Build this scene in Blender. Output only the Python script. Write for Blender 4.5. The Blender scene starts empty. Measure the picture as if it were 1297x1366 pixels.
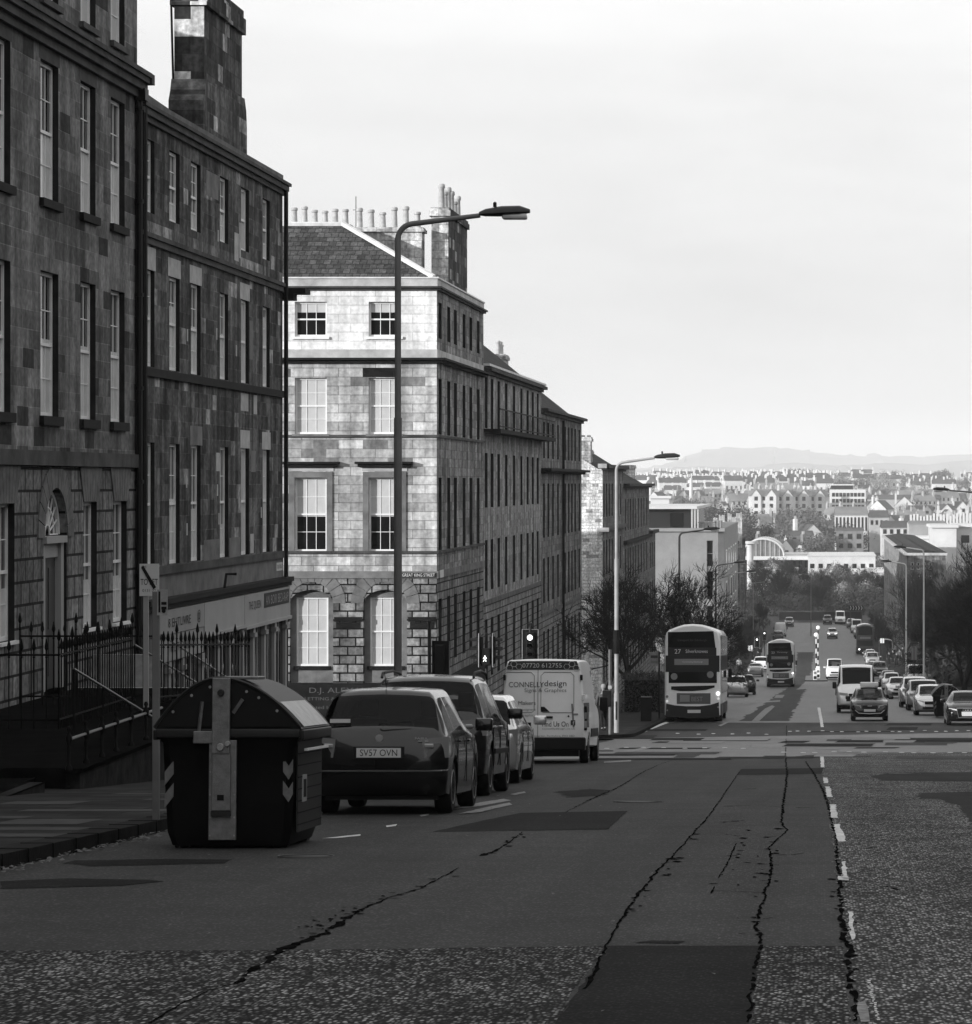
import bpy, bmesh, math, random
import numpy as np
from mathutils import Vector, Matrix
R = math.radians
rnd = random.Random(7)
sc = bpy.context.scene
COL = sc.collection
# ------------------------------------------------------------------ camera, sky, sun, exposure
F, VX, VY = 4370.0, 1090.0, 645.0            # focal length and principal point in pixels of the 1297x1366 photograph
cam_d = bpy.data.cameras.new('camera'); cam = bpy.data.objects.new('camera', cam_d); COL.objects.link(cam)
cam.location = (0, 0, 0); cam.rotation_euler = (R(90), 0, 0)
cam_d.sensor_fit = 'VERTICAL'; cam_d.sensor_height = 36; cam_d.sensor_width = 36
cam_d.lens = F/1366*36
cam_d.shift_x = -(VX-648.5)/1366; cam_d.shift_y = (VY-683)/1366
cam_d.clip_start = 1; cam_d.clip_end = 40000
sc.camera = cam
SUN_AZ, SUN_EL = R(50), R(11)                 # azimuth measured from straight behind the camera towards the left
w = bpy.data.worlds.new('World'); sc.world = w; w.use_nodes = True
nt = w.node_tree; nt.nodes.clear()
def N(tree, t, **k):
    n = tree.nodes.new(t)
    for a, b in k.items(): setattr(n, a, b)
    return n
out = N(nt, 'ShaderNodeOutputWorld'); bg = N(nt, 'ShaderNodeBackground'); bg.inputs[1].default_value = 0.1
sky = N(nt, 'ShaderNodeTexSky', sky_type='NISHITA', sun_disc=False, sun_elevation=SUN_EL, sun_rotation=math.pi+SUN_AZ)
bw = N(nt, 'ShaderNodeRGBToBW'); nt.links.new(sky.outputs[0], bw.inputs[0])
tc = N(nt, 'ShaderNodeTexCoord'); sep = N(nt, 'ShaderNodeSeparateXYZ'); nt.links.new(tc.outputs['Generated'], sep.inputs[0])
ramp = N(nt, 'ShaderNodeMapRange'); ramp.inputs['From Min'].default_value = 0.0; ramp.inputs['From Max'].default_value = 0.14
ramp.inputs['To Min'].default_value = 7.4; ramp.inputs['To Max'].default_value = 10.3
nt.links.new(sep.outputs[2], ramp.inputs[0])
mp = N(nt, 'ShaderNodeMapping'); mp.inputs['Scale'].default_value = (1.0, 1.0, 4.5); nt.links.new(tc.outputs['Generated'], mp.inputs[0])
cl = N(nt, 'ShaderNodeTexNoise'); cl.inputs['Scale'].default_value = 5; cl.inputs['Detail'].default_value = 6; cl.inputs['Roughness'].default_value = .55
nt.links.new(mp.outputs[0], cl.inputs[0])
cr = N(nt, 'ShaderNodeMapRange'); cr.inputs['From Min'].default_value = .35; cr.inputs['From Max'].default_value = .7
cr.inputs['To Min'].default_value = .91; cr.inputs['To Max'].default_value = 1.08; nt.links.new(cl.outputs[0], cr.inputs[0])
m1 = N(nt, 'ShaderNodeMath', operation='MULTIPLY'); nt.links.new(ramp.outputs[0], m1.inputs[0]); nt.links.new(cr.outputs[0], m1.inputs[1])
# cloud cover over the clear-sky gradient
mx = N(nt, 'ShaderNodeMix', data_type='FLOAT'); mx.inputs[0].default_value = .9
nt.links.new(bw.outputs[0], mx.inputs[2]); nt.links.new(m1.outputs[0], mx.inputs[3])
nt.links.new(mx.outputs[0], bg.inputs[0]); nt.links.new(bg.outputs[0], out.inputs[0])
sun_d = bpy.data.lights.new('sun', 'SUN'); sun_d.energy = 5.0; sun_d.angle = R(.5); sun_d.color = (1, .985, .96)
sun = bpy.data.objects.new('sun', sun_d); COL.objects.link(sun)
SDIR = Vector((-math.sin(SUN_AZ)*math.cos(SUN_EL), -math.cos(SUN_AZ)*math.cos(SUN_EL), math.sin(SUN_EL)))
sun.rotation_euler = SDIR.to_track_quat('Z', 'Y').to_euler()
sun_d.color = (1, 1, 1)
sc.view_settings.view_transform = 'Standard'; sc.view_settings.look = 'None'; sc.view_settings.gamma = 1
sc.view_settings.exposure = 0.0; sc.view_settings.use_curve_mapping = False
sc.render.engine = 'CYCLES'
sc.cycles.max_bounces = 6; sc.cycles.volume_bounces = 1; sc.cycles.transparent_max_bounces = 6
sc.cycles.use_denoising = True
sc.cycles.volume_step_rate = 4

# ------------------------------------------------------------------ ground profile
GK = [(-460,24),(-300,16),(-120,6),(-60,2.2),(0,-1.6),(15,-2.5),(27.6,-3.25),(34,-3.63),(38.5,-3.9),(46,-4.42),(54,-4.97),(62,-5.5),(78.7,-6.7),(100,-8.1),(120,-9.35),(146,-10.62),
      (200,-13.45),(240,-15.5),(300,-18.6),(420,-23),(546,-26),(640,-27.2),(760,-26),(1000,-21),(1300,-17),(1800,-8),(2200,-4),(2600,-5),(3500,-25),(6000,-30),(30000,-30)]
_kx = np.array([k[0] for k in GK], float); _ky = np.array([k[1] for k in GK], float)
def pchip(x, y):
    h = np.diff(x); d = np.diff(y)/h; m = np.zeros_like(y)
    for i in range(1, len(x)-1):
        if d[i-1]*d[i] > 0:
            w1 = 2*h[i]+h[i-1]; w2 = h[i]+2*h[i-1]
            m[i] = (w1+w2)/(w1/d[i-1]+w2/d[i])
    m[0] = d[0]; m[-1] = d[-1]
    def f(t):
        t = min(max(t, x[0]), x[-1]); i = min(max(int(np.searchsorted(x, t))-1, 0), len(x)-2)
        u = (t-x[i])/h[i]
        return float((2*u**3-3*u**2+1)*y[i]+(u**3-2*u**2+u)*h[i]*m[i]+(-2*u**3+3*u**2)*y[i+1]+(u**3-u**2)*h[i]*m[i+1])
    return f
g = pchip(_kx, _ky)
def gd(py, lift=0):                 # distance at which a photo row meets the falling street
    lo, hi = 8.0, 640.0
    fn = lambda Y: VY - F*(g(Y)+lift)/Y
    if py > fn(lo): return lo
    for _ in range(50):
        m = (lo+hi)/2
        if fn(m) > py: lo = m
        else: hi = m
    return (lo+hi)/2
def wx(px, Y): return (px-VX)*Y/F
def wz(py, Y): return (VY-py)*Y/F
def gp(px, py, lift=0):
    Y = gd(py, lift); return (wx(px, Y), Y, g(Y)+lift)
XF = -14.6                          # street front of the left-hand terraces
def fy(px): return XF*F/(px-VX)     # distance along that front

# ------------------------------------------------------------------ materials (a black-and-white world: every colour is a grey)
M = {}
def mat(name, v=.2, rough=.6, metal=0, spec=.15, var=0, vs=3, bump=0, bs=40, coat=0, emit=0):
    if name in M: return M[name]
    m = bpy.data.materials.new(name); m.use_nodes = True; t = m.node_tree; b = t.nodes['Principled BSDF']
    b.inputs['Base Color'].default_value = (v, v, v, 1); b.inputs['Roughness'].default_value = rough
    b.inputs['Metallic'].default_value = metal; b.inputs['Specular IOR Level'].default_value = spec
    b.inputs['Coat Weight'].default_value = coat; b.inputs['Coat Roughness'].default_value = .04
    if emit:
        b.inputs['Emission Color'].default_value = (1, 1, 1, 1); b.inputs['Emission Strength'].default_value = emit
    ge = None
    if var or bump:
        ge = N(t, 'ShaderNodeNewGeometry')
    if var:
        n = N(t, 'ShaderNodeTexNoise'); n.inputs['Scale'].default_value = vs; n.inputs['Detail'].default_value = 6; n.inputs['Roughness'].default_value = .65
        t.links.new(ge.outputs['Position'], n.inputs[0])
        r = N(t, 'ShaderNodeMapRange'); r.inputs['From Min'].default_value = .3; r.inputs['From Max'].default_value = .7
        r.inputs['To Min'].default_value = v*(1-var); r.inputs['To Max'].default_value = v*(1+var); t.links.new(n.outputs[0], r.inputs[0])
        c = N(t, 'ShaderNodeCombineColor'); [t.links.new(r.outputs[0], c.inputs[i]) for i in range(3)]
        t.links.new(c.outputs[0], b.inputs['Base Color'])
    if bump:
        n2 = N(t, 'ShaderNodeTexNoise'); n2.inputs['Scale'].default_value = bs; n2.inputs['Detail'].default_value = 4
        t.links.new(ge.outputs['Position'], n2.inputs[0])
        bm_ = N(t, 'ShaderNodeBump'); bm_.inputs['Strength'].default_value = bump; bm_.inputs['Distance'].default_value = .02
        t.links.new(n2.outputs[0], bm_.inputs['Height']); t.links.new(bm_.outputs[0], b.inputs['Normal'])
    M[name] = m; return m
def ashlar(name, axis='X', bwid=.75, bh=.33, c1=.1, c2=.2, mortar=.06, ms=.012, stain=.5, streak=.5, soot=.0, groove=.0, rough=.85, patch=0, patchv=.35, off=0, fine=.37):
    """dressed stone courses in world units; axis = the normal of the wall"""
    m = bpy.data.materials.new(name); m.use_nodes = True; t = m.node_tree; b = t.nodes['Principled BSDF']; L = t.links.new
    b.inputs['Roughness'].default_value = rough; b.inputs['Specular IOR Level'].default_value = .08
    ge = N(t, 'ShaderNodeNewGeometry'); s = N(t, 'ShaderNodeSeparateXYZ'); L(ge.outputs['Position'], s.inputs[0])
    v = N(t, 'ShaderNodeCombineXYZ'); L(s.outputs[1 if axis == 'X' else 0], v.inputs[0]); L(s.outputs[2], v.inputs[1])
    mpn = N(t, 'ShaderNodeMapping'); mpn.inputs['Location'].default_value = (200.3+off, 100.1, 0); L(v.outputs[0], mpn.inputs[0])
    br = N(t, 'ShaderNodeTexBrick'); br.offset = .5; br.inputs['Scale'].default_value = 1
    br.inputs['Brick Width'].default_value = bwid; br.inputs['Row Height'].default_value = bh; br.inputs['Mortar Size'].default_value = ms
    br.inputs['Mortar Smooth'].default_value = .2; br.inputs['Bias'].default_value = 0
    br.inputs['Color1'].default_value = (c1, c1, c1, 1); br.inputs['Color2'].default_value = (c2, c2, c2, 1); br.inputs['Mortar'].default_value = (mortar, mortar, mortar, 1)
    L(mpn.outputs[0], br.inputs[0])
    def rng(src, a, bb, lo, hi):
        r = N(t, 'ShaderNodeMapRange'); r.inputs['From Min'].default_value = a; r.inputs['From Max'].default_value = bb
        r.inputs['To Min'].default_value = lo; r.inputs['To Max'].default_value = hi; L(src, r.inputs[0]); return r.outputs[0]
    n1 = N(t, 'ShaderNodeTexNoise'); n1.inputs['Scale'].default_value = .9; n1.inputs['Detail'].default_value = 8; n1.inputs['Roughness'].default_value = .7; L(ge.outputs['Position'], n1.inputs[0])
    m2 = N(t, 'ShaderNodeMapping'); m2.inputs['Scale'].default_value = (2.2, 2.2, .22); L(ge.outputs['Position'], m2.inputs[0])
    n2 = N(t, 'ShaderNodeTexNoise'); n2.inputs['Scale'].default_value = 1.3; n2.inputs['Detail'].default_value = 5; L(m2.outputs[0], n2.inputs[0])
    n3 = N(t, 'ShaderNodeTexNoise'); n3.inputs['Scale'].default_value = 8; n3.inputs['Detail'].default_value = 6; L(ge.outputs['Position'], n3.inputs[0])
    def mul(a, bb):
        k = N(t, 'ShaderNodeMath', operation='MULTIPLY'); L(a, k.inputs[0]); L(bb, k.inputs[1]); return k.outputs[0]
    bwn = N(t, 'ShaderNodeRGBToBW'); L(br.outputs[0], bwn.inputs[0]); val = bwn.outputs[0]
    if patch:
        br2 = N(t, 'ShaderNodeTexBrick'); br2.offset = .5; br2.inputs['Scale'].default_value = 1
        br2.inputs['Brick Width'].default_value = bwid; br2.inputs['Row Height'].default_value = bh; br2.inputs['Mortar Size'].default_value = 0
        br2.inputs['Color1'].default_value = (0,0,0,1); br2.inputs['Color2'].default_value = (1,1,1,1)
        L(mpn.outputs[0], br2.inputs[0]); b2 = N(t, 'ShaderNodeRGBToBW'); L(br2.outputs[0], b2.inputs[0])
        pm = rng(b2.outputs[0], 1-patch, 1-patch+.01, 0, 1)
        mm = N(t, 'ShaderNodeMix', data_type='FLOAT'); L(pm, mm.inputs[0]); L(val, mm.inputs[2]); mm.inputs[3].default_value = patchv; val = mm.outputs[0]
    val = mul(val, rng(n1.outputs[0], .32, .68, 1-stain, 1+stain*.6))
    val = mul(val, rng(n2.outputs[0], .35, .65, 1-streak, 1+streak*.5))
    val = mul(val, rng(n3.outputs[0], .32, .68, 1-fine, 1+fine))
    c = N(t, 'ShaderNodeCombineColor'); [L(val, c.inputs[i]) for i in range(3)]; L(c.outputs[0], b.inputs['Base Color'])
    bu = N(t, 'ShaderNodeBump'); bu.inputs['Strength'].default_value = .6; bu.inputs['Distance'].default_value = .02 + groove
    inv = rng(br.outputs['Fac'], 0, 1, 1, 0); ad = N(t, 'ShaderNodeMath', operation='MULTIPLY_ADD'); L(n3.outputs[0], ad.inputs[0]); ad.inputs[1].default_value = .35; L(inv, ad.inputs[2])
    L(ad.outputs[0], bu.inputs['Height']); L(bu.outputs[0], b.inputs['Normal'])
    M[name] = m; return m
def asphalt(name, lo, hi, scale=45, rough=.75, big=.25, bump=.5, spec=.35, ysc=.35):
    m = bpy.data.materials.new(name); m.use_nodes = True; t = m.node_tree; b = t.nodes['Principled BSDF']; L = t.links.new
    b.inputs['Specular IOR Level'].default_value = spec; b.inputs['Roughness'].default_value = rough
    ge = N(t, 'ShaderNodeNewGeometry')
    v = N(t, 'ShaderNodeTexVoronoi'); v.inputs['Scale'].default_value = scale; vm = N(t, 'ShaderNodeMapping'); vm.inputs['Scale'].default_value = (1, ysc, 1); L(ge.outputs['Position'], vm.inputs[0]); L(vm.outputs[0], v.inputs[0])
    sp = N(t, 'ShaderNodeSeparateColor'); L(v.outputs['Color'], sp.inputs[0])
    p0 = N(t, 'ShaderNodeMath', operation='POWER'); L(sp.outputs[0], p0.inputs[0]); p0.inputs[1].default_value = 1.8
    dm = N(t, 'ShaderNodeMapRange'); dm.inputs['From Min'].default_value = .12; dm.inputs['From Max'].default_value = .62; dm.inputs['To Min'].default_value = 1.5; dm.inputs['To Max'].default_value = .05; L(v.outputs['Distance'], dm.inputs[0])
    p = N(t, 'ShaderNodeMath', operation='MULTIPLY'); L(p0.outputs[0], p.inputs[0]); L(dm.outputs[0], p.inputs[1])
    r = N(t, 'ShaderNodeMapRange'); r.inputs['To Min'].default_value = lo; r.inputs['To Max'].default_value = hi; L(p.outputs[0], r.inputs[0])
    n = N(t, 'ShaderNodeTexNoise'); n.inputs['Scale'].default_value = .8; n.inputs['Detail'].default_value = 7; n.inputs['Roughness'].default_value = .7; L(ge.outputs['Position'], n.inputs[0])
    r2 = N(t, 'ShaderNodeMapRange'); r2.inputs['From Min'].default_value = .3; r2.inputs['From Max'].default_value = .7; r2.inputs['To Min'].default_value = 1-big; r2.inputs['To Max'].default_value = 1+big; L(n.outputs[0], r2.inputs[0])
    # long tyre-worn streaks along the street
    mp_ = N(t, 'ShaderNodeMapping'); mp_.inputs['Scale'].default_value = (1.6, .05, 1); L(ge.outputs['Position'], mp_.inputs[0])
    n4 = N(t, 'ShaderNodeTexNoise'); n4.inputs['Scale'].default_value = 1; n4.inputs['Detail'].default_value = 4; L(mp_.outputs[0], n4.inputs[0])
    r4 = N(t, 'ShaderNodeMapRange'); r4.inputs['From Min'].default_value = .3; r4.inputs['From Max'].default_value = .7; r4.inputs['To Min'].default_value = .82; r4.inputs['To Max'].default_value = 1.18; L(n4.outputs[0], r4.inputs[0])
    k = N(t, 'ShaderNodeMath', operation='MULTIPLY'); L(r.outputs[0], k.inputs[0]); L(r2.outputs[0], k.inputs[1])
    k2 = N(t, 'ShaderNodeMath', operation='MULTIPLY'); L(k.outputs[0], k2.inputs[0]); L(r4.outputs[0], k2.inputs[1])
    c = N(t, 'ShaderNodeCombineColor'); [L(k2.outputs[0], c.inputs[i]) for i in range(3)]; L(c.outputs[0], b.inputs['Base Color'])
    bu = N(t, 'ShaderNodeBump'); bu.inputs['Strength'].default_value = bump; bu.inputs['Distance'].default_value = .006
    L(v.outputs['Distance'], bu.inputs['Height']); L(bu.outputs[0], b.inputs['Normal'])
    M[name] = m; return m

# ------------------------------------------------------------------ mesh helpers
class MB:
    def __init__(s): s.v = []; s.f = []; s.mi = []; s.cur = 0
    def add(s, vs, fs):
        n = len(s.v); s.v += [tuple(p) for p in vs]; s.f += [tuple(i+n for i in q) for q in fs]; s.mi += [s.cur]*len(fs); return s
    def box(s, x0, x1, y0, y1, z0, z1):
        return s.add([(x0,y0,z0),(x1,y0,z0),(x1,y1,z0),(x0,y1,z0),(x0,y0,z1),(x1,y0,z1),(x1,y1,z1),(x0,y1,z1)],
                     [(0,3,2,1),(4,5,6,7),(0,1,5,4),(1,2,6,5),(2,3,7,6),(3,0,4,7)])
    def quad(s, a, b, c, d): return s.add([a,b,c,d], [(0,1,2,3)])
    def tube(s, pts, rad, n=6, cap=True):
        pts = [Vector(p) for p in pts]; rr = rad if isinstance(rad, (list, tuple)) else [rad]*len(pts)
        vs = []; up = None
        for i, p in enumerate(pts):
            d = (pts[min(i+1, len(pts)-1)]-pts[max(i-1, 0)]).normalized()
            if up is None: up = d.orthogonal().normalized()
            up = (up - d*up.dot(d)); up = up.normalized() if up.length > 1e-6 else d.orthogonal().normalized()
            q = d.cross(up)
            for k in range(n):
                a = 2*math.pi*k/n; vs.append(p+(up*math.cos(a)+q*math.sin(a))*rr[i])
        fs = [(i*n+k, i*n+(k+1) % n, (i+1)*n+(k+1) % n, (i+1)*n+k) for i in range(len(pts)-1) for k in range(n)]
        if cap: fs += [tuple(range(n-1, -1, -1)), tuple((len(pts)-1)*n+k for k in range(n))]
        return s.add(vs, fs)
    def lathe(s, c, prof, axis='Z', n=16):       # prof: (radius, height)
        vs = []
        for r_, h in prof:
            for k in range(n):
                a = 2*math.pi*k/n; u, v = r_*math.cos(a), r_*math.sin(a)
                vs.append({'Z': (c[0]+u, c[1]+v, c[2]+h), 'X': (c[0]+h, c[1]+u, c[2]+v), 'Y': (c[0]+u, c[1]+h, c[2]+v)}[axis])
        m_ = len(prof)
        fs = [(i*n+k, i*n+(k+1) % n, (i+1)*n+(k+1) % n, (i+1)*n+k) for i in range(m_-1) for k in range(n)]
        fs += [tuple(range(n)), tuple((m_-1)*n+k for k in range(n))]
        return s.add(vs, fs)
    def prism(s, poly, fn, a, b):                # poly of (u,v); fn(u,v,w)
        n = len(poly); vs = [fn(u, v, a) for u, v in poly]+[fn(u, v, b) for u, v in poly]
        return s.add(vs, [tuple(range(n)), tuple(range(2*n-1, n-1, -1))]+[(i, (i+1) % n, n+(i+1) % n, n+i) for i in range(n)])
    def build(s, name, mats, parent=None, smooth=0, bevel=0, origin=None, fix=True):
        me = bpy.data.meshes.new(name)
        o = bpy.data.objects.new(name, me); COL.objects.link(o)
        off = Vector((0,0,0))
        if parent is not None:
            o.parent = parent
            if getattr(parent, 'w_off', None) is None: pass
            off = WOFF.get(parent.name, Vector((0,0,0)))
        if origin is not None:
            o.location = Vector(origin)-off; off = Vector(origin)
        if parent is not None or origin is not None: WOFF[o.name] = off.copy()
        vs = [tuple(Vector(p)-off) for p in s.v] if off.length > 0 else s.v
        me.from_pydata(vs, [], s.f)
        for mm in (mats if isinstance(mats, (list, tuple)) else [mats]): me.materials.append(mm)
        if any(s.mi): me.polygons.foreach_set('material_index', s.mi)
        if fix or bevel:
            b = bmesh.new(); b.from_mesh(me)
            if bevel:
                bmesh.ops.remove_doubles(b, verts=b.verts, dist=1e-5)
                ed = [e for e in b.edges if len(e.link_faces) == 2 and e.calc_face_angle(0) > .6]
                bmesh.ops.bevel(b, geom=ed, offset=bevel, segments=3, profile=.5, affect='EDGES')
            bmesh.ops.recalc_face_normals(b, faces=b.faces); b.to_mesh(me); b.free()
        if smooth:
            me.polygons.foreach_set('use_smooth', [True]*len(me.polygons)); me.set_sharp_from_angle(angle=R(smooth))
        me.update(); return o
WOFF = {}
def tag(o, label=None, cat=None, group=None, kind=None):
    if label: o['label'] = label
    if cat: o['category'] = cat
    if group: o['group'] = group
    if kind: o['kind'] = kind
    return o
def thing(name, label, cat, loc=(0,0,0), rz=0, group=None):
    o = bpy.data.objects.new(name, None); COL.objects.link(o); o.location = loc; o.rotation_euler = (0,0,rz)
    o.empty_display_size = .3; return tag(o, label, cat, group)
def bthing(name, label, cat, loc, group=None):       # parts given in world coordinates
    o = thing(name, label, cat, loc, 0, group); WOFF[o.name] = Vector(loc); return o
def kids(o): return KIDS(o)
def KIDS(o): return [c for c in bpy.data.objects if c.parent == o]
def copy_tree(o, parent=None, ch=None):
    if ch is None:
        ch = {}
        for c in bpy.data.objects:
            if c.parent: ch.setdefault(c.parent.name, []).append(c)
    c = o.copy(); COL.objects.link(c); c.parent = parent
    for k in ch.get(o.name, []): copy_tree(k, c, ch)
    return c
def text(name, s, parent, m, center, width, height, face='-Y', depth=.004, font_sx=None):
    cu = bpy.data.curves.new('t', 'FONT'); cu.body = s; cu.size = 1; cu.extrude = 0; cu.resolution_u = 3
    ob = bpy.data.objects.new('t', cu); COL.objects.link(ob)
    dg = bpy.context.evaluated_depsgraph_get(); me = bpy.data.meshes.new_from_object(ob.evaluated_get(dg))
    vs = [v.co.copy() for v in me.vertices]; fs = [tuple(p.vertices) for p in me.polygons]
    bpy.data.objects.remove(ob); bpy.data.curves.remove(cu); bpy.data.meshes.remove(me)
    x0 = min(v.x for v in vs); x1 = max(v.x for v in vs); y0 = min(v.y for v in vs); y1 = max(v.y for v in vs)
    b = MB(); P = []
    for v in vs:
        u = ((v.x-x0)/(x1-x0)-.5)*width; q = ((v.y-y0)/(y1-y0)-.5)*height
        if face == '-Y': P.append((center[0]+u, center[1], center[2]+q))
        elif face == '+Y': P.append((center[0]-u, center[1], center[2]+q))
        else: P.append((center[0], center[1]+u, center[2]+q))
    b.add(P, fs)
    return b.build(name, m, parent, fix=False)
def skin(joints, edges, name, m, parent, sub=1, root=0):
    me = bpy.data.meshes.new('sk'); me.from_pydata([j[:3] for j in joints], edges, [])
    ob = bpy.data.objects.new('sk', me); COL.objects.link(ob)
    md = ob.modifiers.new('s', 'SKIN'); md.use_smooth_shade = True
    sv = me.skin_vertices[0].data
    for i, j in enumerate(joints):
        r_ = j[3]; sv[i].radius = (r_, r_) if not isinstance(r_, tuple) else r_; sv[i].use_root = (i == root)
    if sub: s2 = ob.modifiers.new('u', 'SUBSURF'); s2.levels = sub; s2.render_levels = sub
    dg = bpy.context.evaluated_depsgraph_get(); m2 = bpy.data.meshes.new_from_object(ob.evaluated_get(dg))
    bpy.data.objects.remove(ob); bpy.data.meshes.remove(me)
    m2.name = name; m2.materials.clear(); m2.materials.append(m)
    o = bpy.data.objects.new(name, m2); COL.objects.link(o); o.parent = parent
    m2.polygons.foreach_set('use_smooth', [True]*len(m2.polygons)); return o

# shared materials
mat('dark_metal', .02, .45, 0, .25); mat('black_iron', .008, .6, 0, .06); mat('white_paint', .75, .5, var=.08, vs=4)
mat('glass', .010, .05, 0, .4); mat('glass_far', .01, .12, 0, .6); mat('blind', .5, .35, 0, .5, var=.12, vs=1.5, coat=.5)
mat('blind_grey', .55, .35, 0, .5, var=.2, vs=1.5, coat=.5)
mat('lead', .3, .6, var=.3, vs=5); mat('pot', .42, .8, var=.25, vs=6); mat('tyre', .009, .8, 0, .2); mat('rim', .42, .3, .7)
mat('steel', .2, .42, .5, var=.25, vs=14, bump=.2, bs=90); mat('column_paint', .16, .45, var=.15, vs=2)
mat('column_pale', .36, .5, var=.2, vs=2); mat('column_bright', .8, .45, var=.1, vs=2); mat('lit_man', 1, .5, emit=1.3); mat('rubber', .012, .6)
mat('door_paint', .05, .35); mat('mark_paint', .55, .7, var=.4, vs=9)
mat('plate_white', .6, .4); mat('plate_text', .01, .5); mat('black_plastic', .008, .5, 0, .2); mat('lamp_glass', .5, .1, coat=1)
mat('lit', 1, .5, emit=3.0); mat('lit_soft', .8, .3, emit=.45)
def slate(name, axis, a, b):
    return ashlar(name, axis, .28, .2, a, b, a*.4, .012, .35, .2, rough=.8)
# ------------------------------------------------------------------ the setting
def dense(a, b, step): 
    n = max(1, int(round((b-a)/step))); return [a+(b-a)*i/n for i in range(n+1)]
def ysamp(a, b):
    out_ = []; y = a
    while y < b: out_.append(y); y += 2.0 if y < 320 else (8 if y < 900 else (60 if y < 3500 else 800))
    return out_+[b]
def strip(name, x_of, ys, lift, m, kind='structure', skirt=0):
    b = MB(); vs = []; fs = []
    for y in ys:
        xs = x_of(y)
        for x in xs: vs.append((x, y, g(y)+lift))
    n = len(x_of(ys[0]))
    for i in range(len(ys)-1):
        for k in range(n-1): fs.append((i*n+k, i*n+k+1, (i+1)*n+k+1, (i+1)*n+k))
    b.add(vs, fs)
    if skirt:
        for i in range(len(ys)-1):
            for k in (0, n-1):
                a, c = vs[i*n+k], vs[(i+1)*n+k]
                b.quad(a, c, (c[0], c[1], c[2]-skirt), (a[0], a[1], a[2]-skirt))
    o = b.build(name, m, fix=False); tag(o, kind=kind); return o
asphalt('asphalt_coarse', .008, .32, 48, .85, .55, .9, .06, .3)
asphalt('asphalt_light', .020, .42, 48, .85, .5, .9, .08, .3)
asphalt('asphalt_smooth', .032, .078, 50, .8, .2, .35, .10)
asphalt('asphalt_dark', .012, .030, 50, .85, .3, .4, .04)
asphalt('asphalt_patch', .02, .038, 50, .85, .3, .4, .06)
asphalt('asphalt_far', .038, .10, 20, .52, .45, .3, .35)
asphalt('asphalt_pale', .055, .12, 20, .52, .45, .3, .35)
mat('crack', .007, .95, 0, .0, var=.7, vs=6)
mat('earth', .05, .9, var=.4, vs=.2)
def flag():
    m = bpy.data.materials.new('flagstone'); m.use_nodes = True; t = m.node_tree; b = t.nodes['Principled BSDF']; L = t.links.new
    b.inputs['Roughness'].default_value = .8; b.inputs['Specular IOR Level'].default_value = .05
    ge = N(t, 'ShaderNodeNewGeometry'); br = N(t, 'ShaderNodeTexBrick'); br.offset = .5
    br.inputs['Scale'].default_value = 1; br.inputs['Brick Width'].default_value = .9; br.inputs['Row Height'].default_value = .62; br.inputs['Mortar Size'].default_value = .012
    br.inputs['Color1'].default_value = (.014,)*3+(1,); br.inputs['Color2'].default_value = (.032,)*3+(1,); br.inputs['Mortar'].default_value = (.004,)*3+(1,)
    L(ge.outputs['Position'], br.inputs[0]); n = N(t, 'ShaderNodeTexNoise'); n.inputs['Scale'].default_value = 1.5; n.inputs['Detail'].default_value = 8; L(ge.outputs['Position'], n.inputs[0])
    r = N(t, 'ShaderNodeMapRange'); r.inputs['From Min'].default_value = .3; r.inputs['From Max'].default_value = .7; r.inputs['To Min'].default_value = .55; r.inputs['To Max'].default_value = 1.35; L(n.outputs[0], r.inputs[0])
    w_ = N(t, 'ShaderNodeRGBToBW'); L(br.outputs[0], w_.inputs[0]); k = N(t, 'ShaderNodeMath', operation='MULTIPLY'); L(w_.outputs[0], k.inputs[0]); L(r.outputs[0], k.inputs[1])
    c = N(t, 'ShaderNodeCombineColor'); [L(k.outputs[0], c.inputs[i]) for i in range(3)]; L(c.outputs[0], b.inputs['Base Color'])
    bu = N(t, 'ShaderNodeBump'); bu.inputs['Strength'].default_value = .5; bu.inputs['Distance'].default_value = .01; L(k.outputs[0], bu.inputs['Height']); L(bu.outputs[0], b.inputs['Normal'])
    M['flagstone'] = m
flag()
mat('kerbstone', .016, .8, 0, .03, var=.5, vs=2, bump=.4, bs=20)

GX = [-2600,-1200,-400,-120,-40,-18,-8,8,18,40,120,400,1200,2600]
strip('ground', lambda y: GX, dense(-460,-120,20)+ysamp(-118, 12600), -.06, M['earth'])
# kerb lines of the street
def interp(y, ks):
    for (a, xa), (b_, xb) in zip(ks, ks[1:]):
        if y <= b_:
            t = max(0, (y-a)/(b_-a)); t = t*t*(3-2*t); return xa+(xb-xa)*t
    return ks[-1][1]
def kl(y): return interp(y, [(-100,-6.9),(36,-6.85),(45,-7.7),(88,-7.7)]) if y < 100 else interp(y, [(100,-6.9),(150,-6.8),(172,-8.6),(540,-8.6),(640,-11),(690,-22)])
def kr(y): return interp(y, [(-100,7.6),(150,7.6),(178,8.2),(540,8.4),(640,7.5),(690,5)])
strip('road', lambda y: [kl(y)-.25, 0, kr(y)+.25], dense(-100, 690, 3), -.0008, M['asphalt_smooth'])
strip('side_road', lambda y: [-160, -40, kl(89)-.2], dense(92, 118.5, 2), -.004, M['asphalt_far'])
strip('side_road_right', lambda y: [kr(100)+.2, 40, 160], dense(92, 118.5, 2), -.004, M['asphalt_far'])
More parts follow.
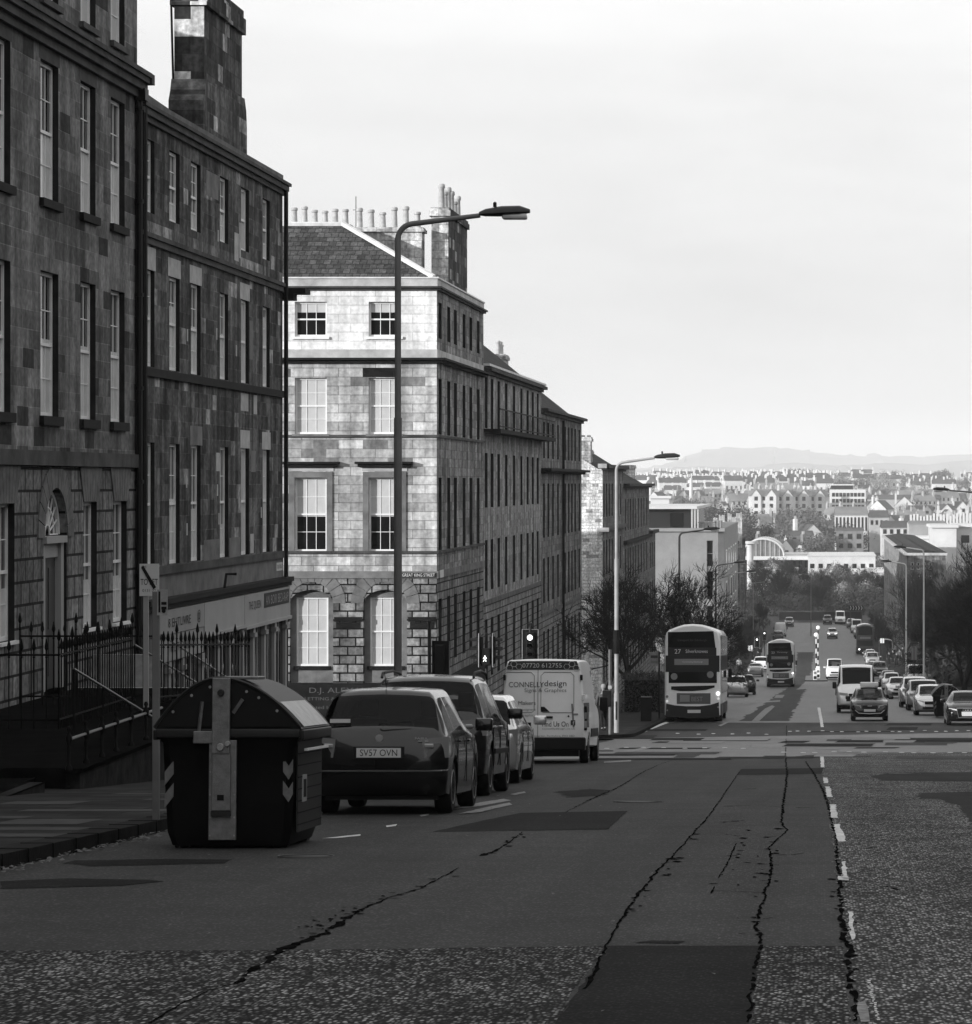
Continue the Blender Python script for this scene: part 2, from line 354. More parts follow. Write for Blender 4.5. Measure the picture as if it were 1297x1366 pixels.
def pavement(name, sgn, xin, y0, y1, corner0=0, corner1=0, rad=3.5):
    ys = dense(y0, y1, 1.5 if y1 < 200 else 4)
    if corner1: ys = [y for y in ys if y < y1-rad]+dense(y1-rad, y1, .35)
    if corner0: ys = dense(y0, y0+rad, .35)+[y for y in ys if y > y0+rad]
    def edge(y):
        k = kl(y) if sgn < 0 else kr(y); e = 0
        if corner1 and y > y1-rad: e = rad-math.sqrt(max(0, rad**2-(y-(y1-rad))**2))
        if corner0 and y < y0+rad: e = rad-math.sqrt(max(0, rad**2-((y0+rad)-y)**2))
        return k+sgn*e
    p = strip(name, lambda y: [xin, (xin+edge(y))/2, edge(y)+sgn*.28], ys, .125, M['flagstone'])
    k = MB()
    for a, b_ in zip(ys, ys[1:]):
        ea, eb = edge(a), edge(b_); za, zb = g(a)+.13, g(b_)+.13; s = .29*sgn
        k.quad((ea, a, za), (eb, b_, zb), (eb+s, b_, zb), (ea+s, a, za))
        k.quad((ea, a, za), (eb, b_, zb), (eb, b_, zb-.2), (ea, a, za-.2))
    if corner1: k.box(*sorted([xin, edge(y1)]), y1, y1+.25, g(y1)-.3, g(y1)+.12)
    if corner0: k.box(*sorted([xin, edge(y0)]), y0-.25, y0, g(y0)-.3, g(y0)+.12)
    tag(k.build('kerb', M['kerbstone'], fix=False), kind='structure'); return p
pavement('pavement', -1, -14.62, -90, 88.5, corner1=1)
pavement('pavement', -1, -14.62, 119.5, 640, corner0=1)
pavement('pavement', 1, 16, 119.5, 640, corner0=1)
pavement('pavement', 1, 16, -90, 88.5, corner1=1)

def poly_patch(name, pts, m, lift=.004, jag=0, seg=10, world=False):
    lift *= .36
    """a sheet lying on the street, given by the photo points where its corners lie on the ground"""
    P = [p if world else gp(*p)[:2] for p in pts]
    ring = []
    for i in range(len(P)):
        a, b_ = P[i], P[(i+1) % len(P)]
        L_ = math.hypot(b_[0]-a[0], b_[1]-a[1]); n = max(1, int(L_/(.25 if jag else 1.2)))
        n = min(n, 80)
        for k in range(n):
            t = k/n; j = jag if 0 < k < n else 0
            ring.append((a[0]+(b_[0]-a[0])*t+rnd.uniform(-j, j), a[1]+(b_[1]-a[1])*t+rnd.uniform(-j, j)))
    bm = bmesh.new(); f = bm.faces.new([bm.verts.new((x, y, 0)) for x, y in ring])
    y0 = min(r_[1] for r_ in ring); y1 = max(r_[1] for r_ in ring)
    k = y0+1.5
    while k < y1:                                   # follow the slope of the street
        bmesh.ops.bisect_plane(bm, geom=bm.verts[:]+bm.edges[:]+bm.faces[:], plane_co=(0, k, 0), plane_no=(0, 1, 0)); k += 1.5
    for v in bm.verts: v.co.z = g(v.co.y)+lift
    bmesh.ops.triangulate(bm, faces=bm.faces)
    me = bpy.data.meshes.new(name); bm.to_mesh(me); bm.free(); me.materials.append(m)
    o = bpy.data.objects.new(name, me); COL.objects.link(o); tag(o, kind='structure'); return o
def ribbon(name, pts, widths, m, lift=.0048, jag=.3, step=.12):
    P = [gp(*p)[:2] for p in pts]; L_ = []; 
    for i in range(len(P)-1):
        a, b_ = P[i], P[i+1]; d = math.hypot(b_[0]-a[0], b_[1]-a[1]); n = max(2, int(d/step))
        for k in range(n):
            t = k/n; L_.append((a[0]+(b_[0]-a[0])*t, a[1]+(b_[1]-a[1])*t, widths[i]+(widths[i+1]-widths[i])*t))
    L_.append((*P[-1], widths[-1])); vs = []; fs = []; wob = 0
    for i, (x, y, w_) in enumerate(L_):
        if rnd.random() < .12: w_ *= rnd.uniform(.3, 1.9)
        a = L_[max(0, i-1)]; c = L_[min(len(L_)-1, i+1)]; dx, dy = c[0]-a[0], c[1]-a[1]; d = math.hypot(dx, dy) or 1
        nx, ny = -dy/d, dx/d; wob = wob*.6+rnd.uniform(-1, 1)*w_*.22; s = w_*.21*(1+rnd.uniform(-jag, jag)*1.5)
        s = max(s, .004)
        vs += [(x+nx*(wob-s), y+ny*(wob-s), g(y)+lift), (x+nx*(wob+s), y+ny*(wob+s), g(y)+lift)]
    fs = [(2*i, 2*i+1, 2*i+3, 2*i+2) for i in range(len(L_)-1) if rnd.random() > .1]
    b = MB().add(vs, fs); o = b.build(name, m, fix=False); tag(o, kind='structure'); return o
# coarse old surface across the foreground
poly_patch('road_surface', [(-420,1269),(250,1268),(430,1267),(330,1310),(215,1368),(-420,1368)], M['asphalt_coarse'], .004, .01)
poly_patch('road_surface', [(430,1267),(815,1262),(765,1320),(735,1400),(160,1400),(330,1312)], M['asphalt_coarse'], .004, .01)
poly_patch('road_surface', [(1015,1262),(1124,1262),(1140,1400),(1000,1400),(1004,1340)], M['asphalt_coarse'], .004, .01)
poly_patch('road_surface', [(1131,1262),(1118,1180),(1110,1110),(1098,1045),(1096,1006),(1500,1000),(1800,1100),(1900,1400),(1148,1400)], M['asphalt_light'], .005, .02)
poly_patch('road_patch', [(815,1262),(1013,1262),(1003,1340),(998,1400),(720,1400),(765,1330)], M['asphalt_dark'], .008, .015)
poly_patch('road_patch', [(576,1110),(695,1084.6),(837.6,1082),(812,1106.6)], M['asphalt_dark'], .008, .01)
poly_patch('road_patch', [(983,1034),(989,1026),(1099,1024.6),(1096,1032.5)], M['asphalt_dark'], .009, .01)
poly_patch('road_patch', [(1159,1035),(1202,1031),(1320,1030),(1320,1043),(1178,1042)], M['asphalt_patch'], .010, .05)
poly_patch('road_patch', [(1226,1058),(1320,1056),(1320,1110),(1290,1096),(1280,1076),(1254,1066),(1226,1066)], M['asphalt_patch'], .010, .05)
poly_patch('road_patch', [(84,1152),(100,1148),(230,1146),(310,1147),(300,1152),(120,1156)], M['asphalt_dark'], .008, .03)
poly_patch('road_patch', [(0,1176),(90,1172),(200,1174),(220,1176),(160,1182),(0,1186)], M['asphalt_dark'], .008, .03)
poly_patch('road_patch', [(845,1258),(870,1255),(915,1256),(905,1259)], M['asphalt_dark'], .009, .02)
# the crossroads: bands of patched surface
poly_patch('junction_surface', [(700,1014),(820,985),(1800,968),(1800,1006),(1090,1006),(1060,1009),(960,1010),(940,1013),(820,1012),(700,1013)], M['asphalt_far'], .004, .12)
rb = random.Random(3)
for i in range(46):
    y = rb.uniform(964, 1012); x = rb.choice([rb.uniform(800, 1060), rb.uniform(1050, 1290)]); L_ = rb.uniform(15, 85); h = rb.uniform(1.2, 4.5)
    poly_patch('road_patch', [(x-L_, y+h), (x-L_+rb.uniform(0, 12), y), (x+L_, y), (x+L_-rb.uniform(0, 10), y+h)],
               M[rb.choice(['asphalt_patch', 'asphalt_pale', 'asphalt_dark', 'asphalt_pale', 'asphalt_smooth'])], .007+.0006*i, .04)
# beyond the crossroads the surface is paler, a dark tyre-blackened band down the near lane
poly_patch('road_surface', [(880,964),(1330,964),(1260,905),(1180,845),(1110,829),(1060,829),(1020,860),(960,925)], M['asphalt_far'], .004, .03)
poly_patch('road_patch', [(985,962),(1052,962),(1080,905),(1086,870),(1064,870),(1060,905)], M['asphalt_smooth'], .006, .14)
poly_patch('road_surface', [(1047,832),(1086,832),(1070,856),(1036,856)], M['asphalt_pale'], .006, .1)
poly_patch('road_surface', [(1063,858),(1086,857),(1084,862),(1066,862)], M['asphalt_pale'], .007, .1)
poly_patch('road_surface', [(1078,905),(1106,900),(1110,915),(1062,920)], M['asphalt_pale'], .009, .1)
# cracks and open joints
def Z6(*p): return [(780+x/2.509, 960+y/2.509) for x, y in p]
def Z7(*p): return [(x/2.494, 1000+y/2.494) for x, y in p]
ribbon('road_crack', Z6((0,905),(30,850),(80,740),(170,600),(240,510),(330,420),(420,320),(480,230),(520,175)), [.06,.05,.035,.05,.045,.035,.04,.03,.02], M['crack'])
ribbon('road_crack', Z6((550,1015),(560,900),(590,750),(575,690),(610,570),(630,490),(615,430),(680,370),(660,350),(665,280),(678,185),(672,120),(676,20)), [.05,.045,.05,.05,.045,.06,.03,.04,.05,.06,.07,.05,.05], M['crack'])
ribbon('road_crack', Z6((640,455),(690,455),(735,448)), [.09,.06,.01], M['crack'], jag=.6)
ribbon('road_crack', Z6((600,582),(500,576),(430,574)), [.03,.02,.03], M['crack'])
ribbon('road_crack', Z6((425,582),(432,560)), [.03,.02], M['crack'])
ribbon('road_crack', Z6((450,530),(475,490),(500,430),(508,415)), [.02,.03,.03,.015], M['crack'])
ribbon('road_crack', Z6((595,668),(628,664)), [.05,.02], M['crack'])
ribbon('road_crack', Z6((740,140),(775,195),(800,240),(825,320),(840,400),(850,520),(858,640),(875,730),(890,850),(905,1010)), [.06,.06,.07,.06,.05,.06,.06,.07,.07,.07], M['crack'], jag=.5)
ribbon('road_crack', Z7((500,912),(600,850),(690,805),(780,780),(860,725),(960,655),(1080,610),(1130,575),(1230,520),(1290,495)), [.03,.03,.03,.06,.09,.10,.09,.10,.07,.02], M['crack'], jag=.6, step=.1)
ribbon('road_crack', [(515,1199),(560,1186),(600,1165),(612,1158)], [.02,.04,.03,.02], M['crack'], jag=.7)
ribbon('road_crack', [(636,1142),(660,1136),(688,1118),(697,1110)], [.1,.05,.04,.02], M['crack'], jag=.7)
ribbon('road_crack', [(755,1084),(790,1066),(830,1048),(880,1020),(896,1014)], [.03,.06,.05,.04,.02], M['crack'], jag=.6)
for pts in (((465,292),(555,288)), ((600,290),(670,293)), ((465,345),(530,338)), ((470,385),(525,392)), ((480,458),(518,455)), ((525,235),(575,230)), ((710,296),(800,294)), ((540,190),(590,188)), ((600,395),(640,392)), ((600,520),(635,518)), ((535,480),(670,490)), ((895,245),(950,240)), ((880,290),(925,285)), ((905,435),(985,428)), ((1000,560),(1050,570))):
    ribbon('road_crack', Z6(*pts), [.10*rb.uniform(.3, 1), .05*rb.uniform(.2, 1)], M['crack'], jag=.9, step=.08)
poly_patch('road_patch', [(745,1056),(790,1052),(815,1056),(800,1062),(755,1064)], M['asphalt_dark'], .009, .12)
rk = random.Random(9)
for (xa, ya, xb, yb_, n, wd) in ((412,1236,598,1166,26,9),(380,1262,470,1216,10,5),(1000,1250,1035,1110,26,10),(840,1220,930,1110,22,5),(1116,1170,1136,1300,22,7),(640,1142,700,1112,8,8),(960,1190,1000,1110,12,10)):
    for _ in range(n):
        t = rk.random(); x = xa+(xb-xa)*t+rk.gauss(0, wd); y = ya+(yb_-ya)*t+rk.gauss(0, wd*.35); l_ = rk.uniform(1.5, 8); h = rk.uniform(.3, 1.1)
        poly_patch('road_crack', [(x-l_,y),(x-l_*.3,y-h),(x+l_,y-h*.2),(x+l_*.4,y+h*.6)], M['crack'], .014, .01)
# painted lines
MK = M['mark_paint']
def mark(*p, m=None, lift=.016): poly_patch('road_marking', list(p), m or MK, lift, .012)
for q in (((788,118),(800,118),(803,160),(791,160)), ((798,195),(813,195),(816,213),(801,213)), ((806,225),(822,225),(829,260),(811,260)),
          ((820,285),(840,285),(847,330),(826,330)), ((834,352),(852,350),(876,408),(850,410)), ((860,478),(874,475),(884,538),(864,536)),
          ((880,645),(895,645),(905,735),(895,740))): mark(*Z6(*q))
mat('mark_worn', .2, .8, var=.6, vs=14)
for q in (((848,525),(884,530),(884,540),(850,538)),): mark(*Z6(*q))
for i in range(22):
    y = 875+i*6.2; x = 948+i*1.5+rb.uniform(-5, 5); mark(*Z6((x, y), (x+rb.uniform(5, 12), y), (x+rb.uniform(5, 12), y+4), (x, y+4)))
mark(*Z6((915,950),(938,945),(955,1015),(925,1015)), m=M['mark_worn'])
mark((1090.5,944),(1094.5,944),(1099,970),(1095,970))
mark((430,1119),(481,1113.5),(481,1115.5),(450,1118.5)); mark((515,1102),(530,1100),(528,1102.5),(516,1104))
for q in (((602,1080),(640,1071),(672,1066),(682,1068),(640,1076)), ((612,1086),(650,1077),(680,1071),(684,1074),(640,1084)), ((680,1060),(700,1056),(702,1057.5),(688,1061)), ((560,1088),(572,1086),(572,1088),(562,1090))): mark(*q, m=M['mark_worn'])
mark((848,977),(888,963.5),(893,964),(858,977.5)); mark((958,968),(972,962),(974,963),(962,969), m=M['mark_worn'])
mark((1021,945),(1030,941),(1034,942.5),(1013,962),(1003,962), m=M['mark_worn']); mark((1036,927),(1047,927),(1044,931),(1033,931), m=M['mark_worn'])
mark((1022,935.5),(1041,934),(1041,936),(1022,937), m=M['mark_worn']); mark((990,938),(1012,935),(1012,938),(992,940), m=M['mark_worn'])
mark((820,1004),(868,996),(872,997),(826,1007), m=M['mark_worn']); mark((806,1016),(842,1014),(842,1016),(806,1018), m=M['mark_worn'])
# metal studs of the two crossing lines
def stud(px, py):
    x, y, z = gp(px, py); b = MB(); b.lathe((x, y, z), [(.13,0),(.11,.012),(.0,.014)], n=8)
    return b
proto = None
for (row, xs) in ((975.5, range(1052, 1320, 15)), (1003.5, range(1046, 1320, 22)), (998, range(810, 1010, 26)), (979, range(905, 1040, 24))):
    for px in xs:
        x, y, z = gp(px+rb.uniform(-4, 4), row+rb.uniform(-1, 1), .017)
        if proto is None:
            proto = MB().lathe((0,0,0), [(.085,0),(.07,.012),(.02,.014)], n=8).build('road_stud', mat('stud', .4, .5)); o = proto
            tag(o, 'pale metal stud set in the surface of the crossroads', 'road stud', 'studs marking the pedestrian crossings')
        else: o = proto.copy(); COL.objects.link(o)
        o.location = (x, y, z)
mat('slab_pale', .042, .8, var=.4, vs=3)
for (xa, ya, nx, ny) in ((-9.6,29.3,2,1),(-8.7,28.0,1,2),(-8.0,30.6,1,1),(-9.9,31.9,3,1),(-8.4,33.2,1,2),(-10.2,34.6,2,1),(-8.9,36.4,2,1),(-9.7,38.5,1,2),(-8.3,40.2,1,1),(-9.3,43.1,2,1)):
    poly_patch('pale_slab', [(xa,ya),(xa+.9*nx,ya),(xa+.9*nx,ya+.62*ny),(xa,ya+.62*ny)], M['slab_pale'], .36, .004, world=True)
# gutter leaves
lf = MB(); rl = random.Random(5)
for i in range(420):
    y = rl.uniform(26, 40); x = kl(y)+abs(rl.gauss(0, .12)); s = rl.uniform(.012, .035); a = rl.uniform(0, 6.3)
    z = g(y)+.012; lf.add([(x+s*math.cos(a+k*2.1), y+s*math.sin(a+k*2.1)*1.4, z+rl.uniform(0, .02)) for k in range(3)], [(0,1,2)])
for i in range(260):
    y = rl.uniform(12, 60); x = rl.uniform(-6.5, 3); s = rl.uniform(.008, .02); a = rl.uniform(0, 6.3)
    lf.add([(x+s*math.cos(a+k*2.1), y+s*math.sin(a+k*2.1)*1.4, g(y)+.02+rl.uniform(0, .01)) for k in range(3)], [(0,1,2)])
tag(lf.build('leaf_litter', mat('leaf_litter', .12, .8), fix=False), kind='stuff')
def cover(x, y, r_, m='asphalt_dark'):
    b = MB(); n = 20; b.add([(x+r_*math.cos(2*math.pi*k/n), y+r_*math.sin(2*math.pi*k/n), g(y+r_*math.sin(2*math.pi*k/n))+.006) for k in range(n)], [tuple(range(n))]); o = b.build('cover', mat('iron_cover', .02, .5, .6, .3), None, fix=False); tag(o, kind='structure')
    b = MB(); b.tube([(x+(r_+.03)*math.cos(2*math.pi*k/n), y+(r_+.03)*math.sin(2*math.pi*k/n), g(y+(r_+.03)*math.sin(2*math.pi*k/n))+.004) for k in range(n+1)], .012, 4); o = b.build('cover_frame', mat('cover_frame', .08, .6), None, fix=False); tag(o, kind='structure')
cover(-2.4, 44, .3); cover(1.6, 62, .33); cover(-4.6, 29.5, .22)
kj = MB(); y = 22.0
while y < 60:
    x = kl(y); kj.box(x-.002, x+.006, y, y+.014, g(y)-.02, g(y)+.125); kj.box(x-.29, x+.004, y, y+.014, g(y)+.126, g(y)+.134); y += .92
tag(kj.build('kerb_joints', M['crack']), kind='structure')
# hills across the firth
def hills():
    b = MB(); rh = random.Random(2)
    def ridge(Y, prof, base=-60, depth=1400, nx=120):
        xs = [prof[0][0]+(prof[-1][0]-prof[0][0])*i/nx for i in range(nx+1)]; vs = []; fs = []
        rows_ = [(0, 0.0), (.12, .25), (.3, .55), (.5, .8), (.75, .96), (1, 1)]
        for j, (dd, hh) in enumerate(rows_):
            for x in xs:
                py = np.interp(x, [p[0] for p in prof], [p[1] for p in prof]); YY = Y+dd*depth
                zt = wz(py, Y+depth)
                vs.append((wx(x, Y+depth)+rh.uniform(-20, 20), YY+rh.uniform(-30, 30), base+(zt-base)*(hh+(rh.uniform(-.05, .05) if 0 < j < 5 else 0))))
        n = nx+1
        for j in range(len(rows_)-1):
            for i in range(nx): fs.append((j*n+i, j*n+i+1, (j+1)*n+i+1, (j+1)*n+i))
        b.add(vs, fs)
    ridge(9800, [(600,640),(800,626),(870,624),(915,612),(945,600),(975,597.5),(1060,599),(1085,603),(1110,606),(1150,609),(1165,605),(1190,609),(1230,610),(1262,607),(1320,605),(1420,600),(1600,606)], depth=2200)
    ridge(7600, [(600,650),(760,638),(850,628),(930,622),(1000,624),(1060,617),(1120,622),(1180,617),(1230,620),(1320,612),(1600,622)], depth=1500)
    m = mat('hillside', .13, .95, var=.55, vs=.0016)
    o = b.build('hills', m, smooth=60, fix=False); tag(o, kind='structure')
hills()
# ------------------------------------------------------------------ buildings
def PX(xf): return lambda s, z, d: (xf-d, s, z)          # street front facing +X
def PY(yf): return lambda s, z, d: (s, yf+d, z)          # front facing the camera
def pbox(b, P, s0, s1, z0, z1, d0, d1):
    c = [P(s, z, d) for d in (d0, d1) for s, z in ((s0,z0),(s1,z0),(s1,z1),(s0,z1))]
    return b.add(c, [(0,3,2,1),(4,5,6,7),(0,1,5,4),(1,2,6,5),(2,3,7,6),(3,0,4,7)])
def wall_open(b, P, s0, s1, z0, z1, ops, rev=.24, seg=0):
    S = sorted({s0, s1}|{v for o in ops for v in o[:2] if s0 < v < s1}); Z = sorted({z0, z1}|{v for o in ops for v in o[2:4] if z0 < v < z1})
    for i in range(len(S)-1):
        for j in range(len(Z)-1):
            cs, cz = (S[i]+S[i+1])/2, (Z[j]+Z[j+1])/2
            if any(o[0] < cs < o[1] and o[2] < cz < o[3] for o in ops): continue
            b.quad(P(S[i],Z[j],0), P(S[i+1],Z[j],0), P(S[i+1],Z[j+1],0), P(S[i],Z[j+1],0))
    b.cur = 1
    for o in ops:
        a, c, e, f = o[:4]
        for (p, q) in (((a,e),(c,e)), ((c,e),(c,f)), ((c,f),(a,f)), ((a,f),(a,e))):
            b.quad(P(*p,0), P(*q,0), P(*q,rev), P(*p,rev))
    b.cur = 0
def sash(par, P, s0, s1, z0, z1, cover=(0,0), cols=3, rws=4, d=.2, bar=.022, fr=.07, simple=False, sill=None, blind='blind', paint='white_paint', sillm=None, glass='glass', dn='window'):
    """a sash window: frame and bars; the pane and what is drawn down behind it are its own pieces. cover = the blinded span (from top, 0..1)"""
    b = MB()
    pbox(b,P,s0,s0+fr,z0,z1,d-.03,d+.04); pbox(b,P,s1-fr,s1,z0,z1,d-.03,d+.04)
    pbox(b,P,s0+fr,s1-fr,z0,z0+fr*1.1,d-.03,d+.04); pbox(b,P,s0+fr,s1-fr,z1-fr,z1,d-.03,d+.04)
    zm = (z0+z1)/2
    pbox(b,P,s0+fr,s1-fr,zm-.03,zm+.03,d-.035,d+.04)
    if not simple:
        for k in range(1, cols):
            s = s0+fr+(s1-s0-2*fr)*k/cols; pbox(b,P,s-bar/2,s+bar/2,z0+fr,z1-fr,d-.012,d+.02)
        for k in range(1, rws):
            if k*2 == rws: continue
            z = z0+fr+(z1-z0-2*fr)*k/rws; pbox(b,P,s0+fr,s1-fr,z-bar/2,z+bar/2,d-.009,d+.02)
    w_ = b.build('window', M[paint], par)
    zt, zb = z1-(z1-z0)*cover[0], z1-(z1-z0)*cover[1]
    p = MB()
    if cover[1] > cover[0]:
        if cover[0] > .01: p.quad(P(s0+.02,zt,d+.012),P(s1-.02,zt,d+.012),P(s1-.02,z1-.02,d+.012),P(s0+.02,z1-.02,d+.012))
        if cover[1] < .99: p.quad(P(s0+.02,z0+.02,d+.012),P(s1-.02,z0+.02,d+.012),P(s1-.02,zb,d+.012),P(s0+.02,zb,d+.012))
        bl = MB().quad(P(s0+.02,zb,d+.012),P(s1-.02,zb,d+.012),P(s1-.02,zt,d+.012),P(s0+.02,zt,d+.012))
        bl.build('blind', M[blind], w_, fix=False)
    else: p.quad(P(s0+.02,z0+.02,d+.012),P(s1-.02,z0+.02,d+.012),P(s1-.02,z1-.02,d+.012),P(s0+.02,z1-.02,d+.012))
    if p.f: p.build('pane', M[glass], w_, fix=False)
    if sill:
        pbox(MB(),P,0,1,0,1,0,1)
        sb = MB(); pbox(sb,P,s0-.1,s1+.1,z0-sill,z0-.002,-.09,d-.04); sb.build('sill', M[sillm or 'sill_stone'], w_)
    return w_
def chimney(par, x0, x1, y0, y1, z0, z1, m, pots=4, ph=.8, axis='Y', cap=.3, flare=.0, name='chimney'):
    b = MB(); b.box(x0, x1, y0, y1, z0, z1-cap)
    if flare:
        for (dz, e) in ((.0, flare), (.5, flare*.9), (1.0, flare*.45)):
            b.box(x0-e, x1+e, y0-e, y1+e, z0, z0+1.0+(1-e/flare)*1.6)
    b.cur = 0; b.box(x0-.09, x1+.09, y0-.09, y1+.09, z1-cap, z1-cap*.35); b.box(x0-.04, x1+.04, y0-.04, y1+.04, z1-cap*.35, z1)
    c = b.build(name, m, par)
    r_ = random.Random(int(abs(y0)*7+abs(x0)*3))
    for k in range(pots):
        t = (k+.5)/pots; x = (x0+x1)/2 if axis == 'Y' else x0+(x1-x0)*t; y = y0+(y1-y0)*t if axis == 'Y' else (y0+y1)/2
        h = ph*r_.uniform(.75, 1.2); q = .13
        MB().lathe((x, y, z1), [(q*1.1,0),(q,.1),(q*.85,h*.8),(q*1.1,h*.84),(q*1.1,h*.95),(q*.8,h)], n=10).build('chimney_pot', M['pot'], c, smooth=40)
    return c
def gable_roof(par, x0, x1, y0, y1, ze, rise, m, over=.25, name='roof'):
    xm = (x0+x1)/2; b = MB(); t = .12
    pts = [(x1+over, ze), (xm, ze+rise), (x0-over, ze)]
    n = max(2, int((y1-y0)/2.2)); 
    for (xa, za), (xb, zb) in ((pts[0], pts[1]), (pts[1], pts[2])):
        b.add([(xa,y0,za),(xb,y0,zb),(xb,y1,zb),(xa,y1,za)], [(0,1,2,3)])
    b.add([(x1,y0+.02,ze-.01),(xm,y0+.02,ze+rise-.02),(x0,y0+.02,ze-.01)], [(0,1,2)]); b.add([(x1,y1-.02,ze-.01),(xm,y1-.02,ze+rise-.02),(x0,y1-.02,ze-.01)], [(0,1,2)])
    return b.build(name, m, par, fix=False)
def shell(b, x0, x1, y0, y1, z0, z1, top=True):          # the walls that carry no openings
    b.quad((x0,y0,z0),(x0,y1,z0),(x0,y1,z1),(x0,y0,z1)); b.quad((x0,y1,z0),(x1,y1,z0),(x1,y1,z1),(x0,y1,z1))
    if top: b.quad((x0,y0,z1),(x1,y0,z1),(x1,y1,z1),(x0,y1,z1))
def moulding(par, P, s0, s1, prof, m, name='cornice', end=0):
    """prof: stack of (z0, z1, projection)"""
    b = MB()
    for z0, z1, pr in prof: pbox(b, P, s0-end*pr, s1+end*pr, z0, z1, -pr, .05)
    return b.build(name, m, par)

ashlar('stone_grey', 'X', .85, .36, .10, .24, .24, .010, .45, .4, patch=.08, patchv=.05, fine=.28)
ashlar('stone_grey_rustic', 'X', .62, .42, .15, .25, .025, .028, .3, .45, groove=.05)
ashlar('stone_grey_end', 'Y', .85, .36, .15, .24, .12, .010, .3, .25)
ashlar('stone_sooty', 'X', .55, .36, .05, .16, .14, .012, .65, .6, patch=.05, patchv=.36)
ashlar('stone_sooty_end', 'Y', .55, .36, .05, .16, .10, .010, .6, .6, patch=.12, patchv=.42)
ashlar('chimney_sooty', 'X', .62, .42, .03, .11, .05, .010, .5, .5, patch=.10, patchv=.4)
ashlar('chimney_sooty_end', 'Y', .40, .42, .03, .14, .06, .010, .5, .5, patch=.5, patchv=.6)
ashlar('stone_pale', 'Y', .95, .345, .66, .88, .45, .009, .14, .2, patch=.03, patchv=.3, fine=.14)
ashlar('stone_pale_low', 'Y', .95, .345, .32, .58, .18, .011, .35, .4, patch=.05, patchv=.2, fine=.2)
ashlar('stone_pale_rustic', 'Y', .62, .34, .14, .32, .012, .030, .35, .45, groove=.05)
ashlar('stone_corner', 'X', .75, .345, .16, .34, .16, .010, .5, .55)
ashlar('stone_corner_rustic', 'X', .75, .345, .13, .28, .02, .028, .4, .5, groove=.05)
ashlar('stone_row', 'X', .7, .33, .22, .38, .30, .010, .35, .5)
ashlar('stone_row_rustic', 'X', .7, .33, .2, .33, .03, .026, .35, .4, groove=.05)
ashlar('stone_row_dark', 'X', .7, .33, .14, .28, .14, .010, .5, .55)
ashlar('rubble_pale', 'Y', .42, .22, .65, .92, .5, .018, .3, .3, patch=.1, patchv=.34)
ashlar('stone_end', 'Y', .7, .33, .12, .24, .10, .010, .5, .5)
mat('sill_stone', .055, .8, var=.5, vs=2, bump=.3); mat('cornice_dark', .045, .75, var=.6, vs=1.5, bump=.3)
mat('cornice_grey', .11, .8, var=.45, vs=1.5, bump=.3); mat('band_dark', .06, .8, var=.6, vs=1.2, bump=.3); mat('cornice_pale', .42, .8, var=.35, vs=1.2, bump=.3)
mat('lintel_pale', .40, .8, var=.25, vs=3); mat('lintel_dark', .05, .8, var=.4, vs=3); mat('architrave', .15, .8, var=.4, vs=1.5)
mat('soot_black', .010, .8, var=.5, vs=2); mat('downpipe', .012, .5)
mat('shop_paint', .27, .5, var=.1, vs=1); mat('shop_pale', .32, .5, var=.1, vs=1); mat('shop_dark', .02, .3); mat('letters_dark', .02, .5); mat('letters_pale', .3, .5)
slate('slate', 'Y', .05, .11); slate('slate_x', 'X', .028, .055); mat('flat_roof', .4, .7, var=.2, vs=.5)
mat('ridge_lead', .6, .6, var=.2, vs=3)

# ---- A: the nearest terrace block, grey dressed stone
A = bthing('terrace_block', 'nearest tall grey stone terrace block with arched doorway, fanlight and heavy projecting cornice', 'building', (XF, 62, -4))
P = PX(XF); A0, A1 = 44.0, 70.35
colsA = [(57.9,59.3),(61.6,63.05),(64.95,66.3),(67.72,69.08)]
opsA = [(a, b_, z0, z1) for a, b_ in colsA for z0, z1 in ((5.38,8.0),(1.28,4.02))]+[(a, b_, 9.16, 11.6) for a, b_ in colsA]
opsG = [(58.4,59.6,-2.85,-.36),(65.2,66.42,-2.9,-.37),(67.95,69.3,-2.9,-.37),(61.85,63.75,-3.95,-.95)]
b = MB(); wall_open(b, P, A0, A1, .62, 8.45, [o for o in opsA if o[2] < 9], .17); wall_open(b, P, A0, A1, 8.45, 12.4, [o for o in opsA if o[2] > 9], .17); b.build('wall', M['stone_grey'], A)
b = MB(); wall_open(b, P, A0, A1, -6.5, .32, [o for o in opsG[:3]]+[(61.85,63.75,-6.0,0.0)], .2)
b.build('ground_floor_wall', M['stone_grey_rustic'], A)
b = MB(); shell(b, XF-12, XF, A0, A1, -6.5, 12.4); b.quad((XF-12,A0,-6.5),(XF,A0,-6.5),(XF,A0,12.4),(XF-12,A0,12.4)); b.build('end_wall', M['stone_grey_end'], A)
pbs = MB(); pbox(pbs, P, A0, A1, .34, .62, -.10, .1); pbs.build('string_course', M['band_dark'], A)
moulding(A, P, A0, A1, [(8.26,8.42,.10),(8.42,8.58,.20),(8.58,8.70,.28),(8.70,8.80,.33)], M['cornice_dark'], end=.0)
b = MB(); pbox(b, P, A1, A1+.28, 8.58, 8.797, -.325, .3); pbox(b, P, A1, A1+.15, 8.42, 8.58, -.2, .3); b.build('cornice_return', M['cornice_dark'], A)
moulding(A, P, A0, A1, [(12.2,12.4,.2),(12.4,12.6,.45)], M['cornice_dark'], 'eaves_cornice')
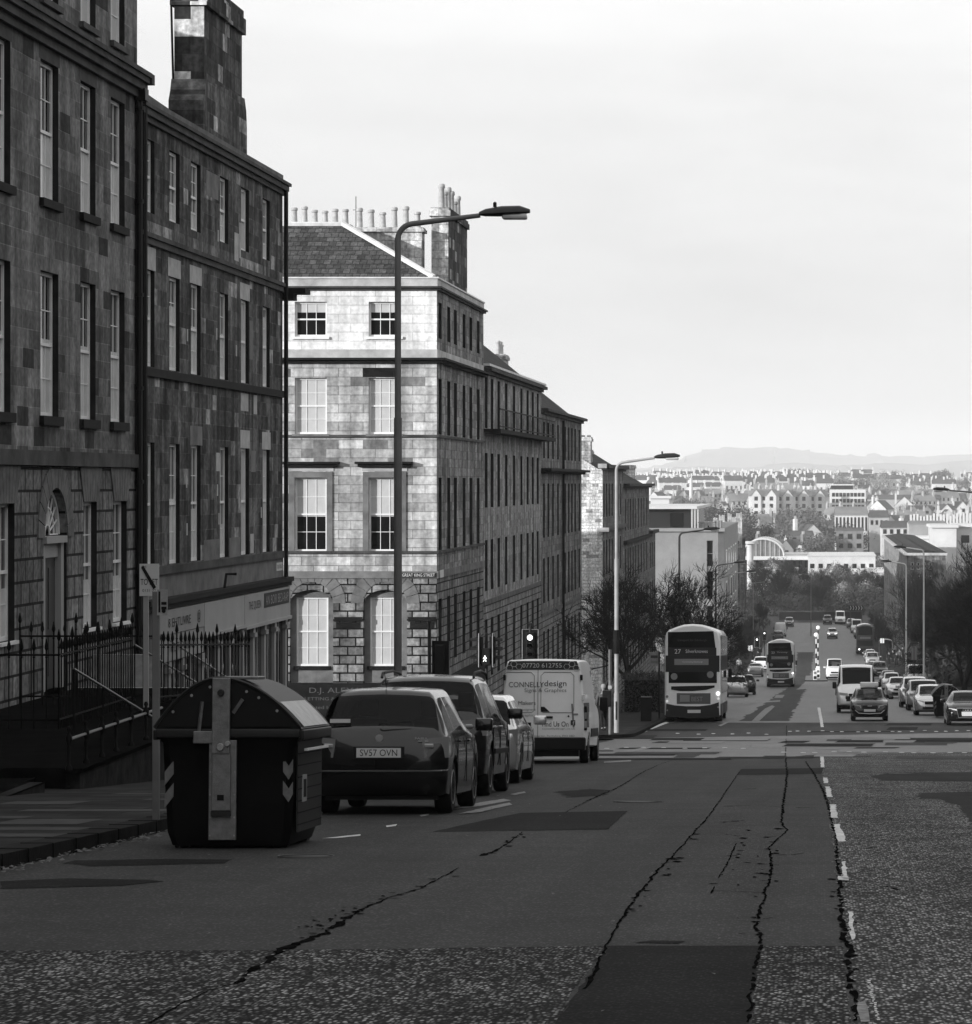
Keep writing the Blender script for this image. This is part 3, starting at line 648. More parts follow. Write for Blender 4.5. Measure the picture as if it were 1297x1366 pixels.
for i, (a, b_) in enumerate(colsA):
    sash(A, P, a, b_, 5.38, 8.0, (.5,1), 3, 4, .145, sill=.16, sillm='soot_black', blind='blind_grey'); sash(A, P, a, b_, 1.28, 4.02, (.46,1), 3, 4, .145, sill=.18, sillm='soot_black', blind='blind_grey')
    sash(A, P, a, b_, 9.16, 11.6, (.0,1), 2, 4, .145, sill=.12, sillm='band_dark')
    l = MB(); pbox(l, P, a-.12, b_+.1, 8.0, 8.26, -.003, .02); l.build('lintel', M['lintel_dark'], A)
for o in opsG[:3]: sash(A, P, *o, (.62,1), 3, 4, .15, sill=.06, sillm='white_paint', blind='blind_grey')
# arched doorway
yc, rr = 62.8, .95; zs = -1.04
b = MB(); n = 20
arc = [(yc+rr*math.cos(math.pi*k/n), zs+rr*math.sin(math.pi*k/n)) for k in range(n+1)]
for k in range(n):
    (a0, a1), (c0, c1) = arc[k], arc[k+1]
    b.quad(P(a0,a1,0),P(c0,c1,0),P(c0,.001,0),P(a0,.001,0)); b.quad(P(a0,a1,0),P(c0,c1,0),P(c0,c1,.2),P(a0,a1,.2))
b.build('door_arch', M['stone_grey_rustic'], A, fix=False)
fan = MB(); n = 9
for k in range(n+1):
    a = math.pi*k/n; pbox(fan, PX(XF), yc, yc+.001, zs, zs+.001, .16, .161)
    fan.tube([P(yc+.18*math.cos(a),zs+.06+.18*math.sin(a),.16), P(yc+.86*math.cos(a),zs+.06+.82*math.sin(a),.16)], .018, 4)
for r1 in (.2, .55, .88): fan.tube([P(yc+r1*math.cos(math.pi*k/16),zs+.06+r1*.95*math.sin(math.pi*k/16),.16) for k in range(17)], .02 if r1 < .8 else .05, 4)
fl = fan.build('fanlight', M['white_paint'], A)
b = MB(); b.add([P(yc,zs,.2)]+[P(yc+.94*math.cos(math.pi*k/16),zs+.94*math.sin(math.pi*k/16),.2) for k in range(17)], [(0,k,k+1) for k in range(1,17)]); b.build('pane', M['glass'], fl, fix=False)
d = MB(); pbox(d, P, 61.95, 63.65, zs-.1, zs+.03, -.04, .3); pbox(d, P, 61.92, 62.15, -3.95, zs-.1, .04, .26); pbox(d, P, 63.45, 63.68, -3.95, zs-.1, .04, .26)
pbox(d, P, 62.15, 63.45, -1.42, zs-.1, .1, .26); d.build('door_surround', M['shop_pale'], A)
d = MB(); pbox(d, P, 62.15, 63.45, -3.95, -1.42, .16, .26)
for (s0, s1) in ((62.28,62.72),(62.88,63.32)):
    for (z0, z1) in ((-3.7,-2.95),(-2.8,-1.62)): pbox(d, P, s0, s1, z0, z1, .145, .16)
dd = d.build('door', M['door_paint'], A); k = MB(); k.lathe(P(62.35,-2.75,.13), [(.03,-.02),(.045,0),(.03,.02)], 'X', 8); k.build('door_knob', M['rim'], dd)
# voussoirs: long fan-shaped stones over the openings
def voussoirs(par, P, sc_, w_, z0, z1, n, m, spread=.55, arch=None, gap=.018):
    b = MB()
    for k in range(n):
        if arch:
            r0, r1, cz = arch; a0 = math.pi*(k/n)+gap/r0/2; a1 = math.pi*((k+1)/n)-gap/r0/2
            top = lambda a: min(r1/max(abs(math.sin(a)), .01), r1/max(abs(math.cos(a))*.9, .01))
            t0, t1 = min(top(a0), r1*1.12), min(top(a1), r1*1.12)
            pl = [(sc_+r0*math.cos(a0), cz+r0*math.sin(a0)), (sc_+t0*math.cos(a0), cz+t0*math.sin(a0)), (sc_+t1*math.cos(a1), cz+t1*math.sin(a1)), (sc_+r0*math.cos(a1), cz+r0*math.sin(a1))]
        else:
            f = lambda t: (t-.5)*w_; h = (1+spread*1.0)
            pl = [(sc_+f(k/n)+gap/2, z0), (sc_+f((k+1)/n)-gap/2, z0), (sc_+f((k+1)/n)*h-gap/2, z1), (sc_+f(k/n)*h+gap/2, z1)]
        b.prism(pl, lambda u, v, w2: P(u, v, w2), -.028, -.002)
    return b.build('voussoirs', m, par)
mat('voussoir_grey', .13, .8, var=.4, vs=2.5, bump=.3)
for c_ in (59.0, 65.81, 68.62): voussoirs(A, P, c_, 1.3, -.36, .33, 7, M['voussoir_grey'])
voussoirs(A, P, yc, 0, 0, 0, 13, M['voussoir_grey'], arch=(.96, 1.32, zs))
b = MB(); b.tube([(XF+.1, 70.12, -5), (XF+.1, 70.12, 8.3)], .07, 8); pbox(b, P, 70.0, 70.35, 8.2, 8.45, -.25, -.02)
for z in range(-4, 9, 2): b.lathe((XF+.1,70.12,z), [(.1,0),(.1,.08)], n=8)
b.build('downpipe', M['downpipe'], A, smooth=40)
b = MB(); pbox(b, P, A1-.18, A1+.02, -5.5, 8.2, -.02, .1); b.build('corner_strip', M['soot_black'], A)

# ---- B: sooty block with shops at street level
B0, B1 = 70.42, 89.5
Bb = bthing('terrace_block', 'soot-blackened stone block with pale repair stones, shopfronts below and a tall chimney stack', 'building', (XF, 80, -6))
colsB = [(71.05,72.2),(73.85,75.05),(76.4,77.6),(80.1,81.25),(83.05,84.2),(86.3,87.4)]
rowsB = [(5.93,7.53),(2.56,4.68),(-1.82,.9)]
ops = [(a, c, z0, z1) for a, c in colsB for z0, z1 in rowsB]
b = MB(); wall_open(b, P, B0, B1, -2.0, 8.0, ops, .15); b.build('wall', M['stone_sooty'], Bb)
b = MB(); shell(b, XF-12, XF, B0, B1, -9, 8.3, False); b.quad((XF-12,B0,-9),(XF,B0,-9),(XF,B0,8.3),(XF-12,B0,8.3)); b.build('end_wall', M['stone_sooty_end'], Bb)
moulding(Bb, P, B0, B1, [(7.86,7.98,.08),(7.98,8.12,.16),(8.12,8.2,.22)], M['cornice_dark'], end=.9)
b = MB(); pbox(b, P, B0, B1, 8.2, 8.42, -.02, .3); b.build('parapet', M['cornice_grey'], Bb)
moulding(Bb, P, B0, B1, [(5.22,5.36,.07),(5.36,5.46,.12)], M['band_dark'], 'string_course')
b = MB(); pbox(b, P, B1, B1+.9, 5.2, 5.34, -.62, 8); pbox(b, P, B1, B1+.6, 5.02, 5.2, -.3, 8); b.build('side_cornice', M['soot_black'], Bb)
moulding(Bb, P, B0, B1, [(2.34,2.52,.09)], M['soot_black'], 'sill_course')
moulding(Bb, P, B0, B1, [(-2.02,-1.84,.10)], M['band_dark'], 'sill_course')
b = MB(); pbox(b, P, B0, B1, -2.55, -2.0, -.02, .3); b.build('frieze', M['architrave'], Bb)
moulding(Bb, P, B0, B1, [(-2.78,-2.66,.24),(-2.66,-2.54,.3)], M['soot_black'], 'shop_cornice', end=.4)
for i, (a, c) in enumerate(colsB):
    for j, (z0, z1) in enumerate(rowsB):
        cov = (0,1) if i == 4 or (i == 5 and j > 0) else (.46,1)
        cov = cov if i == 4 else (rnd.choice([0,.0,.12]) if cov[0] == 0 else rnd.choice([.3,.46,.46,.55,.7]), 1)
        sash(Bb, P, a, c, z0, z1, cov, 3, 4, .12, simple=(i == 4), blind='blind' if i == 4 else 'blind_grey')
def pale(s0, s1, z0, z1, m='lintel_pale', nm='repair_stone', par=None, P_=None):
    b = MB(); pbox(b, P_ or P, s0, s1, z0, z1, -.004, .02); return b.build(nm, M[m], par or Bb)
for i, zz in ((0,.5),(1,.42),(2,.42),(4,.42)): pale(colsB[i][0]-.15, colsB[i][1]+.12, 4.68, 4.68+zz, nm='lintel')
for i in (4,5): pale(colsB[i][0]-.1, colsB[i][1]+.12, .9, 1.36, nm='lintel')
pale(colsB[2][0]-.1, colsB[2][1]+.2, .9, 1.35, 'architrave'); pale(79.6,80.1,.3,.75); pale(83.0,84.1,1.85,2.3); pale(84.9,85.4,1.8,2.3); pale(84.3,84.75,3.2,4.2,'architrave')
pale(78.0,80.05,-1.85,-1.35,'architrave'); pale(81.4,82.9,-1.85,-1.35,'architrave'); pale(84.5,85.2,.3,.85,'architrave'); pale(84.4,84.9,-1.8,-1.3); pale(78.3,79.9,6.9,7.5,'architrave'); pale(82.1,82.7,5.6,6.3); pale(82.8,83.0,5.7,6.6)
for (s, z) in ((75.9,3.3),(75.8,-.1),(75.85,-1.2),(75.9,6.5),(79.6,3.5),(79.7,-.3),(79.9,-1.0),(79.8,5.9),(82.3,3.2),(86.0,-.9),(71.0,5.3)): pale(s, s+.14, z, z+.28)
gable_roof(Bb, XF-11.4, XF-.5, B0, B1, 8.3, 3.9, M['slate_x'], .2)
c_ = chimney(Bb, -15.5, -14.78, 79.0, 84.2, 8.0, 12.15, [M['chimney_sooty'], M['chimney_sooty_end']], 0, cap=.62)
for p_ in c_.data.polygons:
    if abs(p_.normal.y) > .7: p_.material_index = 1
b = MB(); b.prism([(78.6,8.1),(78.6,9.2),(78.8,9.45),(78.94,9.75),(84.26,9.9),(84.5,9.6),(84.6,9.2),(84.6,8.1)], lambda u, v, w2: (w2, u, v), -15.56, -14.72)
k_ = b.build('chimney_base', M['stone_sooty'], Bb)
b = MB(); b.tube([(XF-1, 79.2, 8.8),(-15.55,79.2,9.3),(-15.62,79.2,12)], .03, 5); b.build('cable', M['downpipe'], Bb)
for k in range(3): MB().lathe((-15.15, 80+k*1.4, 12.15), [(.15,0),(.13,.7),(.15,.75)], n=8).build('chimney_pot', M['pot'], Bb, smooth=40)
# shopfront
Ps = PX(XF+.22)
sf = MB(); pbox(sf, Ps, B0+.6, 76.9, -3.35, -2.8, 0, .3); pbox(sf, Ps, B0+.6, 76.9, -3.95, -3.37, 0.02, .3); sf.build('shop_fascia', M['shop_paint'], Bb)
sf = MB(); pbox(sf, Ps, 76.95, 82.3, -3.55, -2.8, 0, .3); pbox(sf, Ps, 76.95, 82.3, -3.62, -3.55, -.05, .3); sf.build('shop_fascia', M['shop_pale'], Bb)
sf = MB(); pbox(sf, Ps, 82.35, B1-.05, -3.6, -2.8, 0, .3); pbox(sf, Ps, 82.35, B1-.05, -3.68, -3.6, -.05, .3); sf.build('shop_fascia', M['shop_pale'], Bb)
xs_ = XF+.225
for (s, cy, cz, wd, ht, mm) in (('8 EHTLIVRE', 73.9, -3.1, 2.6, .2, 'letters_dark'), ('@', 76.2, -3.08, .4, .3, 'letters_dark'), ('WEST GORDONS', 74.4, -3.66, 3.2, .2, 'letters_dark'),
                                ('THE QUEEN', 83.8, -3.12, 1.8, .24, 'letters_dark'), ('AN BOIR BEO-RAP', 87.2, -3.05, 3.6, .24, 'letters_pale')):
    if mm == 'letters_pale':
        q = MB(); pbox(q, Ps, 85.2, 89.2, -3.24, -2.86, -.008, 0); q.build('sign_board', M['letters_dark'], Bb); text('lettering', s, Bb, M[mm], (xs_+.012, cy, cz), wd, ht, '+X')
    else: text('lettering', s, Bb, M[mm], (xs_+.004, cy, cz), wd, ht, '+X')
for s in (73.0, 74.6, 76.9, 79.0, 80.6, 82.3, 83.9, 85.6, 87.2, 89.0):
    q = MB(); zt = -3.98 if s < 77.5 else -3.68
    pbox(q, Ps, s-.14, s+.14, -8.2, zt-.25, .04, .3); pbox(q, Ps, s-.2, s+.2, zt-.25, zt-.14, -.02, .3); pbox(q, Ps, s-.16, s+.16, zt-.14, zt, .02, .3); q.build('pilaster', M['shop_paint'], Bb)
q = MB(); pbox(q, Ps, B0+.1, B1, -9, -5.9, .1, .3); q.build('stall_riser', M['shop_dark'], Bb)
for a, c in ((71.0,72.86),(73.14,74.46),(74.74,76.76),(77.04,78.86),(79.14,80.46),(80.74,82.16),(82.44,83.76),(84.04,85.46),(85.74,87.06),(87.34,88.86)):
    q = MB(); z1 = -4.0 if a < 77 else -3.7
    pbox(q, Ps, a, c, -5.9, -5.8, .08, .2); pbox(q, Ps, (a+c)/2-.03, (a+c)/2+.03, -5.8, z1, .1, .2)
    wq = q.build('shop_window', M['shop_paint'], Bb); q = MB(); q.quad(Ps(a,-5.9,.115),Ps(c,-5.9,.115),Ps(c,z1,.115),Ps(a,z1,.115)); q.build('pane', M['glass'], wq, fix=False)
q = MB(); pbox(q, Ps, B0, B1, -4.1, -2.82, .118, .32); q.build('shop_backing', M['shop_dark'], Bb)
pl_ = MB(); pbox(pl_, P, 88.3, 89.3, -2.36, -2.14, -.04, -.02); nb = pl_.build('name_plate', M['plate_white'], Bb); text('lettering', 'GREAT KING ST', nb, M['plate_text'], (XF+.045, 88.8, -2.25), .88, .1, '+X')
b = MB(); b.tube([(XF+.12, 89.35, -8), (XF+.12, 89.35, 8)], .06, 8); b.tube([(XF+.12,B0+.1,-8),(XF+.12,B0+.1,8.1)], .07, 8); b.build('downpipe', M['downpipe'], Bb, smooth=40)
b = MB(); b.tube([(XF+.5,79.6,-2.2),(XF+.25,79.6,-2.2),(XF+.2,79.6,-2.55)], .035, 6); b.build('bracket', M['downpipe'], Bb)

# ---- the rest of the row on this side of the crossroads: uphill, and round the corner
def plain_row(lbl, x0, x1, y0, y1, z0, z1, rise, axis='Y', m='stone_grey', me='stone_grey_end'):
    o = bthing('terrace_row', lbl, 'building', ((x0+x1)/2, (y0+y1)/2, z0))
    b = MB(); b.box(x0, x1, y0, y1, z0, z1); b.build('wall', M[m], o)
    b = MB(); b.box(x0-.3, x1+.3, y0-.3, y1+.3, z1, z1+.35); b.build('cornice', M['cornice_dark'], o)
    if axis == 'Y': gable_roof(o, x0+.5, x1-.5, y0, y1, z1+.35, rise, M['slate_x'])
    else:
        b = MB(); ym = (y0+y1)/2; z = z1+.35
        b.quad((x0,y0,z),(x1,y0,z),(x1,ym,z+rise),(x0,ym,z+rise)); b.quad((x0,y1,z),(x1,y1,z),(x1,ym,z+rise),(x0,ym,z+rise))
        b.add([(x0,y0,z),(x0,y1,z),(x0,ym,z+rise)],[(0,1,2)]); b.add([(x1,y0,z),(x1,y1,z),(x1,ym,z+rise)],[(0,1,2)]); b.build('roof', M['slate'], o, fix=False)
    return o
up = plain_row('unseen grey stone row continuing up the street, put in to shade it', -27, XF, -110, 43.9, -8, 13.2, 3.6)  # out of view, put in to block the low sun from the street
sr = plain_row('unseen stone row along the side street, its height set for its shadow', -110, XF-12.05, 74, 89.3, -10, -.3, 2.4, 'X', 'stone_sooty_end', 'stone_sooty')  # unseen row, roof kept low so sun reaches the corner front

rr_ = plain_row('terrace row on the opposite side of the street, uphill of the crossroads', 16.5, 28, -110, 88, -9, 12.5, 3.4)
rr2 = plain_row('terrace row on the opposite side of the street, downhill of the crossroads', 17.5, 29, 121, 335, -22, 3.2, 3.4)
bk = plain_row('wide row closing the top of the street far uphill', -120, 120, -330, -318, 8, 30, 4, 'X')
ln = plain_row('unseen row added along the lane to shade the foot of the gable', -110, XF-11.2, 191, 203, -16, 2.3, .8, 'X', 'stone_sooty_end', 'stone_sooty')  # added out of view, height tuned to the shadow line on the gable
# ---- C: the pale corner building facing up the street
YC = 125.8; QY = PY(YC); C1 = 143.4
def cx(px): return wx(px, YC)
def cz(py): return wz(py, YC)
Cb = bthing('corner_building', 'pale four-storey corner building with arched ground floor windows and hipped slate roof', 'building', (XF, YC, -10))
XW = -34.0
wcol = [(cx(393.4), cx(436.2)), (cx(492), cx(534.4)), (cx(294), cx(337)), (cx(195), cx(238))]
topz = (cz(449), cz(402.5)); r2 = (cz(579), cz(504)); r3 = (cz(735.5), cz(637)); rg = (cz(889), cz(797))
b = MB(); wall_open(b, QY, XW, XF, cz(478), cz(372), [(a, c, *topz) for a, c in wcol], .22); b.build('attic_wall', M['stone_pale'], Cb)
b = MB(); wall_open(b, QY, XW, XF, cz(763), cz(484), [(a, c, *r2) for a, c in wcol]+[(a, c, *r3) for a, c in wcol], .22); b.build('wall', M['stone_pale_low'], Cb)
arch = [(cx(386.5), cx(444.5)), (cx(485), cx(543)), (cx(287), cx(345)), (cx(188), cx(246))]
b = MB(); wall_open(b, QY, XW, XF, -11, cz(763), [(a, c, cz(911), cz(787)) for a, c in arch], .25); b.build('ground_floor_wall', M['stone_pale_rustic'], Cb)
for a, c in arch:
    m_ = (a+c)/2; r0 = (c-a)/2; zc = cz(787)-r0*.62; b = MB()
    pts = [(m_+r0*math.cos(math.pi*k/16), zc+.62*r0*math.sin(math.pi*k/16)) for k in range(17)]
    for k in range(16): 
        (u0, v0), (u1, v1) = pts[k], pts[k+1]; b.quad(QY(u0,v0,0),QY(u1,v1,0),QY(u1,cz(787)+.01,0),QY(u0,cz(787)+.01,0)); b.quad(QY(u0,v0,0),QY(u1,v1,0),QY(u1,v1,.25),QY(u0,v0,.25))
    b.build('arch_head', M['stone_pale_rustic'], Cb, fix=False)
    wa, wc = m_-(wcol[0][1]-wcol[0][0])/2, m_+(wcol[0][1]-wcol[0][0])/2
    b = MB(); wall_open(b, PY(YC+.25), a, c, cz(911), cz(786), [(wa, wc, *rg)], .12); b.build('arch_panel', M['architrave'], Cb)
    sash(Cb, PY(YC+.25), wa, wc, *rg, (0,1), 3, 4, .1, sill=.14, sillm='soot_black')
    voussoirs(Cb, QY, m_, 0, 0, 0, 11, M['architrave'], arch=(r0*1.0, r0*1.42, zc))
    b = MB(); pbox(b, QY, c+.05, c+.05+cx(485)-cx(444.5)-.1, cz(829), cz(823), -.09, .0); pbox(b, QY, c+.12, c+cx(485)-cx(444.5)-.12, cz(838), cz(830), -.03, .0); b.build('impost_block', M['soot_black'], Cb)
for i, (a, c) in enumerate(wcol):
    sash(Cb, QY, a, c, *topz, (0,.3), 3, 2, .18, sill=.1, sillm='white_paint')
    sash(Cb, QY, a, c, *r2, (0,1), 3, 4, .18, sill=.08, sillm='architrave')
    sash(Cb, QY, a, c, *r3, (0,.53), 3, 4, .18)
    b = MB(); f = .22
    pbox(b,QY,a-f,a-.0,r3[0],r3[1]+f,-.06,.0); pbox(b,QY,c+.0,c+f,r3[0],r3[1]+f,-.06,.0); pbox(b,QY,a,c,r3[1],r3[1]+f,-.06,0); b.build('architrave', M['architrave'], Cb)
    b = MB(); pbox(b,QY,a-.26,c+.26,r3[1]+f+.03,cz(623),-.03,0); b.build('frieze_block', M['cornice_pale'], Cb)
    b = MB(); pbox(b,QY,a-.4,c+.4,cz(623)+.0,cz(619),-.2,0); pbox(b,QY,a-.5,c+.5,cz(619),cz(616),-.32,0); b.build('window_hood', M['soot_black'], Cb)
pale(cx(484), cx(529), cz(503), cz(490.5), 'soot_black', 'lintel', Cb, QY); pale(cx(380), cx(388), cz(503), cz(492), 'architrave', 'lintel', Cb, QY)
def ring(par, xw, yc, y1, prof, m, name):      # moulding on both fronts of a corner building
    b = MB()
    for z0, z1, pr in prof:
        b.box(xw, XF+pr, yc-pr, yc+.1, z0, z1); b.box(XF-.1, XF+pr, yc+.1, y1, z0, z1)
    return b.build(name, m, par)
ring(Cb, XW, YC, C1, [(cz(387),cz(384.5),.12),(cz(384.5),cz(382),.2)], M['cornice_dark'], 'cornice')
ring(Cb, XW, YC, C1, [(cz(382),cz(371.5),.03)], M['cornice_pale'], 'parapet')
ring(Cb, XW, YC, C1, [(cz(371.5),cz(369.5),.08)], M['ridge_lead'], 'coping')
ring(Cb, XW, YC, C1, [(cz(484),cz(480.5),.2),(cz(480.5),cz(477.5),.36)], M['soot_black'], 'main_cornice')
ring(Cb, XW, YC, C1, [(cz(477.5),cz(466),.02)], M['cornice_pale'], 'blocking_course')
ring(Cb, XW, YC, C1, [(cz(583.5),cz(580),.08)], M['band_dark'], 'string_course')
ring(Cb, XW, YC, C1, [(cz(738.5),cz(735),.09)], M['band_dark'], 'sill_course')
ring(Cb, XW, YC, C1, [(cz(771.5),cz(762),.07)], M['architrave'], 'band_course')
ring(Cb, XW, YC, C1, [(-11,cz(911),.1)], M['soot_black'], 'plinth')
np_ = MB().box(cx(536), cx(582), YC-.12, YC-.09, cz(770), cz(764)).build('name_plate', M['plate_text'], Cb)
text('lettering', 'GREAT KING STREET', np_, M['plate_white'], ((cx(536)+cx(582))/2, YC-.125, cz(767)), cx(581)-cx(537.5), .12)
np2 = MB().box(XF+.09, XF+.12, YC+.15, YC+1.3, cz(771), cz(761)).build('name_plate', M['plate_white'], Cb)
# street front of C
P = PX(XF); cC = [126.9,129.9,132.3,135.5,138.2,141.2]
rC = [(wz(452,127),wz(404,127)),(r2[0],r2[1]),(r3[0],r3[1])]
opc = [(c-.55, c+.55, z0, z1) for c in cC for z0, z1 in rC]
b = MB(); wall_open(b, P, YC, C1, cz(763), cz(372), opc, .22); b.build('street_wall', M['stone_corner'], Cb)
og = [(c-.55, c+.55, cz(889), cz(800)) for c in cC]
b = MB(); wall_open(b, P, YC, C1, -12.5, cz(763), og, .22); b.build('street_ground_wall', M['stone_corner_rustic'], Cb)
for k, o in enumerate(opc+og): sash(Cb, P, *o, rnd.choice([(.5,1),(0,0),(0,0),(0,.5),(.3,1)]), 3, 4, .16, simple=False, blind='blind_grey')
b = MB(); shell(b, XW, XF, YC, C1, -12, cz(371), False); b.build('rear_wall', M['stone_end'], Cb)
ze = cz(370)-.05; d_ = 4.08; run = 8.5
b = MB(); rz = ze+2.36
b.add([(XW,YC+.1,ze),(XF-.1,YC+.1,ze),(XF-.1-d_,YC+d_,rz),(XW,YC+d_,rz)], [(0,1,2,3)])
r_o = b.build('roof', M['slate'], Cb, fix=False)
b = MB(); b.add([(XF-.1,YC+.1,ze),(XF-.1,C1,ze),(XF-.1-d_,C1,rz),(XF-.1-d_,YC+d_,rz)], [(0,1,2,3)]); b.add([(XW,YC+d_,rz),(XF-.1-d_,YC+d_,rz),(XF-.1-d_,YC+9,rz-.1),(XW,YC+9,rz-.1)],[(0,1,2,3)]); b.build('street_roof', M['slate_x'], Cb, fix=False)
b = MB(); b.tube([(XF-.12,YC+.1,ze+.06),(XF-.12-d_,YC+d_,rz+.06)], .11, 5); b.tube([(XF-.12-d_,YC+d_,rz+.05),(XW,YC+d_,rz+.05)], .1, 5); b.build('ridge_flashing', M['ridge_lead'], r_o)
ashlar('chimney_pale', 'Y', .6, .34, .4, .62, .3, .012, .35, .5)
Yk = YC+5.2
# rear stack with a row of pots, and the tall wall-head stack
cr_ = chimney(Cb, wx(470,Yk), wx(563,Yk), Yk, Yk+.9, rz-2.2, wz(303,Yk), M['chimney_pale'], 6, .75, 'X', .2)
cr2 = chimney(Cb, wx(384,Yk+5), wx(466,Yk+5), Yk+5, Yk+5.8, rz-1.0, wz(299,Yk+5), M['chimney_pale'], 6, .75, 'X', .15)
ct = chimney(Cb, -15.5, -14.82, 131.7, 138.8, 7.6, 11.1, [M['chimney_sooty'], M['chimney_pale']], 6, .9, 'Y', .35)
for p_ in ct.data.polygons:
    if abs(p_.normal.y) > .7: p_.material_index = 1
b = MB(); b.tube([(wx(475,Yk+3),Yk+3,rz),(wx(475,Yk+3),Yk+3,wz(262,Yk+3))], .02, 4); b.tube([(wx(471,Yk+3),Yk+3,wz(280,Yk+3)),(wx(479,Yk+3),Yk+3,wz(280,Yk+3))], .015, 4); b.build('aerial', M['dark_metal'], Cb)
b = MB(); b.box(XF+.02, XF+.1, YC+.3, YC+4.5, cz(945), cz(912)); 
# estate agent's dark board along the area railings
sb = bthing('shop_sign', 'long black office board with pale serif lettering along the railings of the pale building', 'sign', (cx(450), YC-2.2, -10))
MB().box(cx(372), cx(520), YC-2.25, YC-2.2, cz(944)-.3, cz(909)).build('board', M['soot_black'], sb)
mat('sign_letters', .09, .6)
text('lettering', 'D.J. ALEXANDER', sb, M['sign_letters'], (cx(478), YC-2.262, cz(917)), cx(531)-cx(425), .26)
text('lettering', 'LETTING & ESTATE AGENTS', sb, M['sign_letters'], (cx(470), YC-2.262, cz(927)), cx(522)-cx(420), .12)
text('lettering', 'Rated by', sb, M['sign_letters'], (cx(440), YC-2.262, cz(939)), cx(456)-cx(425), .16)

# ---- D, E: the terrace running down the hill
def row_block(lbl, y0, y1, ztop, rows_, cols_, ww, cornices, wallm, zg, gm, roofrise, grows=(), prof=None, depth=11, simple=False, endm='stone_end', roofm='slate_x'):
    o = bthing('terrace_block', lbl, 'building', (XF, (y0+y1)/2, g((y0+y1)/2)))
    P = PX(XF); ops = [(c-ww/2, c+ww/2, a, b_) for c in cols_ for a, b_ in rows_]; b = MB(); wall_open(b, P, y0, y1, zg, ztop, ops, .22); b.build('wall', M[wallm], o)
    gops = [(c-ww/2, c+ww/2, a, b_) for c in cols_ for a, b_ in grows]; b = MB(); wall_open(b, P, y0, y1, g(y1)-2, zg, gops, .22); b.build('ground_floor_wall', M[gm], o)
    for k, q in enumerate(ops+gops): sash(o, P, *q, rnd.choice([(.5,1),(0,0),(0,0),(0,0),(0,.4),(.0,1)]), 3, 4, .17, simple=simple, blind='blind_grey', fr=.09)
    b = MB(); shell(b, XF-depth, XF, y0, y1, g(y1)-2, ztop, False); b.quad((XF-depth,y0,g(y1)-2),(XF,y0,g(y1)-2),(XF,y0,ztop),(XF-depth,y0,ztop)); b.build('end_wall', M[endm], o)
    for nm, pr, m in cornices: moulding(o, P, y0, y1, pr, M[m], nm, end=.0)
    gable_roof(o, XF-depth+.3, XF-.3, y0, y1, ztop, roofrise, M[roofm], .1)
    return o
cD = [144.6,147.2,150.3,153.9,157.9,161.8,165.3,168.3,171.3]
D = row_block('grey terrace block with an iron balcony running across its upper floor', 143.45, 173.4, 5.02, [(2.45,4.7),(-1.06,1.35),(-4.75,-2.5)], cD, 1.15,
    [('cornice', [(4.82,4.95,.15),(4.95,5.1,.35)], 'cornice_dark'), ('gutter', [(5.16,5.26,.28)], 'ridge_lead'), ('band_course', [(-5.35,-5.15,.06)], 'cornice_grey'), ('plinth', [(-12.5,-9.6,.15)], 'soot_black')],
    'stone_row', -5.2, 'stone_row_rustic', 4.3, [(-8.6,-6.0)])
b = MB(); P = PX(XF); pbox(b, P, 143.5, 173.8, 2.22, 2.4, -.75, 0)
bal = b.build('balcony', M['soot_black'], D); b = MB(); y = 143.6
while y < 173.7: b.box(XF+.69, XF+.705, y, y+.02, 2.4, 3.25); y += .6
b.box(XF+.66, XF+.73, 143.6, 173.7, 3.25, 3.3); b.box(XF+.66, XF+.73, 143.6, 173.7, 2.5, 2.54); b.build('balcony_railing', M['black_iron'], bal)
chimney(D, -19.8, -19.0, 150, 152.5, 6.5, 9.3, M['chimney_sooty'], 4, .8); chimney(D, -19.8, -19.0, 172.2, 173.3, 6.5, 9.2, M['chimney_sooty'], 3, .8)
for yk in (152, 163): MB().lathe((-18.3, yk, 7.0), [(.14,0),(.12,1.1),(.15,1.15)], n=8).build('vent_pipe', M['pot'], D, smooth=40)
cE = [175.2,178.0,181.2,184.7,189.9,192.7,195.2,197.8,201.2]
E = row_block('dark stained terrace block lower down the hill with a deep middle cornice', 173.45, 203.2, 3.85, [(1.36,3.3),(-2.9,0.0),(-6.4,-4.0)], cE, 1.1,
    [('cornice', [(3.7,3.85,.15),(3.85,4.0,.38)], 'cornice_dark'), ('middle_cornice', [(.55,.68,.25),(.68,.82,.55)], 'soot_black'), ('band_course', [(-7.1,-6.9,.06)], 'cornice_grey')],
    'stone_row_dark', -7.0, 'stone_row_rustic', 4.2, [(-10.4,-7.9)])
MB().tube([(XF+.1,187.4,-13),(XF+.1,187.4,3.6)], .08, 6).build('downpipe', M['downpipe'], E)
chimney(E, -19.9, -19.1, 200, 202.8, 4.6, 7.9, M['chimney_pale'], 4, .9)
for yk in (192, 197): MB().lathe((-17.3, yk, 5.0), [(.16,0),(.14,1.2),(.17,1.3)], n=8).build('vent_pipe', M['pot'], E, smooth=40)
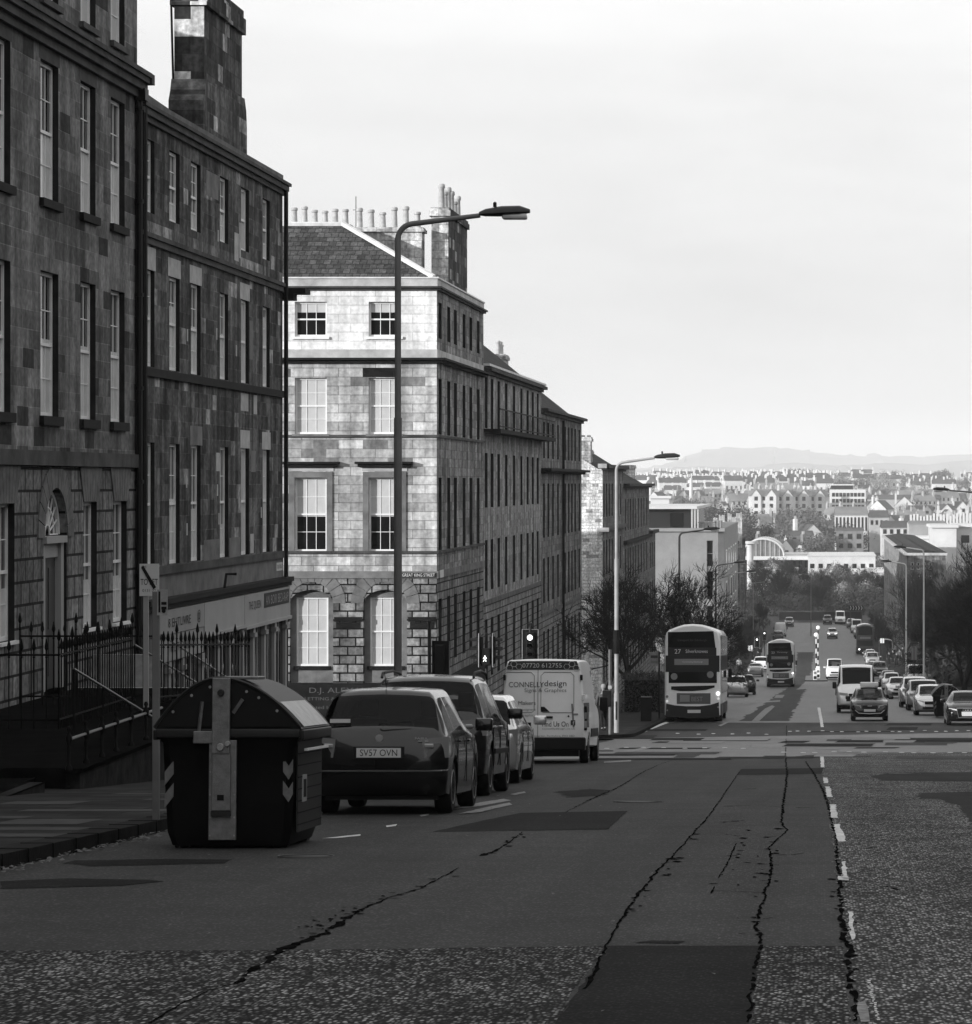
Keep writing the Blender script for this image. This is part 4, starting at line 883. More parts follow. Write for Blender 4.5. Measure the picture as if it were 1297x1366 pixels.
# ---- F: gable building beyond the lane, and its neighbour
cF = [224.6,227.4,230.4,233.6,236.9,240.2,243.6]
Fb = row_block('terrace block with a sunlit pale rubble gable facing up the street', 223.0, 247.0, 1.0, [(-2.3,.0),(-6.3,-3.9),(-9.7,-7.4)], cF, 1.15,
    [('cornice', [(.9,1.05,.2),(1.05,1.3,.45)], 'cornice_dark'), ('string_course', [(-3.25,-3.0,.3)], 'cornice_grey')], 'stone_row_dark', -10.2, 'stone_row_rustic', 3.6, [(-13.6,-11.2)], depth=12, simple=True, endm='rubble_pale')
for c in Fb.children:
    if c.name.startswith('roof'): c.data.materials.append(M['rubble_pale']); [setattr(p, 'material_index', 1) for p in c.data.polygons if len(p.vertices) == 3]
b = MB(); b.box(XF-.35, XF+.45, 222.7, 223.0, -3.3, -3.0); b.box(XF-.3, XF+.3, 222.8, 223, 1.05, 1.35); b.build('gable_moulding', M['cornice_pale'], Fb)
chimney(Fb, wx(776,224), wx(793,224)-.2, 223.05, 224.6, .9, wz(583,223), M['chimney_pale'], 0, .8, 'X')
chimney(Fb, -17.2, -15.6, 226, 228, 1.4, wz(600,226), M['chimney_pale'], 4, .9, 'X')
cF2 = [250,253.2,256.6,260.2,264,268,272.2,276.5,281]
F2 = row_block('blackened low terrace block beyond the sunlit gable building', 247.05, 285, -.2, [(-3.6,-1.2),(-7.4,-5.0),(-11.0,-8.6)], cF2, 1.2,
    [('cornice', [(-.35,-.2,.25),(-.2,.0,.5)], 'cornice_dark'), ('string_course', [(-4.6,-4.35,.3)], 'soot_black')], 'stone_row_dark', -11.6, 'stone_row_rustic', 3.0, [(-15,-12.6)], simple=True)
chimney(F2, -17, -15.8, 284.0, 285.0, -.4, 1.6, M['chimney_pale'], 0, .8)
F3 = row_block('small sooty end house stepping down after the low terrace block', 285.05, 296, -4.2, [(-7.4,-5.2),(-11,-8.6)], [287.5,291,294.2], 1.2,
    [('cornice', [(-4.4,-4.1,.35)], 'cornice_dark')], 'stone_row_dark', -11.8, 'stone_row_rustic', 1.5, [(-15.6,-13)], simple=True)

# ---- G: modern block with a dark glass penthouse
mat('render_pale', .27, .7, var=.12, vs=.6); mat('render_white', .62, .7, var=.08, vs=.4); mat('penthouse', .03, .25)
YG = 418.0; Gb = bthing('office_building', 'modern pale rendered block with dark glass penthouse and thin white roof', 'building', (wx(905,YG), YG, -25))
def gx(px): return wx(px, YG)
def gz_(py): return wz(py, YG)
P = PY(YG); wn = [(gx(943),gx(951.5),gz_(756),gz_(721)), (gx(943),gx(951.5),gz_(800),gz_(757+5)), (gx(943),gx(951.5),gz_(845),gz_(808))]
b = MB(); wall_open(b, P, gx(840), gx(958), -30, gz_(709), wn, .4); b.build('wall', M['render_pale'], Gb)
for o in wn: sash(Gb, P, *o, (0,0), 1, 2, .38, simple=True, paint='render_pale')
b = MB(); x1 = gx(966.5); b.quad((x1,YG+.5,-30),(x1,489,-30),(x1,489,gz_(709)),(x1,YG+.5,gz_(709))); b.quad((gx(958),YG,-30),(x1,YG+.5,-30),(x1,YG+.5,gz_(709)),(gx(958),YG,gz_(709))); b.build('street_wall', M['render_pale'], Gb)
for yk in (424,436,448,460,472):
    for z0 in (-11.5,-15.6,-20): 
        q = MB(); q.box(x1-.02, x1+.05, yk, yk+5, z0, z0+2.9); fr_ = q.build('window', M['white_paint'], Gb); MB().quad((x1+.06,yk+.3,z0+.2),(x1+.06,yk+4.7,z0+.2),(x1+.06,yk+4.7,z0+2.7),(x1+.06,yk+.3,z0+2.7)).build('pane', M['glass_far'], fr_, fix=False)
b = MB().box(gx(840), gx(967), YG-.4, 489, gz_(709), gz_(704.5)); b.build('roof_slab', M['render_pale'], Gb)
b = MB().box(gx(840), gx(921), YG+1.5, 470, gz_(704.5), gz_(679)); b.build('penthouse', M['penthouse'], Gb)
b = MB().box(gx(893.5), gx(911), YG+1.44, YG+1.5, gz_(703), gz_(684)); b.build('penthouse_window', M['glass'], Gb)
b = MB().box(gx(838), gx(930), YG+.2, 472, gz_(679), gz_(675.5)); b.build('penthouse_roof', M['render_white'], Gb)
for px in (923,927,931): MB().tube([(gx(px),YG+.5,gz_(705)),(gx(px),YG+.5,gz_(679))], .07, 4).build('roof_post', M['white_paint'], Gb)
b = MB()
for k in range(12): b.tube([(gx(932+k*2),YG,gz_(705)),(gx(932+k*2),YG,gz_(697))], .03, 4)
b.tube([(gx(931),YG,gz_(697)),(gx(956),YG,gz_(697))], .04, 4); b.build('roof_railing', M['dark_metal'], Gb)
MB().box(gx(950), gx(962), YG+3, YG+7, gz_(704.5), gz_(695)).build('plant_housing', M['lead'], Gb)
# ---- H: tenement with tall bright chimney stacks
P = PX(wx(967,489)); XH = wx(967.0, 489)
Hb = bthing('tenement', 'stone tenement with bay windows and bright clustered chimney stacks below the modern block', 'building', (XH-5, 500, -26))
b = MB(); cH = [492+k*7.5 for k in range(18)]; opH = [(c, c+2.2, z0, z0+2.4) for c in cH for z0 in (-13.6,-17.4,-21.2)]
wall_open(b, P, 489.2, 630, -30, -10.2, opH, .3); b.build('wall', M['stone_row'], Hb)
for o in opH[:36]: sash(Hb, P, *o, (0,0), 1, 2, .28, simple=True, glass='glass_far', fr=.14)
for yk in (500, 530, 560):
    q = MB(); q.prism([(XH-.1,yk),(XH+1.3,yk+1),(XH+1.3,yk+4),(XH-.1,yk+5)], lambda u, v, w2: (u, v, w2), -26, -10.6); q.build('bay', M['stone_row_dark'], Hb)
MB().box(XH-11, XH, 489.2, 630, -30, -10.2).build('rear_wall', M['stone_end'], Hb)
b = MB(); pbox(b, P, 489.1, 630, -10.2, -9.8, -.5, .1); b.build('cornice', M['cornice_dark'], Hb); gable_roof(Hb, XH-11, XH-.2, 489.3, 630, -10.0, 3.0, M['slate_x'])
for (a_, c_, yk, zt) in ((952,957,492,692),(959,967,500,688),(971,976,520,686),(976,982,545,690),(982,990,560,684)):
    chimney(Hb, wx(a_,yk), wx(c_,yk), yk, yk+1.2, -11, wz(zt+7,yk), M['chimney_pale'], 4, .9, 'X')
# ---- right-hand terrace far down the street
P = PX(0); YJ = 455.0
Jb = bthing('tenement', 'pale end tenement on the right-hand side far down the street', 'building', (wx(1225,YJ), YJ, -24))
QJ = PY(YJ); xj = wx(1210,YJ); ow = [(wx(p_,YJ), wx(p_+4.5,YJ), wz(q_+10,YJ), wz(q_,YJ)) for p_ in (1215,1223,1231,1239) for q_ in (750,768,786)]
b = MB(); wall_open(b, QJ, xj, wx(1262,YJ), -29, wz(741,YJ), ow, .3); b.build('wall', M['stone_end'], Jb)
for o in ow: sash(Jb, QJ, *o, (0,0), 1, 2, .28, simple=True, glass='glass_far', fr=.12)
b = MB(); PL = lambda s, z, d: (xj+d, s, z); oj = [(c, c+2, z0, z0+2.4) for c in range(460, 600, 8) for z0 in (-14,-18,-22)]
wall_open(b, PL, YJ, 610, -29, wz(741,YJ), oj, .3); b.build('street_wall', M['stone_row'], Jb)
for o in oj: sash(Jb, PL, *o, (0,0), 1, 2, .28, simple=True, glass='glass_far', fr=.14)
MB().box(xj-.4, wx(1264,YJ), YJ-.3, 612, wz(741,YJ), wz(737.5,YJ)).build('cornice', M['cornice_pale'], Jb)
MB().box(xj-.1, wx(1262,YJ), YJ-.08, YJ-.02, wz(757,YJ), wz(754,YJ)).build('band_course', M['cornice_grey'], Jb)
gable_roof(Jb, xj+.3, wx(1262,YJ), YJ, 610, wz(737.5,YJ), .35, M['slate_x'])

mat('shaded_reveal', .018, .85, var=.5, vs=2)  # reveals painted near-black: shade of the window recesses put into the colour
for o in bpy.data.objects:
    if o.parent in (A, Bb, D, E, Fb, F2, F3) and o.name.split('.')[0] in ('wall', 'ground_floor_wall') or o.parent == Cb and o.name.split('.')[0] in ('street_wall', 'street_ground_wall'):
        o.data.materials.append(M['shaded_reveal'])
# ------------------------------------------------------------------ vehicles (local: +Y is forward, ground at z = 0)
mat('paint_black', .006, .2, 0, .3, coat=.55); mat('paint_dark', .02, .25, .2, .4, coat=.5); mat('paint_grey', .12, .25, .5, .6, coat=1)
mat('paint_silver', .6, .25, .7, .6, coat=1); mat('paint_white', .75, .3, 0, .5, coat=1); mat('paint_pale', .34, .3, .3, .5, coat=1)
mat('van_white', .84, .38, 0, .3, coat=.3, var=.06, vs=1); mat('car_glass', .004, .05, 0, .3)
def see_through():
    m = M['car_glass']; t = m.node_tree; t.nodes.clear(); o_ = N(t, 'ShaderNodeOutputMaterial'); a = N(t, 'ShaderNodeBsdfTransparent'); a.inputs[0].default_value = (.34,.34,.34,1)
    c = N(t, 'ShaderNodeBsdfGlossy'); c.inputs['Roughness'].default_value = .03; x = N(t, 'ShaderNodeMixShader'); f = N(t, 'ShaderNodeFresnel'); f.inputs[0].default_value = 1.28
    t.links.new(f.outputs[0], x.inputs[0]); t.links.new(a.outputs[0], x.inputs[1]); t.links.new(c.outputs[0], x.inputs[2]); t.links.new(x.outputs[0], o_.inputs[0])
see_through(); mat('bus_glass', .004, .06, 0, .3); mat('headlamp', .62, .12, .2, .7, coat=1); mat('tail_red', .2, .15, 0, .6, coat=1)
mat('tail_clear', .3, .15, 0, .6, coat=1); mat('cream', .82, .4, 0, .5, coat=.5); mat('bus_dark', .012, .35, 0, .3); mat('seat_cloth', .02, .9)
TAB = {
 'hatch': dict(L=3.98, tab=[(-1.99,.60,.42,.72,.78,.52),(-1.965,.72,.30,.80,.88,.62),(-1.90,.79,.24,.88,.99,.68),(-1.84,.81,.22,.91,1.04,.70),(-1.62,.82,.20,.93,1.38,.62),(-1.50,.825,.2,.94,1.455,.59),(-.9,.825,.19,.95,1.485,.585),(-.1,.825,.19,.95,1.495,.58),(.42,.825,.19,.94,1.43,.57),(1.12,.82,.19,.92,1.0,.64),(1.55,.80,.2,.86,.93,.62),(1.86,.74,.22,.72,.80,.58),(1.96,.66,.26,.6,.66,.52),(1.99,.55,.32,.52,.56,.45)],
   wh=(-1.22,1.23), wr=.31, side=[(-1.56,-1.02),(-.96,-.06),(.0,.86)], back=(-1.86,-1.60), front=(.46,1.1)),
 'saloon': dict(L=4.5, tab=[(-2.25,.60,.42,.74,.80,.52),(-2.21,.74,.30,.84,.92,.62),(-2.1,.82,.24,.91,1.0,.68),(-1.95,.84,.22,.93,1.04,.66),(-1.35,.865,.2,.94,1.16,.63),(-.85,.875,.19,.94,1.39,.57),(-.4,.875,.19,.95,1.44,.56),(.2,.875,.19,.95,1.44,.56),(.6,.875,.19,.94,1.38,.56),(1.3,.865,.19,.92,.99,.66),(1.8,.85,.2,.84,.90,.66),(2.12,.78,.22,.70,.76,.6),(2.22,.68,.28,.6,.64,.52),(2.25,.56,.34,.52,.56,.45)],
   wh=(-1.34,1.38), wr=.32, side=[(-1.2,-.62),(-.56,.16),(.22,1.0)], back=(-1.5,-.9), front=(.64,1.26)),
 'suv': dict(L=4.45, tab=[(-2.22,.66,.5,.86,.95,.6),(-2.19,.80,.36,.96,1.06,.70),(-2.13,.87,.32,1.02,1.12,.76),(-2.04,.89,.30,1.06,1.25,.76),(-1.90,.90,.3,1.08,1.62,.68),(-1.72,.90,.28,1.08,1.70,.66),(-.8,.90,.27,1.08,1.74,.65),(.1,.90,.27,1.08,1.73,.64),(.55,.90,.27,1.07,1.66,.64),(1.15,.89,.28,1.06,1.16,.72),(1.75,.87,.3,.98,1.06,.70),(2.08,.82,.34,.86,.94,.66),(2.19,.74,.38,.74,.8,.6),(2.22,.64,.44,.64,.68,.52)],
   wh=(-1.3,1.35), wr=.36, side=[(-1.84,-1.2),(-1.12,-.2),(-.12,.84)], back=(-2.06,-1.88), front=(.6,1.12)),
 'van': dict(L=5.5, tab=[(-2.75,.97,.45,1.28,2.34,.80),(-2.72,1.0,.42,1.3,2.40,.84),(-2.6,1.02,.4,1.3,2.43,.86),(0,1.03,.38,1.3,2.46,.86),(.9,1.03,.36,1.3,2.42,.84),(1.15,1.03,.36,1.3,2.34,.82),(1.95,1.01,.36,1.28,1.42,.80),(2.3,.98,.36,1.12,1.22,.76),(2.6,.9,.38,.9,1.0,.7),(2.72,.8,.42,.72,.82,.62),(2.75,.7,.48,.62,.7,.55)],
   wh=(-1.65,1.75), wr=.34, side=[(1.0,1.75)], back=None, front=(1.2,1.9)),
 'minivan': dict(L=4.4, tab=[(-2.2,.72,.42,1.0,1.75,.62),(-2.16,.86,.36,1.05,1.82,.72),(-2.0,.9,.32,1.08,1.86,.74),(0,.91,.28,1.08,1.9,.74),(.5,.91,.28,1.08,1.84,.72),(1.3,.9,.28,1.06,1.2,.74),(1.8,.87,.3,.96,1.06,.7),(2.08,.8,.32,.82,.9,.62),(2.18,.7,.38,.68,.74,.54),(2.2,.6,.42,.6,.64,.48)],
   wh=(-1.35,1.4), wr=.32, side=[(-1.8,-1.0),(-.9,0),(.1,1.0)], back=(-2.19,-2.1), front=(.56,1.26)),
}
def car(name, label, cat, kind, paint, loc, rz=0, group=None, width=1.0, hscale=1.0, lscale=1.0, roof_rails=False, detail=2, glassy=True, lights=True, lit=False):
    T = TAB[kind]; tab = np.array(T['tab'], float); tab[:, 0] *= lscale
    tab[:, 1] *= width; tab[:, 5] *= width; tab[:, 4] *= hscale; tab[:, 3] *= (1+(hscale-1)*.6)
    fs_ = [pchip(tab[:, 0], tab[:, i]) for i in range(1, 6)]
    wh = [a*lscale for a in T['wh']]; wr = T['wr']; Rr = wr+.07; L2 = tab[-1, 0]
    side = [(a*lscale, b_*lscale) for a, b_ in T['side']]; back = T['back'] and tuple(a*lscale for a in T['back']); front = tuple(a*lscale for a in T['front'])
    ys = set(float(v) for v in tab[:, 0])
    for q in side+[front]+([back] if back else []): ys |= set(q)
    for yw in wh:
        for k in range(13): ys.add(yw+Rr*math.cos(math.pi*k/12))
        ys |= {yw-Rr-.001, yw+Rr+.001}
    y = -L2
    while y < L2: ys.add(y); y += .16
    ys = sorted(ys); y2 = [ys[0]]
    for v in ys[1:]:
        if v-y2[-1] > .0009: y2.append(v)
    ys = y2
    def sect(y):
        w_, zb, zs, zt, wt = [f(y) for f in fs_]; zbw = zb
        for yw in wh:
            if abs(y-yw) < Rr: zbw = max(zb, wr+math.sqrt(max(0, Rr*Rr-(y-yw)**2)))
        h = zs-zb; q = [(0, zb), (.88*w_, zb), (.965*w_, max(zbw, zb+.03)), (.99*w_, max(zbw, zb+.3*h)), (w_, max(zbw+.0, zb+.66*h)), (.985*w_, max(zbw+.01, zb+.86*h)), (.96*w_, zs)]
        up = max(zt-.05-zs, .001)
        for t in (.07, .5, .9): q.append((.955*w_+(wt-.955*w_)*(t**1.15), zs+up*t))
        q += [(wt*.985, zt-.045 if zt-.05 > zs else (zs+zt)/2), (wt*.90, zt-.006), (wt*.5, zt+.012), (0, zt+.02)]
        return q
    S = [sect(y) for y in ys]; nt_ = len(S[0])
    parts = {'body': MB(), 'glass': {}}
    B = parts['body']; gl = {}
    def region(y0, y1, t):
        ym = (y0+y1)/2
        for k, (a, b_) in enumerate(side):
            if a <= ym <= b_ and 7 <= t <= 8: return 'side_window%d' % k
        if back and back[0] <= ym <= back[1] and t >= 10: return 'rear_window'
        if front[0] <= ym <= front[1] and t >= 11: return 'windscreen'
        return None
    for sgn in (1, -1):
        vid = {}
        for i in range(len(ys)-1):
            for t in range(nt_-1):
                q = [(S[i][t], ys[i]), (S[i][t+1], ys[i]), (S[i+1][t+1], ys[i+1]), (S[i+1][t], ys[i+1])]
                V = [(sgn*p[0], y_, p[1]) for p, y_ in q]
                r_ = region(ys[i], ys[i+1], t)
                if r_ is None: B.add(V if sgn > 0 else V[::-1], [(0,1,2,3)])
                else:
                    key = r_ if not r_.startswith('side') else r_+('r' if sgn > 0 else 'l')
                    gl.setdefault(key, MB()).add(V if sgn > 0 else V[::-1], [(0,1,2,3)])
    for e, yv in ((0, ys[0]), (-1, ys[-1])):
        q = S[e]; B.add([(p[0], yv, p[1]) for p in q]+[(-p[0], yv, p[1]) for p in q[-2:0:-1]], [tuple(range(2*nt_-2))])
    root = thing(name, label, cat, loc, rz, group)
    def weld(mb, nm, m, par):
        me = bpy.data.meshes.new(nm); me.from_pydata(mb.v, [], mb.f); me.materials.append(m)
        bm = bmesh.new(); bm.from_mesh(me); bmesh.ops.remove_doubles(bm, verts=bm.verts, dist=.0005); bmesh.ops.recalc_face_normals(bm, faces=bm.faces); bm.to_mesh(me); bm.free()
        me.polygons.foreach_set('use_smooth', [True]*len(me.polygons)); me.set_sharp_from_angle(angle=R(42)); o = bpy.data.objects.new(nm, me); COL.objects.link(o); o.parent = par; return o
    body = weld(B, 'body', paint, root)
    for k, mb in gl.items(): weld(mb, 'windscreen' if k == 'windscreen' else ('rear_window' if k == 'rear_window' else 'side_window'), M['car_glass'], root)
    yc_ = (front[0]+side[0][0])/2 if kind != 'van' else .6; hh_ = fs_[3](0)
    if kind == 'van': MB().box(-.9,.9,.35,.4,.4,2.2).build('partition', M['seat_cloth'], root)
    for sx in (-.38, .38):
        zt_ = fs_[2](0)+.18; q = MB(); q.box(sx-.22,sx+.22,-.12,.02,.5,zt_); st_ = q.build('seat', M['seat_cloth'], root, bevel=.05); MB().box(sx-.12,sx+.12,-.12,-.04,zt_+.02,zt_+.24).build('headrest', M['seat_cloth'], st_, bevel=.04)
    MB().box(-.6,.6,back[1]-.0 if back else -1.2,(back[1] if back else -1.2)+.14,.5,fs_[2](0)+.02).build('rear_bench', M['seat_cloth'], root, bevel=.04) if kind != 'van' else None
    MB().box(-.62,.62,front[1]-.35,front[1]-.1,.6,fs_[2](front[1])+.0).build('dashboard', M['seat_cloth'], root)
    w0 = fs_[0](0); ub = MB().box(-w0*.8, w0*.8, -L2*.9, L2*.9, .17, .45).build('underbody', M['black_plastic'], root)
    for yw in wh:
        for s in (-1, 1):
            xo = s*(w0-.03); a, b_ = (xo-s*.2, xo)
            t_ = MB(); r0 = wr; t_.lathe((min(a, b_), yw, wr), [(r0*.66,0),(r0*.94,.0),(r0,.03),(r0,.17),(r0*.94,.2),(r0*.66,.2)], 'X', 24); ty = t_.build('tyre', M['tyre'], root, smooth=40)
            rm = MB(); rm.tube([(xo-s*.012, yw+r0*.64*math.cos(a_), wr+r0*.64*math.sin(a_)) for a_ in [2*math.pi*k/20 for k in range(21)]], .018, 5)
            for k in range(7):
                a_ = 2*math.pi*k/7+.3
                rm.tube([(xo-s*.03, yw+.05*math.cos(a_), wr+.05*math.sin(a_)), (xo-s*.015, yw+r0*.64*math.cos(a_), wr+r0*.64*math.sin(a_))], [.03,.02], 4)
            rm.lathe((xo-.04 if s > 0 else xo+.0, yw, wr), [(.06,0),(.06,.04)], 'X', 10)
            rm.build('rim', M['rim'], ty, smooth=40)
            hb = MB().lathe((xo-s*.1-.005, yw, wr), [(r0*.66,0),(r0*.66,.01)], 'X', 16).build('wheel_backing', M['black_plastic'], ty)
    # mirrors
    ym = front[1]-.12; zm = fs_[2](ym)+.1; wm = fs_[0](ym)
    for s in (-1, 1):
        k = MB(); sz = (.11, .08, .08) if kind != 'van' else (.1, .09, .17)
        k.box(s*(wm+.12)-sz[0], s*(wm+.12)+sz[0], ym-sz[1], ym+sz[1]*.7, zm-sz[2]+.02, zm+sz[2]+.02); k.build('wing_mirror', paint if kind not in ('van',) else M['black_plastic'], root, bevel=.03, smooth=50)
    # front: lamps, grille, plate
    yf = L2; z_b = tab[-1][2]
    hz_ = {'hatch':.66,'saloon':.64,'suv':.82,'van':.95,'minivan':.80}[kind]; wl = fs_[0](yf-.12)
    for s in (-1, 1):
        k = MB(); k.prism([(s*wl*.50, hz_-.07), (s*wl*.52, hz_+.05), (s*wl*1.0, hz_+.10), (s*wl*1.0, hz_-.05)], lambda u, v, w2: (u, w2+(0 if abs(u) < wl*.7 else -.17), v), yf-.2, yf+.0)
        k.build('headlight', M['lit'] if lit else M['headlamp'], root, smooth=30)
        k = MB().lathe((s*wl*.76, yf-.09, hz_-.32), [(.05,0),(.05,.02)], 'Y', 10).build('fog_light', M['headlamp'], root)
    k = MB().box(-wl*.46, wl*.46, yf-.03, yf+.008, hz_-.12, hz_+.03).build('grille', M['black_plastic'], root)
    k = MB().box(-wl*.6, wl*.6, yf-.05, yf+.004, hz_-.36, hz_-.24).build('air_intake', M['black_plastic'], root)
    k = MB().box(-.26, .26, yf+.008, yf+.022, hz_-.235, hz_-.125).build('number_plate', M['plate_white'], root)
    # rear lamps, bumper strip, plate
    if back or kind == 'van':
        zr = {'hatch':.80,'saloon':.84,'suv':1.0,'van':1.15,'minivan':1.1}[kind]; yr = -L2; wl = fs_[0](yr+.06)
        for s in (-1, 1):
            k = MB(); zz0, zz1 = (zr-.13, zr+.09) if kind not in ('van', 'minivan') else (zr-.3, zr+.25)
            k.prism([(s*wl*.70, zz0), (s*wl*.66, zz1), (s*wl*1.06, zz1+.03), (s*wl*1.06, zz0)], lambda u, v, w2: (u, w2+(0 if abs(u) < wl*.8 else .10), v), yr-.010, yr+.2)
            k.build('tail_light', M['tail_red'], root, smooth=30)
            MB().box(s*wl*.77-.06, s*wl*.77+.055, yr-.016, yr+.1, zr-.015, zr+.035).build('indicator', M['tail_clear'], root, bevel=.015)
    if roof_rails:
        for s in (-1, 1): MB().tube([(s*fs_[4](y_)*1.0, y_, fs_[3](y_)+z_) for y_, z_ in ((-1.7,.0),(-1.6,.06),(-.6,.07),(.2,.06),(.35,.0))], .02, 6).build('roof_rail', M['black_plastic'], root, smooth=50)
    root['L2'] = L2
    return root
def vloc(px, py): return gp(px, py)
def rz_pitch(o):           # stand on the slope
    y = o.location.y; s = (g(y+1.5)-g(y-1.5))/3
    if abs(o.rotation_euler[2]) < 1: o.rotation_euler[0] = math.atan(s)
    else: o.rotation_euler[0] = -math.atan(s)
    o.rotation_mode = 'XYZ'
# 1 the nearest parked hatchback
def place_rear(o, xr, Yr):         # right rear corner x, rear distance
    o.location = (xr, Yr+o['L2'], g(Yr+o['L2'])); rz_pitch(o)
h1 = car('parked_car', 'dark hatchback parked behind the big bin, its rear number plate facing us', 'car', 'hatch', M['paint_black'], (0,0,0), group='cars parked along the left kerb')
place_rear(h1, -5.17, 38.6)
L2 = h1['L2']; yb = -L2
pb = MB().box(-.30, .30, yb-.014, yb+.03, .66, .80).build('number_plate', M['black_plastic'], h1); MB().box(-.262, .262, yb-.02, yb-.015, .672, .784).build('plate', M['plate_white'], pb)
text('lettering', 'SV57 OVN', pb, M['plate_text'], (0, yb-.0225, .728), .44, .078)
MB().tube([(-.80,yb+.13,.52),(-.74,yb+.03,.515),(-.6,yb-.004,.51),(.6,yb-.004,.51),(.74,yb+.03,.515),(.80,yb+.13,.52)], .011, 5).build('bumper_strip', M['paint_grey'], h1)
MB().lathe((-.0, yb+.04, .90), [(.045,-.03),(.045,.0),(.03,-.035)], 'Y', 14).build('badge', M['rim'], h1)
text('badge_lettering', 'FABIA', h1, M['rim'], (.5, yb+.005, .895), .15, .028); MB().box(.46,.58,yb-.0,yb+.06,.855,.872).build('badge_strip', M['rim'], h1)
MB().tube([(0, yb+.08, 1.05), (.02, yb+.05, 1.07), (.36, yb+.09, 1.1)], .012, 4).build('wiper', M['black_plastic'], h1)
MB().box(-.60, -.36, yb+.135, yb+.15, 1.08, 1.125).build('window_sticker', M['plate_white'], h1)
MB().tube([(0, -1.35, 1.5), (0, -1.55, 1.68)], .006, 4).build('aerial', M['black_plastic'], h1)
for sx in (-1, 1):
    for (a, b_) in ((-1.0,-.96),(-.02,.0),(.93,.95)): MB().box(sx*.822 if sx > 0 else -.832, .832 if sx > 0 else -.822, a, a+.012, .35, .9).build('door_seam', M['black_plastic'], h1)
    for a in (-.9, .1): MB().box(sx*.82 if sx > 0 else -.85, .85 if sx > 0 else -.82, a, a+.17, .84, .87).build('door_handle', M['paint_black'], h1, bevel=.01)
h2 = car('parked_suv', 'tall black off-roader with roof rails parked between two smaller cars', 'car', 'suv', M['paint_black'], (0,0,0), group='cars parked along the left kerb', roof_rails=True)
place_rear(h2, -5.60, 46.5)
for sx in (-1, 1):
    for a in (-1.16,-.16,.95): MB().box(sx*.90-.008, sx*.90+.008, a, a+.014, .42, 1.05).build('door_seam', M['black_plastic'], h2)
    for a in (-1.0,.0): MB().box(sx*.905-.02, sx*.905+.02, a-.2, a, .98, 1.01).build('door_handle', M['rim'], h2, bevel=.008)
    MB().box(sx*.905-.012, sx*.905+.012, -1.0, 1.0, .6, .68).build('side_moulding', M['black_plastic'], h2, bevel=.01)
h3 = car('parked_car', 'pale silver hatchback parked between the black off-roader and the white van', 'car', 'hatch', M['paint_silver'], (0,0,0), group='cars parked along the left kerb', width=1.03)
place_rear(h3, -5.83, 54.5)
for sx in (-1, 1):
    for a in (-1.0,-.02,.93): MB().box(sx*.848-.006, sx*.848+.006, a, a+.012, .35, .9).build('door_seam', M['black_plastic'], h3)
    for a in (-.9,.1): MB().box(sx*.852-.014, sx*.852+.014, a, a+.17, .83, .86).build('door_handle', M['rim'], h3, bevel=.008)
yb = -h3['L2']; MB().box(-.264,.264,yb-.02,yb-.005,.66,.78).build('number_plate', M['plate_white'], h3)
yb = -h2['L2']; MB().box(-.264,.264,yb-.02,yb-.005,.72,.84).build('number_plate', M['plate_white'], h2)
# 2 the sign-maker's van
v4 = car('panel_van', 'white sign maker\'s van with lettering and a dark banner across its rear doors', 'van', 'van', M['van_white'], (0,0,0), lscale=1.0)
place_rear(v4, -6.42, 76.6)
yb = -v4['L2']; K = 57.0
def V(px, py): return ((px-729.5)/K, (1020-py)/K)
x0, z1 = V(674, 881); x1, z0 = V(770, 893)
bn = MB().prism([(-.86,2.2),(.86,2.2),(.79,2.40),(-.79,2.40)], lambda u, v, w2: (u, w2, v), yb-.012, yb+.02).build('banner', mat('banner_grey', .05, .5), v4)
text('lettering', '07720 612755', bn, M['plate_white'], (-.02, yb-.018, 2.30), .92, .105)
for s in (-1, 1):
    hx = MB()
    for (cx_, cz_) in ((.68,2.33),(.56,2.27),(.78,2.24)): hx.tube([(s*cx_+.075*math.cos(a), yb-.016, cz_+.07*math.sin(a)) for a in [math.pi/3*k for k in range(7)]], .006, 4, False)
    hx.build('hexagon_pattern', M['plate_white'], bn)
vt = M['letters_grey'] = mat('letters_grey', .07, .5)
def vtx(s, px0, px1, py0, py1, m='letters_grey', nm='lettering'):
    a, b_ = V(px0, py0), V(px1, py1); return text(nm, s, v4, M[m], ((a[0]+b_[0])/2, yb-.012, (a[1]+b_[1])/2), b_[0]-a[0], abs(a[1]-b_[1]))
mat('letters_light', .22, .5)
vtx('CONNELLY', 684, 731, 911, 918); vtx('design', 731.5, 761, 909, 919); vtx('Signs & Graphics', 705, 761, 919.5, 926, 'letters_light')
vtx('SIGN', 676, 694, 937, 941.5); vtx('Makers', 697, 720, 936.5, 941.5); vtx('Print Designers', 686, 720, 946, 950, 'letters_light'); vtx('Graphics', 699, 720, 953.5, 958, 'letters_light')
vtx('Find Us On', 729, 764, 963.5, 970.5); vtx('connellydesign.co.uk', 729, 773, 972, 975, 'letters_light'); vtx('Auchterarder, Perthshire, PH3 1BD', 709, 772, 981.5, 984.5, 'letters_light')
a = V(767, 962); c = V(773, 968.5); fb = MB().box(a[0], c[0], yb-.014, yb, c[1], a[1]).build('square_logo', M['letters_grey'], v4); text('lettering', 'f', fb, M['plate_white'], ((a[0]+c[0])/2+.015, yb-.018, (a[1]+c[1])/2-.01), .04, .09)
seam = MB(); seam.box(-.005+V(723,0)[0], .005+V(723,0)[0], yb-.012, yb, .35, 2.38)
